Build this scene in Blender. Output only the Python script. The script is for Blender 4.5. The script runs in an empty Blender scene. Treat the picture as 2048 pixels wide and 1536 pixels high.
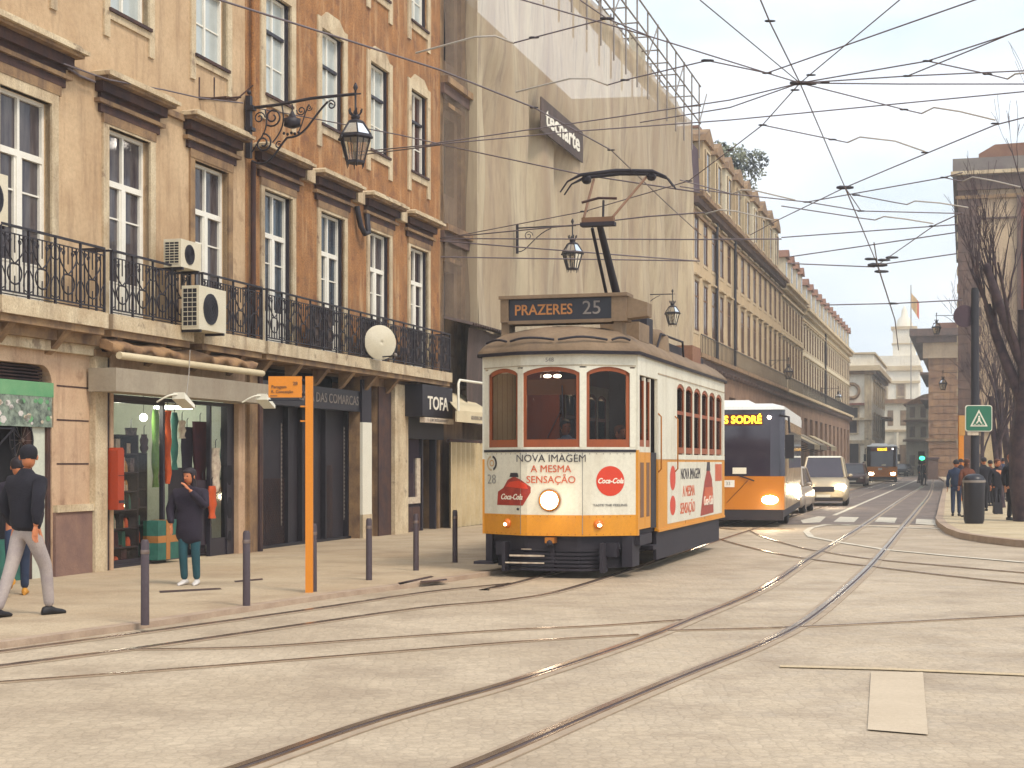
import bpy, math, random
from mathutils import Matrix, Vector, noise
R = math.radians
random.seed(7)
SC = bpy.context.scene
COL = SC.collection
# ---------------------------------------------------------------- survey of the street (metres, camera eye at 0,0,1.65 looking along +Y)
FOC, CXP, HZ, EYE = 3100.0, 1024.0, 925.0, 1.65
MS = (1930 - CXP) / FOC                      # street direction: dX/dY
NS = math.hypot(MS, 1)
U = Vector((MS / NS, 1 / NS, 0))             # along the street, away
OUT = Vector((1 / NS, -MS / NS, 0))          # from the left facades towards the street
Y0 = EYE * FOC / (1097 - HZ); X0 = (600 - CXP) / FOC * Y0
P0 = Vector((X0, Y0, 0))
FROT = math.atan2(1, MS)
def G(x, y, z=0.0):
    Y = (EYE - z) * FOC / (y - HZ); return Vector(((x - CXP) / FOC * Y, Y, z))
def W(x, y, Y):
    return Vector(((x - CXP) / FOC * Y, Y, EYE + (HZ - y) / FOC * Y))
def WH(x, y, h):
    return W(x, y, (h - EYE) * FOC / (HZ - y))
def F(x, y, off=0.0):
    Y = (X0 - MS * Y0 + off * NS) / ((x - CXP) / FOC - MS)
    return (Y - Y0) * NS - off * MS + off * MS * 0 + off * 0, EYE + (HZ - y) / FOC * Y
def S(x, off=0.0):
    Y = (X0 - MS * Y0 + off * NS) / ((x - CXP) / FOC - MS)
    return (Vector(((x - CXP) / FOC * Y, Y, 0)) - P0).dot(U)
def ZF(x, y, off=0.0):
    Y = (X0 - MS * Y0 + off * NS) / ((x - CXP) / FOC - MS)
    return EYE + (HZ - y) / FOC * Y

# ---------------------------------------------------------------- materials
def lin(c):
    if isinstance(c, str):
        c = tuple(int(c[i:i+2], 16) / 255 for i in (0, 2, 4))
        c = tuple(v / 12.92 if v <= .04045 else ((v + .055) / 1.055) ** 2.4 for v in c)
    return tuple(c)
MATS = {}
def mat(name, c, rough=.8, c2=None, scale=3.0, amt=.5, bump=0.0, bscale=40.0, metal=0.0, emit=0.0, streak=None, streak_amt=.5, alpha=1.0, spec=.5, stretch=(1, 1, 1), fine=.12, patch=None):
    m = bpy.data.materials.new(name); m.use_nodes = True
    nt = m.node_tree; n = nt.nodes; L = nt.links
    b = n['Principled BSDF']; out = n['Material Output']
    c = lin(c); c2 = lin(c2) if c2 else tuple(v * .72 for v in c)
    b.inputs['Roughness'].default_value = rough; b.inputs['Metallic'].default_value = metal
    b.inputs['Specular IOR Level'].default_value = spec
    tc = n.new('ShaderNodeTexCoord'); mp = n.new('ShaderNodeMapping'); mp.inputs['Scale'].default_value = stretch
    L.new(tc.outputs['Object'], mp.inputs['Vector'])
    def noise(s, det=5, ro=.6, vec=None):
        t = n.new('ShaderNodeTexNoise'); t.inputs['Scale'].default_value = s; t.inputs['Detail'].default_value = det
        t.inputs['Roughness'].default_value = ro; L.new((vec or mp.outputs['Vector']), t.inputs['Vector']); return t.outputs['Fac']
    def ramp(f, a, z):
        r = n.new('ShaderNodeMapRange'); r.inputs['From Min'].default_value = a; r.inputs['From Max'].default_value = z
        L.new(f, r.inputs['Value']); return r.outputs['Result']
    def mix(f, A, B, mode='MIX'):
        x = n.new('ShaderNodeMix'); x.data_type = 'RGBA'; x.blend_type = mode
        if isinstance(f, float): x.inputs['Factor'].default_value = f
        else: L.new(f, x.inputs['Factor'])
        for k, v in ((6, A), (7, B)):
            if isinstance(v, tuple): x.inputs[k].default_value = (*v, 1)
            else: L.new(v, x.inputs[k])
        return x.outputs[2]
    def mul(f, k):
        x = n.new('ShaderNodeMath'); x.operation = 'MULTIPLY'; L.new(f, x.inputs[0]); x.inputs[1].default_value = k; return x.outputs[0]
    col = mix(mul(ramp(noise(scale), .35, .7), amt), c, c2)
    if fine: col = mix(mul(ramp(noise(scale * 14, 3), .4, .75), fine * 2), col, tuple(v * .6 for v in c2))
    if streak:
        mp2 = n.new('ShaderNodeMapping'); mp2.inputs['Scale'].default_value = (2.2, 2.2, .28); L.new(tc.outputs['Object'], mp2.inputs['Vector'])
        col = mix(mul(ramp(noise(1.6, 6, .65, mp2.outputs['Vector']), .5, .72), streak_amt), col, lin(streak))
    if patch:
        pc, ps, pa, lo, hi = patch
        col = mix(mul(ramp(noise(ps, 7, .62), lo, hi), pa), col, lin(pc))
    L.new(col, b.inputs['Base Color'])
    if bump:
        bp = n.new('ShaderNodeBump'); bp.inputs['Strength'].default_value = bump; bp.inputs['Distance'].default_value = .02
        L.new(noise(bscale, 4), bp.inputs['Height']); L.new(bp.outputs['Normal'], b.inputs['Normal'])
    if emit:
        L.new(col, b.inputs['Emission Color']); b.inputs['Emission Strength'].default_value = emit
    if alpha < 1: b.inputs['Alpha'].default_value = alpha
    MATS[name] = m; return m
def glass(name, tint, clear=.7, rough=.04, ior=1.5):
    m = bpy.data.materials.new(name); m.use_nodes = True; nt = m.node_tree; n = nt.nodes; L = nt.links
    n.remove(n['Principled BSDF'])
    t = n.new('ShaderNodeBsdfTransparent'); t.inputs['Color'].default_value = (*[v ** .5 for v in lin(tint)], 1)
    g = n.new('ShaderNodeBsdfGlossy'); g.inputs['Roughness'].default_value = rough; g.inputs['Color'].default_value = (.9, .92, .95, 1)
    fr = n.new('ShaderNodeFresnel'); fr.inputs['IOR'].default_value = ior
    mx = n.new('ShaderNodeMath'); mx.operation = 'ADD'; mx.inputs[1].default_value = (1 - clear) * .25; L.new(fr.outputs[0], mx.inputs[0])
    x = n.new('ShaderNodeMixShader'); L.new(mx.outputs[0], x.inputs[0]); L.new(t.outputs[0], x.inputs[1]); L.new(g.outputs[0], x.inputs[2])
    L.new(x.outputs[0], n['Material Output'].inputs['Surface']); MATS[name] = m

mat('cream_wall', 'ccb08c', .9, 'ad8d6a', 1.0, .8, .3, 30, streak='7d6048', streak_amt=.6, fine=.15, patch=('8f7054', 1.4, .55, .60, .66))
mat('orange_wall', 'b27c48', .9, '835a38', 2.0, 1.0, .4, 30, streak='c9a87e', streak_amt=.7, fine=.45, patch=('704630', 1.8, .6, .56, .62))
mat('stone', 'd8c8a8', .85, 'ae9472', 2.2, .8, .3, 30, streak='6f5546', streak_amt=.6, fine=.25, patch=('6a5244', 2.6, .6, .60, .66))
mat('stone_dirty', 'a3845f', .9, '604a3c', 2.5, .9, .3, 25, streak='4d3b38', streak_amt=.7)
mat('lintel', '55392e', .9, '2a1f28', 3, .9, .3, 25, streak='2c2028', streak_amt=.8)  # dark brown, deepened to paint in the shade under pediment slabs
mat('ground_stone', 'ceb090', .9, 'b08c70', 1.5, .8, .3, 40, streak='7d5c4a', streak_amt=.6, patch=('86644e', 2.2, .5, .58, .66))
mat('plinth', '8d6f60', .9, '6e5450', 3, .8, .3, 25)
mat('white_frame', 'f0ece0', .5, 'd8d2c2', 4, .4)
mat('dark_frame', '1e1a28', .5, '2c2430', 4, .4)
mat('pane_dark', '1f1a24', .08, '44343a', 1.6, .8, fine=0, spec=.4)
mat('pane_brown', '352428', .08, '583c36', 2.6, .9, fine=0, spec=.4)
mat('pane_curtain', '5c5656', .1, '282230', 2.2, 1.0, fine=0, spec=.4, stretch=(4, 1, .6))
mat('pane_blue', '42505c', .08, '201c2a', 1.2, 1.0, fine=0, spec=.5)
mat('pane_pale', 'b9c0bd', .12, '9fa7a6', 2, .6, fine=0, spec=.7)
mat('iron', '15121c', .55, '342a36', 8, .5)
mat('black', '14111c', .6, '1e1826', 5, .5)
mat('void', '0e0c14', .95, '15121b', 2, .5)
mat('shutter_mesh', '1b1722', .7, '30262e', 2, .6, .3, 60)
mat('ac_white', 'd8cfb8', .5, 'c5b896', 3, .5)
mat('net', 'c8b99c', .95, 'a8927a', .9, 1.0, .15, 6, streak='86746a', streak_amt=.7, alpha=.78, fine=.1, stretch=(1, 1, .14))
mat('net_pale', 'c3bba6', .95, 'b3a892', .3, .8, .1, 6, streak='a3968a', streak_amt=.4, fine=.08)
mat('net_dark', '554842', .95, '3a3032', .8, .8, .2, 8, streak='7d665c', streak_amt=.4)
mat('old_wall', 'a88e70', .95, '6d564c', 1.2, .9, .3, 20, streak='4a3a3e', streak_amt=.6)
mat('yellow_wall', 'ccb692', .9, 'ae9470', .5, .7, .1, 10, streak='8d6a44', streak_amt=.4)
mat('buff_wall', 'cfbf9c', .9, 'b59f7c', .5, .7, .1, 10, streak='9a7850', streak_amt=.4)
mat('pale_wall', 'e2d8be', .9, 'd0c2a0', .3, .7, .1, 8, streak='a08a68', streak_amt=.35)
mat('far_stone', 'f3ecdc', .9, 'e4d9c0', .25, .6, .1, 8, streak='c2b08e', streak_amt=.3)
mat('far_trim', 'd8c7a4', .9, 'b89c76', .5, .7)
mat('arcade', '9c7c62', .95, '6d5348', .8, .9, .3, 8, streak='523e3c', streak_amt=.5)
mat('brown_stone', 'a8835f', .95, '7d5b48', .8, .9, .3, 6, streak='5a4038', streak_amt=.5)
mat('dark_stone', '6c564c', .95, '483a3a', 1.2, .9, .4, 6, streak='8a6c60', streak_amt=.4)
mat('plaster', 'c4ae90', .95, '9c8470', .5, .8, .1, 8, streak='8d6a4c', streak_amt=.4)
mat('red_plaster', '7d4230', .95, '5c3230', .6, .8, .1, 8)
mat('roof_tile', '8c664e', .9, '6f473c', 1.2, .9, .5, 10)
mat('roof_dark', '54404a', .9, '3a2e38', 1, .8, .3, 10)
mat('copper', '857f76', .8, '65585a', 1, .9)
mat('paint_white', 'e4e0cf', .45, 'd6d0bc', 2, .35, fine=.05)
mat('tram_cream', 'dedac8', .45, 'cfc9b4', 1.5, .6, fine=.12, streak='ac9f86', streak_amt=.4)
mat('tram_yellow', 'd8921c', .4, 'c47c14', 1.5, .5, fine=.08, streak='a8691c', streak_amt=.3)
mat('tram_wood', '9a4c1c', .5, '78381a', 4, .6, stretch=(1, 1, .3))
mat('tram_roof', '8a745c', .85, '66533f', 1.5, .8, .2, 30, streak='5d4b44', streak_amt=.4)
mat('tram_dark', '1c1824', .7, '292029', 3, .7, .2, 30)
mat('brass', 'b8742c', .35, '8d5520', 5, .4, metal=.5)
mat('orange_lens', 'e07a28', .2, 'c86018', 5, .3)
mat('ad_red', 'cf3a1c', .4, 'c23418', 2, .3, fine=.03)
mat('ad_dark_red', '8a2418', .4, 'b43a24', 12, .8)
mat('ad_black', '2a2430', .4)
mat('ad_orange', 'cc5a30', .4)
mat('ad_grey', '8d8a84', .4)
mat('ad_text_white', 'eee6d4', .4, fine=0)
mat('sign_amber', 'b5773c', .5, fine=.05)
mat('sign_grey', '8a8078', .5)
mat('head_lamp', 'fff0d0', .4, 'fff0d0', emit=40.0, fine=0)
mat('lamp_lit', 'fff2d8', .4, 'fff2d8', emit=9.0, fine=0)
mat('lamp_warm', 'ffd79a', .4, 'ffd79a', emit=9.0, fine=0)
mat('lamp_small', 'ffc890', .4, 'ffc890', emit=4.0, fine=0)
mat('tube_lit', 'f4fff0', .4, 'f4fff0', emit=5.0, fine=0)
mat('led', 'ffc02a', .5, 'ffb020', emit=2.6, fine=0)
mat('led_back', '5a1c10', .5, '7a2810', 20, .6)
mat('green_lit', '3cf09a', .5, '3cf09a', emit=3.0, fine=0)
mat('bus_yellow', 'b8700c', .35, 'a86408', 1.2, .4, fine=.04)
mat('bus_white', 'e4e4e0', .4, 'd4d2cc', 1.5, .4)
mat('bus_side', 'b49a76', .25, '8a7058', 1.2, .8, spec=.8)
mat('bus_glass', '2c2635', .08, '3d3440', 1, .6, spec=.8, fine=0)
mat('stop_yellow', 'd88416', .45, 'd08016', 2, .4, fine=.08)
mat('red_box', 'a83c1c', .5, '943418', 2, .4)
mat('sign_navy', '13121e', .4, '262430', 3, .4)
mat('canvas', 'a69a86', .9, '8c8070', 1.5, .7, .2, 30, streak='86705e', streak_amt=.4)
mat('awning', 'd2c3a2', .9, 'bfae8a', 2, .5)
mat('folded_canvas', 'a8845c', .9, '6d5242', 4, .9, .4, 20)
mat('hoarding', 'c8b691', .8, 'ad976f', 1.5, .6, .1, 20, streak='9a8262', streak_amt=.35)
mat('poster_green', '5d9a6c', .5, '86b080', 3, .6)
mat('poster_dark', '243038', .5, 'a8b8a4', 9, 1.0, fine=.5)
mat('shop_white', 'cdd0c0', .8, 'b5b6a6', 1.5, .5)
mat('shop_dark', '2c2632', .9, '44363e', 3, .8)
mat('goods_mix', '9a8a88', .8, '3c3040', 14, 1.0, fine=.6)
mat('goods_green', '6a9a3c', .7, '8ab85a', 10, .8)
mat('goods_teal', '2c6a5c', .7, '1f4a48', 8, .7)
mat('goods_orange', 'cc5520', .7, 'b04418', 10, .7)
mat('goods_pale', 'd8ccb4', .7, 'a08878', 12, .9)
mat('goods_maroon', '4c2028', .8, '30182a', 8, .7)
mat('box_tan', 'b0763c', .8)
mat('steel', '8f8078', .28, '6d5c54', 6, .7, metal=.7)
mat('rail_steel', 'b8a490', .22, '8a7262', 3, .6, metal=.85)
mat('rail_bed', 'a8967f', .8, '917d6a', 4, .8, .3, 30)
mat('groove', '4a3c3c', .8)
mat('bollard', '4a3d42', .5, '3a3038', 6, .5)
mat('skin', 'c07850', .5, 'b06a44', 8, .3, fine=.03)
mat('skin_pale', 'c88a66', .5, 'b87854', 8, .3, fine=.03)
mat('navy_cloth', '14121d', .9, '1e1b28', 8, .6, .3, 60)
mat('plum_cloth', '28202f', .9, '1f1928', 8, .6, .3, 60)
mat('black_cloth', '100f16', .9, '221e2a', 8, .6, .3, 60)
mat('jeans_grey', 'b0a49c', .9, '8f8486', 5, .8, .3, 60)
mat('jeans_teal', '24505a', .9, '1b4048', 8, .6, .3, 60)
mat('brown_cloth', '6d3c28', .9, '4a2a22', 8, .6)
mat('blue_cloth', '2c3a55', .9, '22293c', 8, .6)
mat('green_cloth', '2f7a56', .9)
mat('sky_cloth', '7f98c8', .9)
mat('hair_dark', '1f1820', .7, '2c2026', 20, .5)
mat('hair_brown', '5c3524', .7, '472a20', 20, .5)
mat('hair_ginger', '9a5a34', .7, '7d4428', 20, .5)
mat('shoe_white', 'd8d2cc', .6)
mat('shoe_black', '15131a', .6)
mat('shoe_orange', 'c88a28', .6)
mat('rubber', '1b171e', .85)
mat('car_silver', 'b5a898', .3, 'a09284', 2, .4, metal=.3)
mat('car_cream', 'b3a58c', .3, '9c8e78', 2, .4, metal=.2)
mat('car_maroon', '5a3230', .3, '4a2828', 2, .4)
mat('bark', '2e2430', .95, '5c4846', 4, .8, .6, 20)
mat('leaf', '6a7058', .9, '8a8a6c', 6, .9)
mat('leaf_dark', '33403c', .9, '28303a', 6, .9)
mat('sign_green', '1d6e52', .45, '185e48', 2, .4, fine=.03)
mat('wire', '6a5f64', .6)
mat('wire_pale', 'a8a096', .6)
mat('flag_red', 'd0562c', .8)
mat('flag_pale', 'd8b070', .8)
mat('gold', 'c8944c', .6, 'a87838', 3, .5)
glass('clear_glass', 'e4e0da', .97, ior=1.08)
glass('tram_glass', 'b0a8a0', .96, ior=1.10)
glass('lantern_glass', 'e8e4d8', .5, .15)

def ground_mat(name, c, c2, c3, cell=9.0, bump=.5, gap=.55, patch=.25):
    m = bpy.data.materials.new(name); m.use_nodes = True; nt = m.node_tree; n = nt.nodes; L = nt.links; b = n['Principled BSDF']
    tc = n.new('ShaderNodeTexCoord'); 
    def nz(s, d=5, vec=None):
        t = n.new('ShaderNodeTexNoise'); t.inputs['Scale'].default_value = s; t.inputs['Detail'].default_value = d; L.new(vec or tc.outputs['Object'], t.inputs['Vector']); return t.outputs['Fac']
    def rg(f, a, z, lo=0, hi=1):
        r = n.new('ShaderNodeMapRange'); r.inputs['From Min'].default_value = a; r.inputs['From Max'].default_value = z; r.inputs['To Min'].default_value = lo; r.inputs['To Max'].default_value = hi
        L.new(f, r.inputs['Value']); return r.outputs['Result']
    def mix(f, A, B, mode='MIX'):
        x = n.new('ShaderNodeMix'); x.data_type = 'RGBA'; x.blend_type = mode
        if isinstance(f, float): x.inputs['Factor'].default_value = f
        else: L.new(f, x.inputs['Factor'])
        for k, v in ((6, A), (7, B)):
            if isinstance(v, tuple): x.inputs[k].default_value = (*v, 1)
            else: L.new(v, x.inputs[k])
        return x.outputs[2]
    v = n.new('ShaderNodeTexVoronoi'); v.inputs['Scale'].default_value = cell; v.inputs['Randomness'].default_value = .55; L.new(tc.outputs['Object'], v.inputs['Vector'])
    ve = n.new('ShaderNodeTexVoronoi'); ve.feature = 'DISTANCE_TO_EDGE'; ve.inputs['Scale'].default_value = cell; ve.inputs['Randomness'].default_value = .55; L.new(tc.outputs['Object'], ve.inputs['Vector'])
    sep = n.new('ShaderNodeSeparateColor'); L.new(v.outputs['Color'], sep.inputs[0])
    col = mix(rg(nz(.35, 6), .35, .68), lin(c), lin(c2))
    col = mix(rg(nz(1.1, 7), .45, .75, 0, .75), col, lin(c3))
    col = mix(rg(sep.outputs[0], 0, 1, 0, patch), col, tuple(x * .55 for x in lin(c3)))
    col = mix(rg(ve.outputs['Distance'], 0, .12, gap, 0), col, tuple(x * .38 for x in lin(c3)))
    col = mix(rg(nz(60, 3), .45, .8, 0, .35), col, tuple(x * .5 for x in lin(c3)))
    L.new(col, b.inputs['Base Color']); 
    L.new(rg(nz(2.5, 4), .3, .7, .55, .85), b.inputs['Roughness']); b.inputs['Specular IOR Level'].default_value = .35
    bp = n.new('ShaderNodeBump'); bp.inputs['Strength'].default_value = bump; bp.inputs['Distance'].default_value = .012
    L.new(rg(ve.outputs['Distance'], 0, .2, 0, 1), bp.inputs['Height']); L.new(bp.outputs['Normal'], b.inputs['Normal']); MATS[name] = m
ground_mat('cobble', 'c2b199', 'ae9c84', '94826e', 11.5, .3, .2, .18)
ground_mat('asphalt', '8a7a6e', '766860', '5f5452', 22.0, .3, .25, .2)
ground_mat('pavement_sand', 'c4b296', 'b39d80', '9a846c', 17.0, .25, .16, .12)
ground_mat('pavement_pale', 'cdbd9c', 'c0ac88', 'a58f70', 12.0, .3, .22, .14)
mat('kerb_stone', 'b09a84', .85, '8f7866', 3, .7, .3, 30)
mat('road_paint', 'ddd6c4', .7, 'b8ac98', 3, .8, .2, 40, fine=.3)
mat('road_paint_worn', 'c2ac88', .85, 'b8a88e', 2, .9, .2, 40, fine=.3)
mat('patch', 'bfae96', .85, 'b09e86', 2, .7, .2, 60)

# ---------------------------------------------------------------- mesh builder
class MB:
    def __init__(s, M=None):
        s.v = []; s.f = []; s.mi = []; s.mats = []; s.M = M or Matrix(); s.fn = None; s.m = 'stone'; s.sm = []; s.smooth = False
    def mat(s, m): s.m = m; return s
    def add(s, vs, fs):
        if s.m not in s.mats: s.mats.append(s.m)
        k = s.mats.index(s.m); o = len(s.v)
        for p in vs:
            p = Vector(p)
            if s.fn: p = Vector(s.fn(p))
            s.v.append(s.M @ p)
        for f in fs: s.f.append([i + o for i in f]); s.mi.append(k); s.sm.append(s.smooth)
        return s
    def box(s, x0, x1, y0, y1, z0, z1, m=None):
        if m: s.m = m
        return s.add([(x0, y0, z0), (x1, y0, z0), (x1, y1, z0), (x0, y1, z0), (x0, y0, z1), (x1, y0, z1), (x1, y1, z1), (x0, y1, z1)],
                     [(0, 3, 2, 1), (4, 5, 6, 7), (0, 1, 5, 4), (1, 2, 6, 5), (2, 3, 7, 6), (3, 0, 4, 7)])
    def hexa(s, b, t, m=None):
        if m: s.m = m
        return s.add(list(b) + list(t), [(0, 3, 2, 1), (4, 5, 6, 7), (0, 1, 5, 4), (1, 2, 6, 5), (2, 3, 7, 6), (3, 0, 4, 7)])
    def poly(s, pts, m=None):
        if m: s.m = m
        return s.add(pts, [tuple(range(len(pts)))])
    def prism(s, pts, axis, a, b, m=None):
        """2D outline extruded along axis from a to b; pts in the other two axes (in xyz order)"""
        if m: s.m = m
        def P(p, t):
            return {'x': (t, p[0], p[1]), 'y': (p[0], t, p[1]), 'z': (p[0], p[1], t)}[axis]
        n = len(pts)
        return s.add([P(p, a) for p in pts] + [P(p, b) for p in pts],
                     [tuple(range(n))[::-1], tuple(range(n, 2 * n))] + [(i, (i + 1) % n, n + (i + 1) % n, n + i) for i in range(n)])
    def rings(s, rings, m=None, cap=True, smooth=True, closed=True):
        if m: s.m = m
        n = len(rings[0]); vs = [p for r in rings for p in r]; fs = []
        for i in range(len(rings) - 1):
            for j in range(n if closed else n - 1):
                k = (j + 1) % n; fs.append((i * n + j, i * n + k, (i + 1) * n + k, (i + 1) * n + j))
        s.smooth = smooth; s.add(vs, fs); s.smooth = False
        if cap: s.add(rings[0], [tuple(range(n))[::-1]]); s.add(rings[-1], [tuple(range(n))])
        return s
    def tube(s, pts, r, m=None, sides=5, cap=True):
        if m: s.m = m
        pts = [Vector(p) for p in pts]; rr = r if isinstance(r, (list, tuple)) else [r] * len(pts); R_ = []
        up = None
        for i, p in enumerate(pts):
            t = (pts[min(i + 1, len(pts) - 1)] - pts[max(i - 1, 0)])
            if t.length < 1e-9: t = Vector((0, 0, 1))
            t.normalize()
            if up is None:
                a = Vector((0, 0, 1)) if abs(t.z) < .9 else Vector((1, 0, 0)); up = (a - t * a.dot(t)).normalized()
            else:
                up = up - t * up.dot(t); up = up.normalized() if up.length > 1e-6 else t.orthogonal().normalized()
            q = t.cross(up)
            R_.append([p + (up * math.cos(2 * math.pi * k / sides) + q * math.sin(2 * math.pi * k / sides)) * rr[i] for k in range(sides)])
        return s.rings(R_, cap=cap)
    def lathe(s, prof, c=(0, 0, 0), sides=12, m=None, axis='z', smooth=True, rot=0.0):
        if m: s.m = m
        R_ = []
        for r, h in prof:
            ring = []
            for k in range(sides):
                a = 2 * math.pi * k / sides + rot; x, y = r * math.cos(a), r * math.sin(a)
                p = {'z': (x, y, h), 'y': (x, h, y), 'x': (h, x, y)}[axis]
                ring.append((p[0] + c[0], p[1] + c[1], p[2] + c[2]))
            R_.append(ring)
        return s.rings(R_, smooth=smooth)
    def ball(s, c, r, m=None, seg=10, rng=7, sc=(1, 1, 1)):
        if m: s.m = m
        R_ = []
        for i in range(rng + 1):
            t = math.pi * i / rng; R_.append([(c[0] + r * sc[0] * max(math.sin(t), .02) * math.cos(2 * math.pi * k / seg), c[1] + r * sc[1] * max(math.sin(t), .02) * math.sin(2 * math.pi * k / seg), c[2] - r * sc[2] * math.cos(t)) for k in range(seg)])
        return s.rings(R_)
    def text(s, txt, size, org, xd, ud, m=None, ext=.004, align='CENTER', shear=0, bold=0.0, sx=1.0):
        if m: s.m = m
        cu = bpy.data.curves.new('t', 'FONT'); cu.body = txt; cu.size = size; cu.extrude = ext; cu.align_x = align; cu.align_y = 'CENTER'; cu.shear = shear; cu.offset = bold; cu.resolution_u = 3
        o = bpy.data.objects.new('t', cu); COL.objects.link(o); bpy.context.view_layer.update()
        me = bpy.data.meshes.new_from_object(o.evaluated_get(bpy.context.evaluated_depsgraph_get()))
        xd = Vector(xd).normalized(); ud = Vector(ud).normalized(); nd = xd.cross(ud); org = Vector(org)
        s.add([org + xd * v.co.x * sx + ud * v.co.y + nd * v.co.z for v in me.vertices], [tuple(p.vertices) for p in me.polygons])
        bpy.data.objects.remove(o); bpy.data.curves.remove(cu); bpy.data.meshes.remove(me); return s
    def frame(s, x0, x1, z0, z1, w, y0, y1, m=None):
        s.box(x0, x0 + w, y0, y1, z0, z1, m); s.box(x1 - w, x1, y0, y1, z0, z1); s.box(x0 + w, x1 - w, y0, y1, z0, z0 + w); return s.box(x0 + w, x1 - w, y0, y1, z1 - w, z1)
    def mesh(s, name):
        me = bpy.data.meshes.new(name); me.from_pydata([tuple(v) for v in s.v], [], s.f)
        for m in s.mats: me.materials.append(MATS[m])
        me.polygons.foreach_set('material_index', s.mi); me.polygons.foreach_set('use_smooth', s.sm); me.update(); return me
    def build(s, name, parent=None, me=None, loc=None, **tags):
        o = bpy.data.objects.new(name, me or s.mesh(name)); COL.objects.link(o)
        if parent: o.parent = parent
        if loc is not None: o.location = loc
        if tags: tag(o, **tags)
        return o
def tag(o, label=None, cat=None, group=None, kind=None):
    if label: o['label'] = label
    if cat: o['category'] = cat
    if group: o['group'] = group
    if kind: o['kind'] = kind
    return o
def thing(name, label, cat, loc=(0, 0, 0), rz=0.0, group=None):
    o = bpy.data.objects.new(name, None); COL.objects.link(o); o.location = loc; o.rotation_euler = (0, 0, rz); o.empty_display_size = .2
    return tag(o, label, cat, group)
def fac_thing(name, label, cat, s, off=0.0, z=0.0, group=None):
    """thing on the left street front: local x along the street (away), local y into the building, z up"""
    p = P0 + U * s + OUT * off; p.z = z
    o = thing(name, label, cat, p, FROT, group); o['_s'] = s; return o
def fm(s_base, off=0.0, z=0.0): return MB(Matrix.Translation((-s_base, off, -z)))
def copy_tree(o, parent=None, loc=None, rz=None, label=None):
    c = o.copy(); COL.objects.link(c); c.parent = parent
    if loc is not None: c.location = loc
    if rz is not None: c.rotation_euler = (0, 0, rz)
    if label: c['label'] = label
    for ch in o.children: copy_tree(ch, c)
    return c
def arc(cx, cz, r, a0, a1, n=12, r1=None):
    r1 = r if r1 is None else r1
    return [(cx + (r + (r1 - r) * i / n) * math.cos(R(a0 + (a1 - a0) * i / n)), cz + (r + (r1 - r) * i / n) * math.sin(R(a0 + (a1 - a0) * i / n))) for i in range(n + 1)]
def bez(p0, p1, p2, p3, n=10):
    return [tuple((1 - t) ** 3 * a + 3 * t * (1 - t) ** 2 * b + 3 * t * t * (1 - t) * c + t ** 3 * d for a, b, c, d in zip(p0, p1, p2, p3)) for t in [i / n for i in range(n + 1)]]
mat('net_veil', '84725f', .95, '66564c', .8, .8, streak='54434a', streak_amt=.5, alpha=.5, fine=.05)
mat('oldtimber', '7a5a44', .9)
# ================================================================ near buildings on the left
def wall_holes(mb, s0, s1, z0, z1, holes, depth=.25, m='cream_wall', y=0.0, reveal=None):
    ss = sorted({s0, s1, *[h[0] for h in holes], *[h[1] for h in holes]}); zs = sorted({z0, z1, *[h[2] for h in holes], *[h[3] for h in holes]})
    ss = [v for v in ss if s0 <= v <= s1]; zs = [v for v in zs if z0 <= v <= z1]
    mb.mat(m)
    for i in range(len(ss) - 1):
        for j in range(len(zs) - 1):
            a, b, c, d = ss[i], ss[i + 1], zs[j], zs[j + 1]; ms, mz = (a + b) / 2, (c + d) / 2
            if not any(h[0] < ms < h[1] and h[2] < mz < h[3] for h in holes):
                mb.add([(a, y, c), (b, y, c), (b, y, d), (a, y, d)], [(0, 1, 2, 3)])
    mb.mat(reveal or m)
    for h in holes:
        a, b, c, d = h[:4]; e = y + depth
        mb.add([(a, y, c), (b, y, c), (b, y, d), (a, y, d), (a, e, c), (b, e, c), (b, e, d), (a, e, d)], [(0, 4, 5, 1), (1, 5, 6, 2), (2, 6, 7, 3), (3, 7, 4, 0)])
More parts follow.
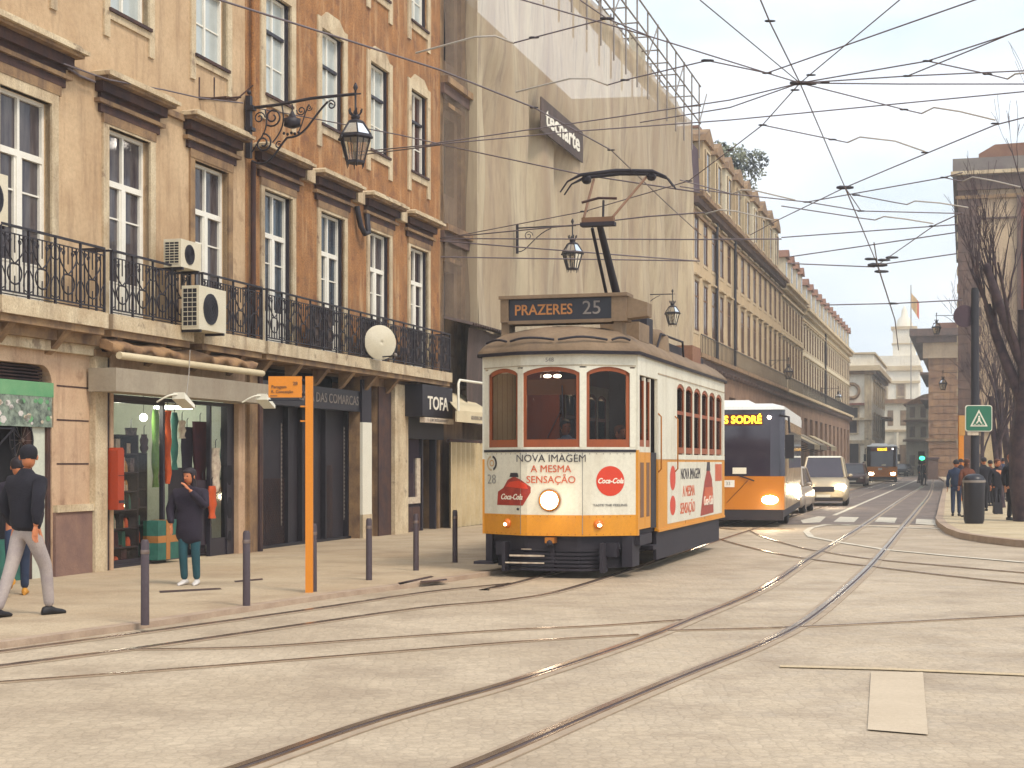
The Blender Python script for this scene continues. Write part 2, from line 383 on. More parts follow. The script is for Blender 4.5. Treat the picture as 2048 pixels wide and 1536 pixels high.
def window(par, sb, c, w, z0, z1, style, frame_m='white_frame', pane=None, outer=None, surround='stone', sw=.16):
    pane = pane or ['pane_dark', 'pane_brown', 'pane_curtain', 'pane_blue'][int(abs(c) * 7.3 + z0) % 4]
    a, b = c - w / 2, c + w / 2; fr = fm(sb); pn = fm(sb)
    y0, y1 = .10, .16
    if outer: fr.frame(a, b, z0, z1, .05, .04, .2, outer); a += .05; b -= .05; z1 -= .05
    fr.frame(a, b, z0, z1, .055, y0, y1, frame_m)
    if style == 'french':
        zt = z0 + (z1 - z0) * .70
        fr.box(a + .055, b - .055, y0 - .01, y1, zt, zt + .09); m_ = (a + b) / 2
        fr.box(m_ - .055, m_ + .055, y0 - .012, y1, z0 + .055, zt); fr.box(m_ - .025, m_ + .025, y0, y1, zt + .09, z1 - .055)
        for (p, q) in ((a + .055, m_ - .055), (m_ + .055, b - .055)):
            fr.box(p, p + .04, y0 + .005, y1, z0 + .055, zt); fr.box(q - .04, q, y0 + .005, y1, z0 + .055, zt)
            for k in (1, 2, 3):
                zz = z0 + .055 + (zt - z0 - .055) * k / 4 + .02; fr.box(p + .04, q - .04, y0 + .02, y1 - .01, zz - .012, zz + .012)
            fr.box(p + .04, q - .04, y0 + .03 if not outer else y0 + .01, y1 + .01, z0 + .055, z0 + (.55 if not outer else .62))
    else:
        zt = z0 + (z1 - z0) * .64; m_ = (a + b) / 2
        fr.box(a + .055, b - .055, y0 - .02, y1, zt - .03, zt + .03, outer or frame_m); fr.m = frame_m
        fr.box(m_ - .025, m_ + .025, y0 + .01, y1, z0 + .055, zt - .03); fr.box(m_ - .025, m_ + .025, y0 + .01, y1, zt + .03, z1 - .055)
        for zz in (z0 + (zt - z0) * .5,):
            fr.box(a + .055, m_ - .025, y0 + .025, y1 - .01, zz - .012, zz + .012); fr.box(m_ + .025, b - .055, y0 + .025, y1 - .01, zz - .012, zz + .012)
    o = fr.build('window', par)
    pn.add([(a, .15, z0), (b, .15, z0), (b, .15, z1), (a, .15, z1)], [(0, 1, 2, 3)]) if False else pn.box(a + .01, b - .01, .145, .15, z0 + .01, z1 - .01, pane)
    pn.build('pane', o)
    if surround:
        a, b = c - w / 2, c + w / 2; sr = fm(sb); sr.m = surround; e = -.035
        sr.box(a - sw, a, e, .08, z0, z1); sr.box(b, b + sw, e, .08, z0, z1); sr.box(a - sw, b + sw, e, .08, z1, z1 + sw)
        if style == 'sash':
            sr.box(a - sw, b + sw, e, .08, z0 - sw, z0); sr.box(a - sw, a - .0, e, .0, z0 - sw - .28, z0 - sw); sr.box(b, b + sw, e, .0, z0 - sw - .28, z0 - sw)
            sr.prism([(a - .02, z1 + sw), (b + .02, z1 + sw), (b - .25, z1 + sw + .17), (a + .25, z1 + sw + .17)], 'y', e, 0.0)
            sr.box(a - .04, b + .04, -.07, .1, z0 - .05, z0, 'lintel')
        sr.build('surround', o)
    return o
def pediment(par, sb, c, w, z=7.3):
    p = fm(sb); a, b = c - w / 2, c + w / 2
    p.box(a, b, -.32, 0, z, z + .055, 'stone'); p.box(a + .05, b - .05, -.26, 0, z - .05, z, 'stone_dirty')
    p.m = 'stone'; p.prism([(a + .02, z + .055), (b - .02, z + .055), (b - .14, z + .11), (a + .14, z + .11)], 'y', -.26, 0)
    p.box(a + .12, b - .12, -.14, 0, z - .2, z - .05, 'lintel'); p.box(a + .2, b - .2, -.05, 0, z - .48, z - .2, 'lintel'); p.box(a + .3, b - .3, -.045, 0, z - .62, z - .48, 'stone_dirty')  # shade between slab and window head is painted by these dark boxes
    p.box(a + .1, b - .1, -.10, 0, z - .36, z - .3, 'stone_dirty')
    return p.build('pediment', par)
def spiral(c, r, a0, turns, n=14, grow=.25):
    return [(c[0] + r * (1 - (1 - grow) * i / n) * math.cos(a0 + turns * 2 * math.pi * i / n), c[1] + r * (1 - (1 - grow) * i / n) * math.sin(a0 + turns * 2 * math.pi * i / n)) for i in range(n + 1)]
def railing(mb, s0, s1, y, z0, z1, step=.62):
    """wrought iron rail along s at depth y"""
    mb.m = 'iron'; H = z1 - z0
    mb.box(s0, s1, y - .02, y + .02, z1 - .03, z1); mb.box(s0, s1, y - .012, y + .012, z0 + .06, z0 + .08); mb.box(s0, s1, y - .01, y + .01, z1 - .12, z1 - .105)
    n = max(1, round((s1 - s0) / step)); st = (s1 - s0) / n
    T = lambda pts, r=.011: mb.tube([(p[0], y, p[1]) for p in pts], r, sides=4)
    for i in range(n + 1):
        q = s0 + i * st
        mb.box(q - .016, q + .016, y - .014, y + .014, z0, z1 - .03)
    for i in range(n):
        q = s0 + i * st; m_ = q + st / 2
        for k in (1, 2, 4, 5): x_ = q + st * k / 6; mb.box(x_ - .008, x_ + .008, y - .008, y + .008, z0 + .08, z1 - .12)
        T([(m_ - .0, z0 + .08), (m_, z0 + H * .3)], .011); T([(m_, z0 + H * .62), (m_, z1 - .12)], .011)
        for sg in (-1, 1):
            T(bez((m_, z0 + H * .18), (m_ + sg * .22, z0 + H * .2), (m_ + sg * .2, z0 + H * .5), (m_, z0 + H * .47), 8), .013)
            T(bez((m_, z0 + H * .47), (m_ + sg * .12, z0 + H * .55), (m_ + sg * .3, z0 + H * .72), (m_ + sg * .17, z0 + H * .84), 8), .013)
            T(spiral((m_ + sg * .12, z0 + H * .78), .06, 0 if sg > 0 else math.pi, sg * 1.2, 8), .009)
            T(bez((q + (st - .03 if sg > 0 else .03), z0 + H * .1), (m_ + sg * .1, z0 + H * .12), (m_ + sg * .25, z0 + H * .4), (q + (st - .02 if sg > 0 else .02), z0 + H * .42), 6), .01)
        T(bez((q, z0 + H * .66), (q + .14, z0 + H * .6), (q + .12, z0 + H * .9), (q, z0 + H * .86), 6), .01); T(bez((q, z0 + H * .66), (q - .14, z0 + H * .6), (q - .12, z0 + H * .9), (q, z0 + H * .86), 6) if i else [(q, z0 + .3), (q, z0 + .5)], .01)
        T([(q + .03, z0 + .03), (q + st - .03, z0 + .03)], .008)
    return mb
def balcony(par, sb, s0, s1, m='stone', returns=True, panels=None):
    y = -.42; b = fm(sb)
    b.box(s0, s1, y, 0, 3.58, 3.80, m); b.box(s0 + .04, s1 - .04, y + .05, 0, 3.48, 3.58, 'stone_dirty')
    q = s0 + .3
    while q < s1 - .3:
        b.prism([(y + .1, 3.48), (0, 3.48), (0, 3.15), (-.08, 3.2)], 'x', q, q + .16, 'stone_dirty'); q += 1.3
    o = b.build('balcony', par)
    r = fm(sb); railing(r, s0 + .04, s1 - .04, y + .05, 3.8, 4.74)
    r.m = 'iron'
    for e in (s0 + .05, s1 - .05):
        r.box(e - .015, e + .015, y + .05, 0, 4.71, 4.74)
        for k in range(1, 3): r.box(e - .009, e + .009, y + .05 + k * .12, y + .068 + k * .12, 3.8, 4.71)
    if panels:
        for a, c in panels: r.box(a, c, y + .075, y + .085, 3.84, 4.66, 'net_dark')
    r.build('railing', o); return o

# ---- cream townhouse
sA0, sA1 = -14.6, -2.37
cream = fac_thing('townhouse', 'cream plastered townhouse with stone ground floor and a gift shop at the left', 'building', sA0)
winA = [-11.7, -9.07, -6.35, -3.67]; w = fm(sA0)
holes = [(c - .61, c + .61, 3.82, 6.65) for c in winA] + [(c - .58, c + .58, 8.42, 10.3) for c in winA] + [(c - .58, c + .58, 11.85, 13.6) for c in winA]
wall_holes(w, sA0, sA1, 3.5, 15.2, holes, .2, 'cream_wall')
w.box(sA0, sA1, .2, 9, 3.5, 15.2, 'cream_wall')
gh = [(-13.6, -11.4, 0, 3.0), (-10.3, -8.42, 0, 3.0), (-6.9, -2.62, 0, 3.05)]
wall_holes(w, sA0, sA1, 0, 3.5, gh, .3, 'ground_stone')
w.build('wall', cream)
w = fm(sA0)                                                        # room behind the ground floor
w.box(-7.0, -2.4, 3.3, 3.4, 0, 3.3, 'shop_white'); w.box(-7.05, -6.95, .3, 3.3, 0, 3.3, 'shop_white'); w.box(-2.5, -2.4, .3, 3.3, 0, 3.3, 'shop_white')
w.box(-7.0, -2.4, .3, 3.3, 3.1, 3.3, 'shop_white'); w.box(-6.95, -2.5, .3, 3.3, 0.0, .06, 'shop_dark')
for k in range(7): w.box(-6.95, -2.5, 3.285, 3.3, .5 + k * .35, .512 + k * .35, 'stone_dirty')
w.build('shop_interior', cream)
q = fm(sA0); q.m = 'lintel'
for zz in (.98, 1.62, 2.24, 2.72): q.box(-8.3, -7.48, -.006, .0, zz, zz + .022)
q.box(-8.4, -7.42, -.05, 0, 0, .95, 'plinth'); q.box(-8.4, -7.42, -.08, 0, .95, 1.05, 'stone'); q.box(-14.6, -10.3, -.05, 0, 0, .95, 'plinth')
q.box(-14.6, -7.3, -.10, 0, 3.2, 3.34, 'stone'); q.box(-14.6, -7.3, -.2, 0, 3.34, 3.5, 'stone_dirty')
q.build('plinth_course', cream)
q = fm(sA0); q.box(-7.45, -7.12, -.1, .1, 0, 3.5, 'stone'); q.box(-7.5, -7.08, -.12, .1, 3.2, 3.3, 'stone_dirty'); q.build('pilaster', cream)
q = fm(sA0); q.box(-7.10, -7.0, -.05, .1, 0, 3.3, 'dark_frame'); q.box(-6.99, -6.9, -.07, .1, 0, 3.2, 'ground_stone'); q.build('door_post', cream)
for k, c in enumerate(winA):
    window(cream, sA0, c, 1.22, 3.82, 6.65, 'french', surround='stone' if k < 3 else 'stone_dirty')
    window(cream, sA0, c, 1.16, 8.42, 10.3, 'sash', pane='pane_pale')
    window(cream, sA0, c, 1.16, 11.85, 13.6, 'sash', pane='pane_pale')
for c in winA: pediment(cream, sA0, c, 2.25 if c < -8 else 2.15, 7.3 if c > -8 else 7.42)
q = fm(sA0); q.m = 'stone_dirty'
for c in (-10.38, -7.71, -5.0): q = fm(sA0); q.box(c - .3, c + .3, -.07, 0, 7.2, 7.3, 'stone_dirty'); q.build('string_course', cream)
for a, b in ((-13.1, -10.5), (-10.2, -7.62), (-7.5, -5.05), (-4.72, -2.42)): balcony(cream, sA0, a, b)
# arched louvre, poster, door below
q = fm(sA0); q.box(-10.3, -8.42, .2, .25, 0, 3.05, 'void')
q.m = 'black'
for k in range(6): q.box(-10.28, -8.5, .1, .16, 2.78 + k * .045, 2.80 + k * .045, 'lintel')
q.build('louvre', cream)
for sg, e in ((1, -8.42), (-1, -10.3)):
    q = fm(sA0); q.m = 'ground_stone'
    pts = [(e, 3.05), (e, 2.75)] + [(e - sg * .25 + sg * .25 * math.cos(R(t)), 2.75 + .25 * math.sin(R(t))) for t in range(10, 91, 16)] + [(e - sg * .25, 3.05)]
    q.prism(pts, 'y', 0.002, .19); q.build('arch_spandrel', cream)
t = fac_thing('landscape_poster', 'green and black landscape poster filling the top of the arched opening beside the walking man', 'poster', -9.3, -.05, 2.1)
q = fm(-9.3, -.05, 2.1); q.box(-10.28, -8.38, -.0, .03, 2.14, 2.76, 'poster_dark'); q.box(-10.28, -8.38, -.004, .0, 2.56, 2.76, 'poster_green')
bl = random.Random(3)
for k in range(46):
    x = -10.2 + bl.random() * 1.75; z = 2.18 + bl.random() * .32; r = .02 + bl.random() * .04
    q.add([(x + r * math.cos(a) * 1.5, -.006, z + r * math.sin(a)) for a in (0, 1, 2, 3, 4, 5)], [(0, 1, 2, 3, 4, 5)]); 
    q.mi[-1:] = [q.mats.index(q.m)]; q.m = bl.choice(['poster_green', 'goods_pale', 'shoe_white', 'poster_dark'])
q.build('print', t)
q = fm(sA0); q.box(-8.95, -8.82, .05, .12, 0, 2.14, 'lintel'); q.box(-8.82, -8.5, .06, .1, 0, 2.14, 'shop_white'); q.box(-8.5, -8.42, .02, .14, 0, 2.14, 'lintel'); q.box(-10.3, -8.95, .1, .14, 0, .62, 'goods_teal'); q.build('door', cream)
t = fac_thing('bicycle', 'bicycle hung behind the walking man, under the green landscape poster', 'bicycle', -9.35, 0, 1.4)
def wheel_v(mb, c, r, m='rubber'):
    mb.tube([(c[0] + r * math.cos(a * math.pi / 14), c[1], c[2] + r * math.sin(a * math.pi / 14)) for a in range(29)], .014, m, 5)
    mb.m = 'steel'
    for k in range(12):
        a = k * math.pi / 6; mb.tube([c, (c[0] + r * math.cos(a), c[1], c[2] + r * math.sin(a))], .0025, sides=3)
    mb.lathe([(.03, -.03), (.03, .03)], c, 8, axis='y')
for cx_, cz in ((-9.12, 1.95), (-10.15, 1.85)):
    q = fm(-9.35, 0, 1.4); wheel_v(q, (cx_, .02, cz), .27); q.build('wheel', t)
q = fm(-9.35, 0, 1.4); q.m = 'black'
for p in (((-10.15, .02, 1.85), (-9.75, .02, 1.8)), ((-9.75, .02, 1.8), (-9.3, .02, 2.1)), ((-9.75, .02, 1.8), (-9.9, .02, 2.1)), ((-9.9, .02, 2.1), (-9.3, .02, 2.1)), ((-10.15, .02, 1.85), (-9.9, .02, 2.1)), ((-9.3, .02, 2.12), (-9.12, .02, 1.95))): q.tube(p, .014, sides=6)
q.tube([(-9.3, .02, 2.1), (-9.26, .02, 1.66), (-9.2, -.06, 1.6), (-9.05, -.1, 1.63)], .012, sides=6); q.build('cycle_frame', t)

# ---- gift shop things
t = fac_thing('shop_canopy', 'grey canvas canopy box with folded awning above the gift shop window', 'awning', -5.3, 0, 2.68)
q = fm(-5.3, 0, 2.68); q.box(S(232, .5), S(540, .5), -.5, -.05, 2.68, 3.02, 'canvas'); q.build('valance', t)
q = fm(-5.3, 0, 2.68); q.tube([(S(238, .5), -.5, 3.2), (S(525, .5), -.5, 3.2)], .055, 'awning', 8); q.build('front_bar', t)
q = fm(-5.3, 0, 2.68); fo = []
for i in range(26):
    s_ = -7.5 + i * .19; d = .10 + .07 * math.sin(i * 1.9) + (.12 if i in (12, 13) else 0); fo.append([(s_, -.06, 3.45), (s_, -.28, 3.44 + .03 * math.sin(i)), (s_, -.42 - .03 * math.sin(i * 2.1), 3.40 - d * .3), (s_, -.40, 3.36 - d), (s_, -.2, 3.38 - d * .6)])
q.rings(fo, 'folded_canvas'); q.build('folded_cloth', t)
for sx in (-7.3, -3.2):
    q = fm(-5.3, 0, 2.68); q.tube([(sx, -.03, 3.3), (sx, -.3, 3.28), (sx, -.5, 3.2)], .02, 'iron', 6); q.build('arm', t)
q = fm(-5.3); 
shopfront = fac_thing('shop_window', 'glazed front of the gift shop full of hanging goods, left of the open door', 'shop window', -5.3, 0, 0)
q = fm(-5.3); q.m = 'dark_frame'; q.frame(-6.88, -5.05, .1, 2.62, .06, .1, .17); q.box(-6.88, -5.05, .08, .2, .02, .1); q.box(-6.88, -2.64, .08, .2, 2.62, 2.68); q.box(-2.9, -2.64, .08, .2, .02, 2.62); q.box(-3.5, -3.44, .1, .17, .35, 2.62); q.box(-3.5, -2.9, .1, .17, .02, .35); q.build('shop_frame', shopfront)
q = fm(-5.3); q.box(-6.82, -5.11, .13, .14, .16, 2.56, 'clear_glass'); q.box(-3.44, -2.9, .13, .14, .35, 2.62); q.build('glass_pane', shopfront)
gd = random.Random(11)
def goods(name, label, cat, s, y, z, w_, h, m, kind='cloth', grp=None):
    t = fac_thing(name, label, cat, s, -y, z, grp); q = MB(); n = 7; rg = []
    for i in range(n + 1):
        f = i / n; ww = w_ / 2 * (1 - .35 * (f if kind == 'cloth' else abs(f - .35) * 1.6)); dd = .05 + .02 * math.sin(i * 2 + s * 9); rg.append([(ww * math.cos(a) + .012 * math.sin(3 * a + i), dd * math.sin(a), h * (1 - f)) for a in [k * math.pi / 5 for k in range(10)]])
    q.rings(rg[::-1], m); q.build('body' if kind != 'cloth' else 'fabric', t)
    q = MB(); q.tube([(0, 0, h), (0, 0, h + .12), (.04, 0, h + .15)], .008, 'iron', 4); q.build('hook', t); return t
for (nm, lb, ct, px, y, zt, w_, h, m, k_) in [
    ('scarf', 'green scarf hanging leftmost under the lit tube of the gift shop', 'scarf', 311, .3, 2.5, .17, 1.25, 'goods_green', 'cloth'),
    ('scarf', 'pale scarf hanging between the green and the orange scarf', 'scarf', 322, .35, 2.48, .12, 1.15, 'goods_pale', 'cloth'),
    ('scarf', 'orange scarf hanging under the lit tube of the gift shop', 'scarf', 335, .3, 2.5, .17, 1.2, 'goods_orange', 'cloth'),
    ('scarf', 'teal scarf hanging right of the orange scarf', 'scarf', 349, .35, 2.48, .13, .95, 'goods_teal', 'cloth'),
    ('hanging_bag', 'white printed bag hanging right above the standing woman', 'bag', 431, .12, 1.9, .3, .75, 'goods_pale', 'bag'),
    ('hanging_bag', 'orange red leather bag hanging low beside the standing woman', 'bag', 424, .06, 1.25, .26, .55, 'goods_orange', 'bag'),
    ('hanging_bag', 'small pale bag hanging at the top of the shop door', 'bag', 364, .25, 2.35, .16, .3, 'goods_pale', 'bag'),
    ('jacket', 'dark maroon jacket hanging in the shop doorway behind the woman', 'jacket', 400, .35, 2.35, .55, 1.2, 'goods_maroon', 'cloth'),
    ('jacket', 'black jacket hanging lowest behind the woman in the shop doorway', 'jacket', 405, .25, 1.35, .6, 1.1, 'shop_dark', 'cloth'),
    ('jacket', 'black jacket hanging between the maroon jacket and the teal scarf', 'jacket', 374, .4, 2.25, .4, 1.2, 'plum_cloth', 'cloth'),
    ('jacket', 'long teal jacket hanging right of the white printed bag', 'jacket', 448, .2, 2.25, .2, .9, 'jeans_teal', 'cloth'),
    ('jacket', 'short tan jacket hanging high in the left pane of the gift shop', 'jacket', 262, .5, 2.2, .35, .5, 'goods_mix', 'cloth'),
    ('hanging_bag', 'small maroon bag hanging in the left pane of the gift shop', 'bag', 288, .4, 2.1, .18, .3, 'goods_maroon', 'bag'),
    ('scarf', 'patterned grey scarf hanging at the far right pane of the shop', 'scarf', 468, .3, 2.4, .16, 1.0, 'goods_mix', 'cloth'),
    ('jacket', 'long black coat hanging at the right jamb of the shop door', 'jacket', 455, .12, 1.6, .35, 1.3, 'black_cloth', 'cloth')]:
    goods(nm, lb, ct, S(px, -y), y, zt - h, w_, h, m, k_)
def shelf_unit(label, s0, s1, y, z1, rows, seed):
    t = fac_thing('display_shelf', label, 'shelf', s0, -y, .06); q = MB(); rr = random.Random(seed)
    q.box(0, s1 - s0, 0, .35, 0, .08, 'shop_dark'); q.box(0, .03, 0, .35, .08, z1); q.box(s1 - s0 - .03, s1 - s0, 0, .35, .08, z1); q.box(.03, s1 - s0 - .03, .32, .35, .08, z1, 'shop_dark')
    for k in range(1, rows + 1): q.box(.03, s1 - s0 - .03, .0, .32, z1 * k / rows - .02, z1 * k / rows)
    q.build('shelf_frame', t); q = MB()
    for k in range(rows):
        zz = max(.081, z1 * k / rows + .001); x = .06
        while x < s1 - s0 - .15:
            w_ = .04 + rr.random() * .09; h = min(z1 / rows - .05, .06 + rr.random() * .2)
            if rr.random() < .5: q.lathe([(w_ / 2, zz), (w_ / 2.2, zz + h * .6), (w_ / 4, zz + h)], (x + w_ / 2, .12, 0), 7, rr.choice(['goods_mix', 'goods_pale', 'shop_dark', 'goods_maroon', 'goods_orange', 'goods_teal', 'gold']))
            else: q.box(x, x + w_, .05, .2, zz, zz + h, rr.choice(['goods_mix', 'goods_pale', 'shop_dark', 'goods_maroon', 'goods_teal', 'shop_dark', 'void']))
            x += w_ + .02
    tag(q.build('merchandise', t), kind='stuff'); return t
shelf_unit('dark shelf of small souvenirs behind the left pane of the gift shop', -6.83, -5.72, .19, 2.02, 7, 1)
shelf_unit('tall shelf of grey souvenirs in the middle of the gift shop window', -5.68, -4.9, .5, 1.75, 6, 2)
shelf_unit('long shelf of goods along the back wall of the gift shop', -5.1, -2.6, 2.6, 1.9, 6, 4)
shelf_unit('narrow shelf of goods inside the right side of the shop door', -3.4, -2.7, .6, 1.5, 5, 5)
t = fac_thing('gift_parcel', 'dark green panel with tan cross ribbon at the foot of the shop window', 'parcel', S(328, 0), -.2, 0.11)
q = MB(); q.box(-.3, .42, -.26, 0, 0, .62, 'goods_teal'); q.build('box_body', t); q = MB(); q.box(-.04, .08, -.268, .005, 0, .625, 'box_tan'); q.box(-.3, .42, -.264, .003, .27, .38); q.build('ribbon', t)
t = fac_thing('tube_light', 'lit white fluorescent tube hanging at the top of the gift shop', 'lamp', S(305, -.5), -.45, 2.55)
q = MB(); q.tube([(0, 0, 0), (1.25, 0, .04)], .03, 'tube_lit', 8); q.build('tube', t); q = MB(); q.box(-.03, 1.3, -.05, .05, .05, .1, 'shop_white'); q.build('housing', t)
for nm, px, py in (('round ceiling lamp lit at the left pane of the gift shop', 287, 835), ('round ceiling lamp lit at the right end of the gift shop', 465, 843)):
    s_ = S(px, -1.2); z_ = ZF(px, py, -1.2); t = fac_thing('ceiling_lamp', nm, 'lamp', s_, -1.2, z_); q = MB(); q.ball((0, 0, 0), .07, 'tube_lit'); q.build('bulb', t); q = MB(); q.tube([(0, 0, .07), (0, 0, 3.1 - z_)], .006, 'iron', 4); q.build('rod', t)
t = fac_thing('wall_box', 'narrow red metal box fixed to the post left of the gift shop', 'wall box', -6.98, .08, .95)
q = MB(); q.prism([(-.09, 0), (.09, 0), (.09, .88), (.06, .92), (-.06, .92), (-.09, .88)], 'y', -.16, 0, 'red_box'); q.build('box_body', t); q = MB(); q.box(-.06, .08, -.166, -.16, .1, .14, 'shop_dark'); q.box(-.07, .09, -.166, -.16, .5, .51); q.build('coin_slot', t)
t = fac_thing('flood_lamp', 'small lit amber lamp on the red wall box', 'lamp', -6.75, .05, 1.0); q = MB(); q.ball((.0, -.05, .0), .05, 'lamp_warm', sc=(1.6, 1, .8)); q.build('bulb', t); q = MB(); q.box(-.03, .03, -.02, .04, -.03, .03, 'iron'); q.build('bracket', t)
for lb, px, py in (('white swan neck flood lamp in the middle of the grey canopy', 372, 812), ('white swan neck flood lamp at the right end of the grey canopy', 535, 812)):
    s_ = S(px, .85); z_ = ZF(px, py, .85); t = fac_thing('flood_lamp', lb, 'lamp', s_, .85, z_)
    q = MB(); q.hexa([(-.22, -.1, .1), (.1, -.1, -.04), (.1, .12, -.04), (-.22, .12, .1)], [(-.2, -.08, .2), (.14, -.08, .02), (.14, .1, .02), (-.2, .1, .2)], 'paint_white'); q.build('lamp_head', t)
    q = MB(); q.tube(bez((-.15, 0, .16), (-.3, .1, .2), (-.35, .2, .1), (-.35, .3, .05)), .014, 'paint_white', 6); q.build('arm', t)

# ---- orange townhouse
sB0, sB1 = sA1, 8.26
orange = fac_thing('townhouse', 'weathered orange townhouse with a long iron balcony between the cream house and the netted block', 'building', sB0)
winB = [-1.01, 1.56, 4.18, 6.72]; w = fm(sB0)
holes = [(c - .61, c + .61, 3.82, 6.68) for c in winB] + [(c - .56, c + .56, 8.38, 10.32) for c in winB] + [(c - .56, c + .56, 11.85, 13.7) for c in winB]
wall_holes(w, sB0 + .002, sB1, 3.5, 15.2, holes, .2, 'orange_wall'); w.box(sB0 + .002, sB1, .2, 9, 3.5, 15.2, 'orange_wall')
wall_holes(w, sB0 + .002, sB1, 0, 3.5, [(-1.7, 3.07, 0, 3.45), (3.6, 4.09, 0, 3.3), (5.81, sB1 - .1, 0, 3.45)], .5, 'stone_dirty')
w.build('wall', orange)
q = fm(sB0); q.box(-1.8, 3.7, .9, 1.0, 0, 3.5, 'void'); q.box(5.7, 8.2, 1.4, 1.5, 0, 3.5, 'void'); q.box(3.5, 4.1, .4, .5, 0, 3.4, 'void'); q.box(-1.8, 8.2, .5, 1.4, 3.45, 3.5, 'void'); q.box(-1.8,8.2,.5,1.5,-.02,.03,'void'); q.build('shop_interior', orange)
q = fm(sB0); q.box(4.09, 4.85, -.03, 0, 0, 3.3, 'lintel'); q.box(4.85, 5.81, -.08, 0, 0, 3.4, 'stone'); q.box(4.85, 5.05, -.12, -.08, 0, 3.4, 'stone'); q.build('pilaster', orange); q = fm(sB0); q.box(3.07, 3.6, -.06, 0.0, 0, 2.5, 'paint_white'); q.box(3.07, 3.6, -.07, 0.0, 0, .55, 'stone'); q.box(3.07, 3.6, -.05, 0.0, 2.5, 3.4, 'dark_frame'); q.build('pilaster', orange); q = fm(sB0); q.box(-2.3, -1.76, -.06, 0, 0, 3.3, 'stone_dirty'); q.box(-1.98, -1.85, -.1, -.06, 0, 3.2, 'lintel'); q.build('pilaster', orange)
for k, c in enumerate(winB):
    window(orange, sB0, c, 1.22, 3.82, 6.68, 'french', outer='dark_frame', sw=.15)
    window(orange, sB0, c, 1.12, 8.38, 10.32, 'sash', outer='dark_frame', pane='pane_pale' if k < 3 else None, sw=.2)
    window(orange, sB0, c, 1.12, 11.85, 13.7, 'sash', outer='dark_frame', pane='pane_pale', sw=.2)
    pediment(orange, sB0, c, 2.15)
q = fm(sB0); q.m = 'stone'
for c in (.27, 2.87, 5.45): q = fm(sB0); q.box(c - .2, c + .2, -.12, 0, 7.08, 7.32, 'stone'); q.build('string_course', orange)
balcony(orange, sB0, -2.3, 7.95, 'stone', panels=[(-.25, .75), (2.3, 3.3), (5.0, 6.0), (7.35, 7.9)])
q = fm(sB0); q.tube([(2.75, -.06, 7.0), (2.8, -.12, 6.6), (2.95, -.16, 6.45), (3.15, -.16, 6.5), (3.2, -.1, 6.9)], .06, 'iron', 8); q.build('downpipe', orange)
# gutter pipe between the houses
q = fm(sB0); q.tube([(-2.2, -.08, 3.5), (-2.2, -.08, 7.0)], .05, 'lintel', 8); q.tube([(-2.2, -.08, 7.6), (-2.2, -.08, 15)], .045, 'orange_wall', 8); q.build('drainpipe', orange)
# mesh shutters of the closed shop
t = fac_thing('closed_shop_front', 'closed dark shop front with diamond mesh shutters and grey lettering, behind the yellow stop post', 'shop front', -1.7, -.12)
def diamond(q, s0, s1, z0, z1, y, st=.09, m='lintel', r=.006):
    q.m = m; n = int((s1 - s0 + z1 - z0) / st)
    for i in range(n):
        for sg in (1, -1):
            x = s0 + i * st if sg == 1 else s1 - i * st
            a = (x, z0); L_ = min(z1 - z0, (x - s0) if sg == 1 else (s1 - x)); e = (z1 - z0)
            # clip diagonal going inwards-up
            x_end = x - sg * e; zs = z0; 
            if sg == 1 and x > s1: zs = z0 + (x - s1); a = (s1, zs)
            if sg == -1 and x < s0: zs = z0 + (s0 - x); a = (s0, zs)
            ze = z1
            if sg == 1 and x_end < s0: ze = z0 + (x - s0)
            if sg == -1 and x_end > s1: ze = z0 + (s1 - x)
            if ze - zs < .03: continue
            b = (a[0] - sg * (ze - zs), ze); q.tube([(a[0], y, zs), (b[0], y, ze)], r, sides=3, cap=False)
q = fm(-1.7, -.12); q.box(-1.68, 3.05, .35, .4, 0.02, 2.75, 'shutter_mesh'); q.build('backing', t)
for a, b, c, d in ((-1.66, -.05, .1, 1.35), (.75, 1.25, .1, 2.1), (1.95, 2.3, .1, 1.6)):
    q = fm(-1.7, -.12); diamond(q, a, b, c, d, .3); q.build('shutter', t)
q = fm(-1.7, -.12); q.m = 'black'
for s_ in (-1.68, -.02, .65, 1.8, 2.98): q.box(s_, s_ + .06, .24, .34, 0, 2.75)
q.box(-1.7, 3.07, .2, .34, 0.0, .1); q.build('post', t)
q = fm(-1.7, -.12); q.m = 'sign_grey'
for s_ in (-1.66, -.35, 2.75): 
    q = fm(-1.7, -.12); q.m = 'sign_grey'
    q.box(s_ + .005, s_ + .015, .232, .24, .45, 2.4)
    for k in range(24): q.box(s_, s_ + .02, .22, .24, .5 + k * .08, .54 + k * .08)
    q.build('chain', t)
q = fm(-1.7, -.12); q.box(-1.7, 3.6, -.0, .2, 2.72, 3.15, 'sign_navy'); q.build('fascia', t)
q = fm(-1.7, -.12); q.text('CASA DAS COMARCAS', .27, (1.45, -.008, 2.93), (1, 0, 0), (0, 0, 1), 'sign_grey', sx=1.1); q.build('lettering', t)
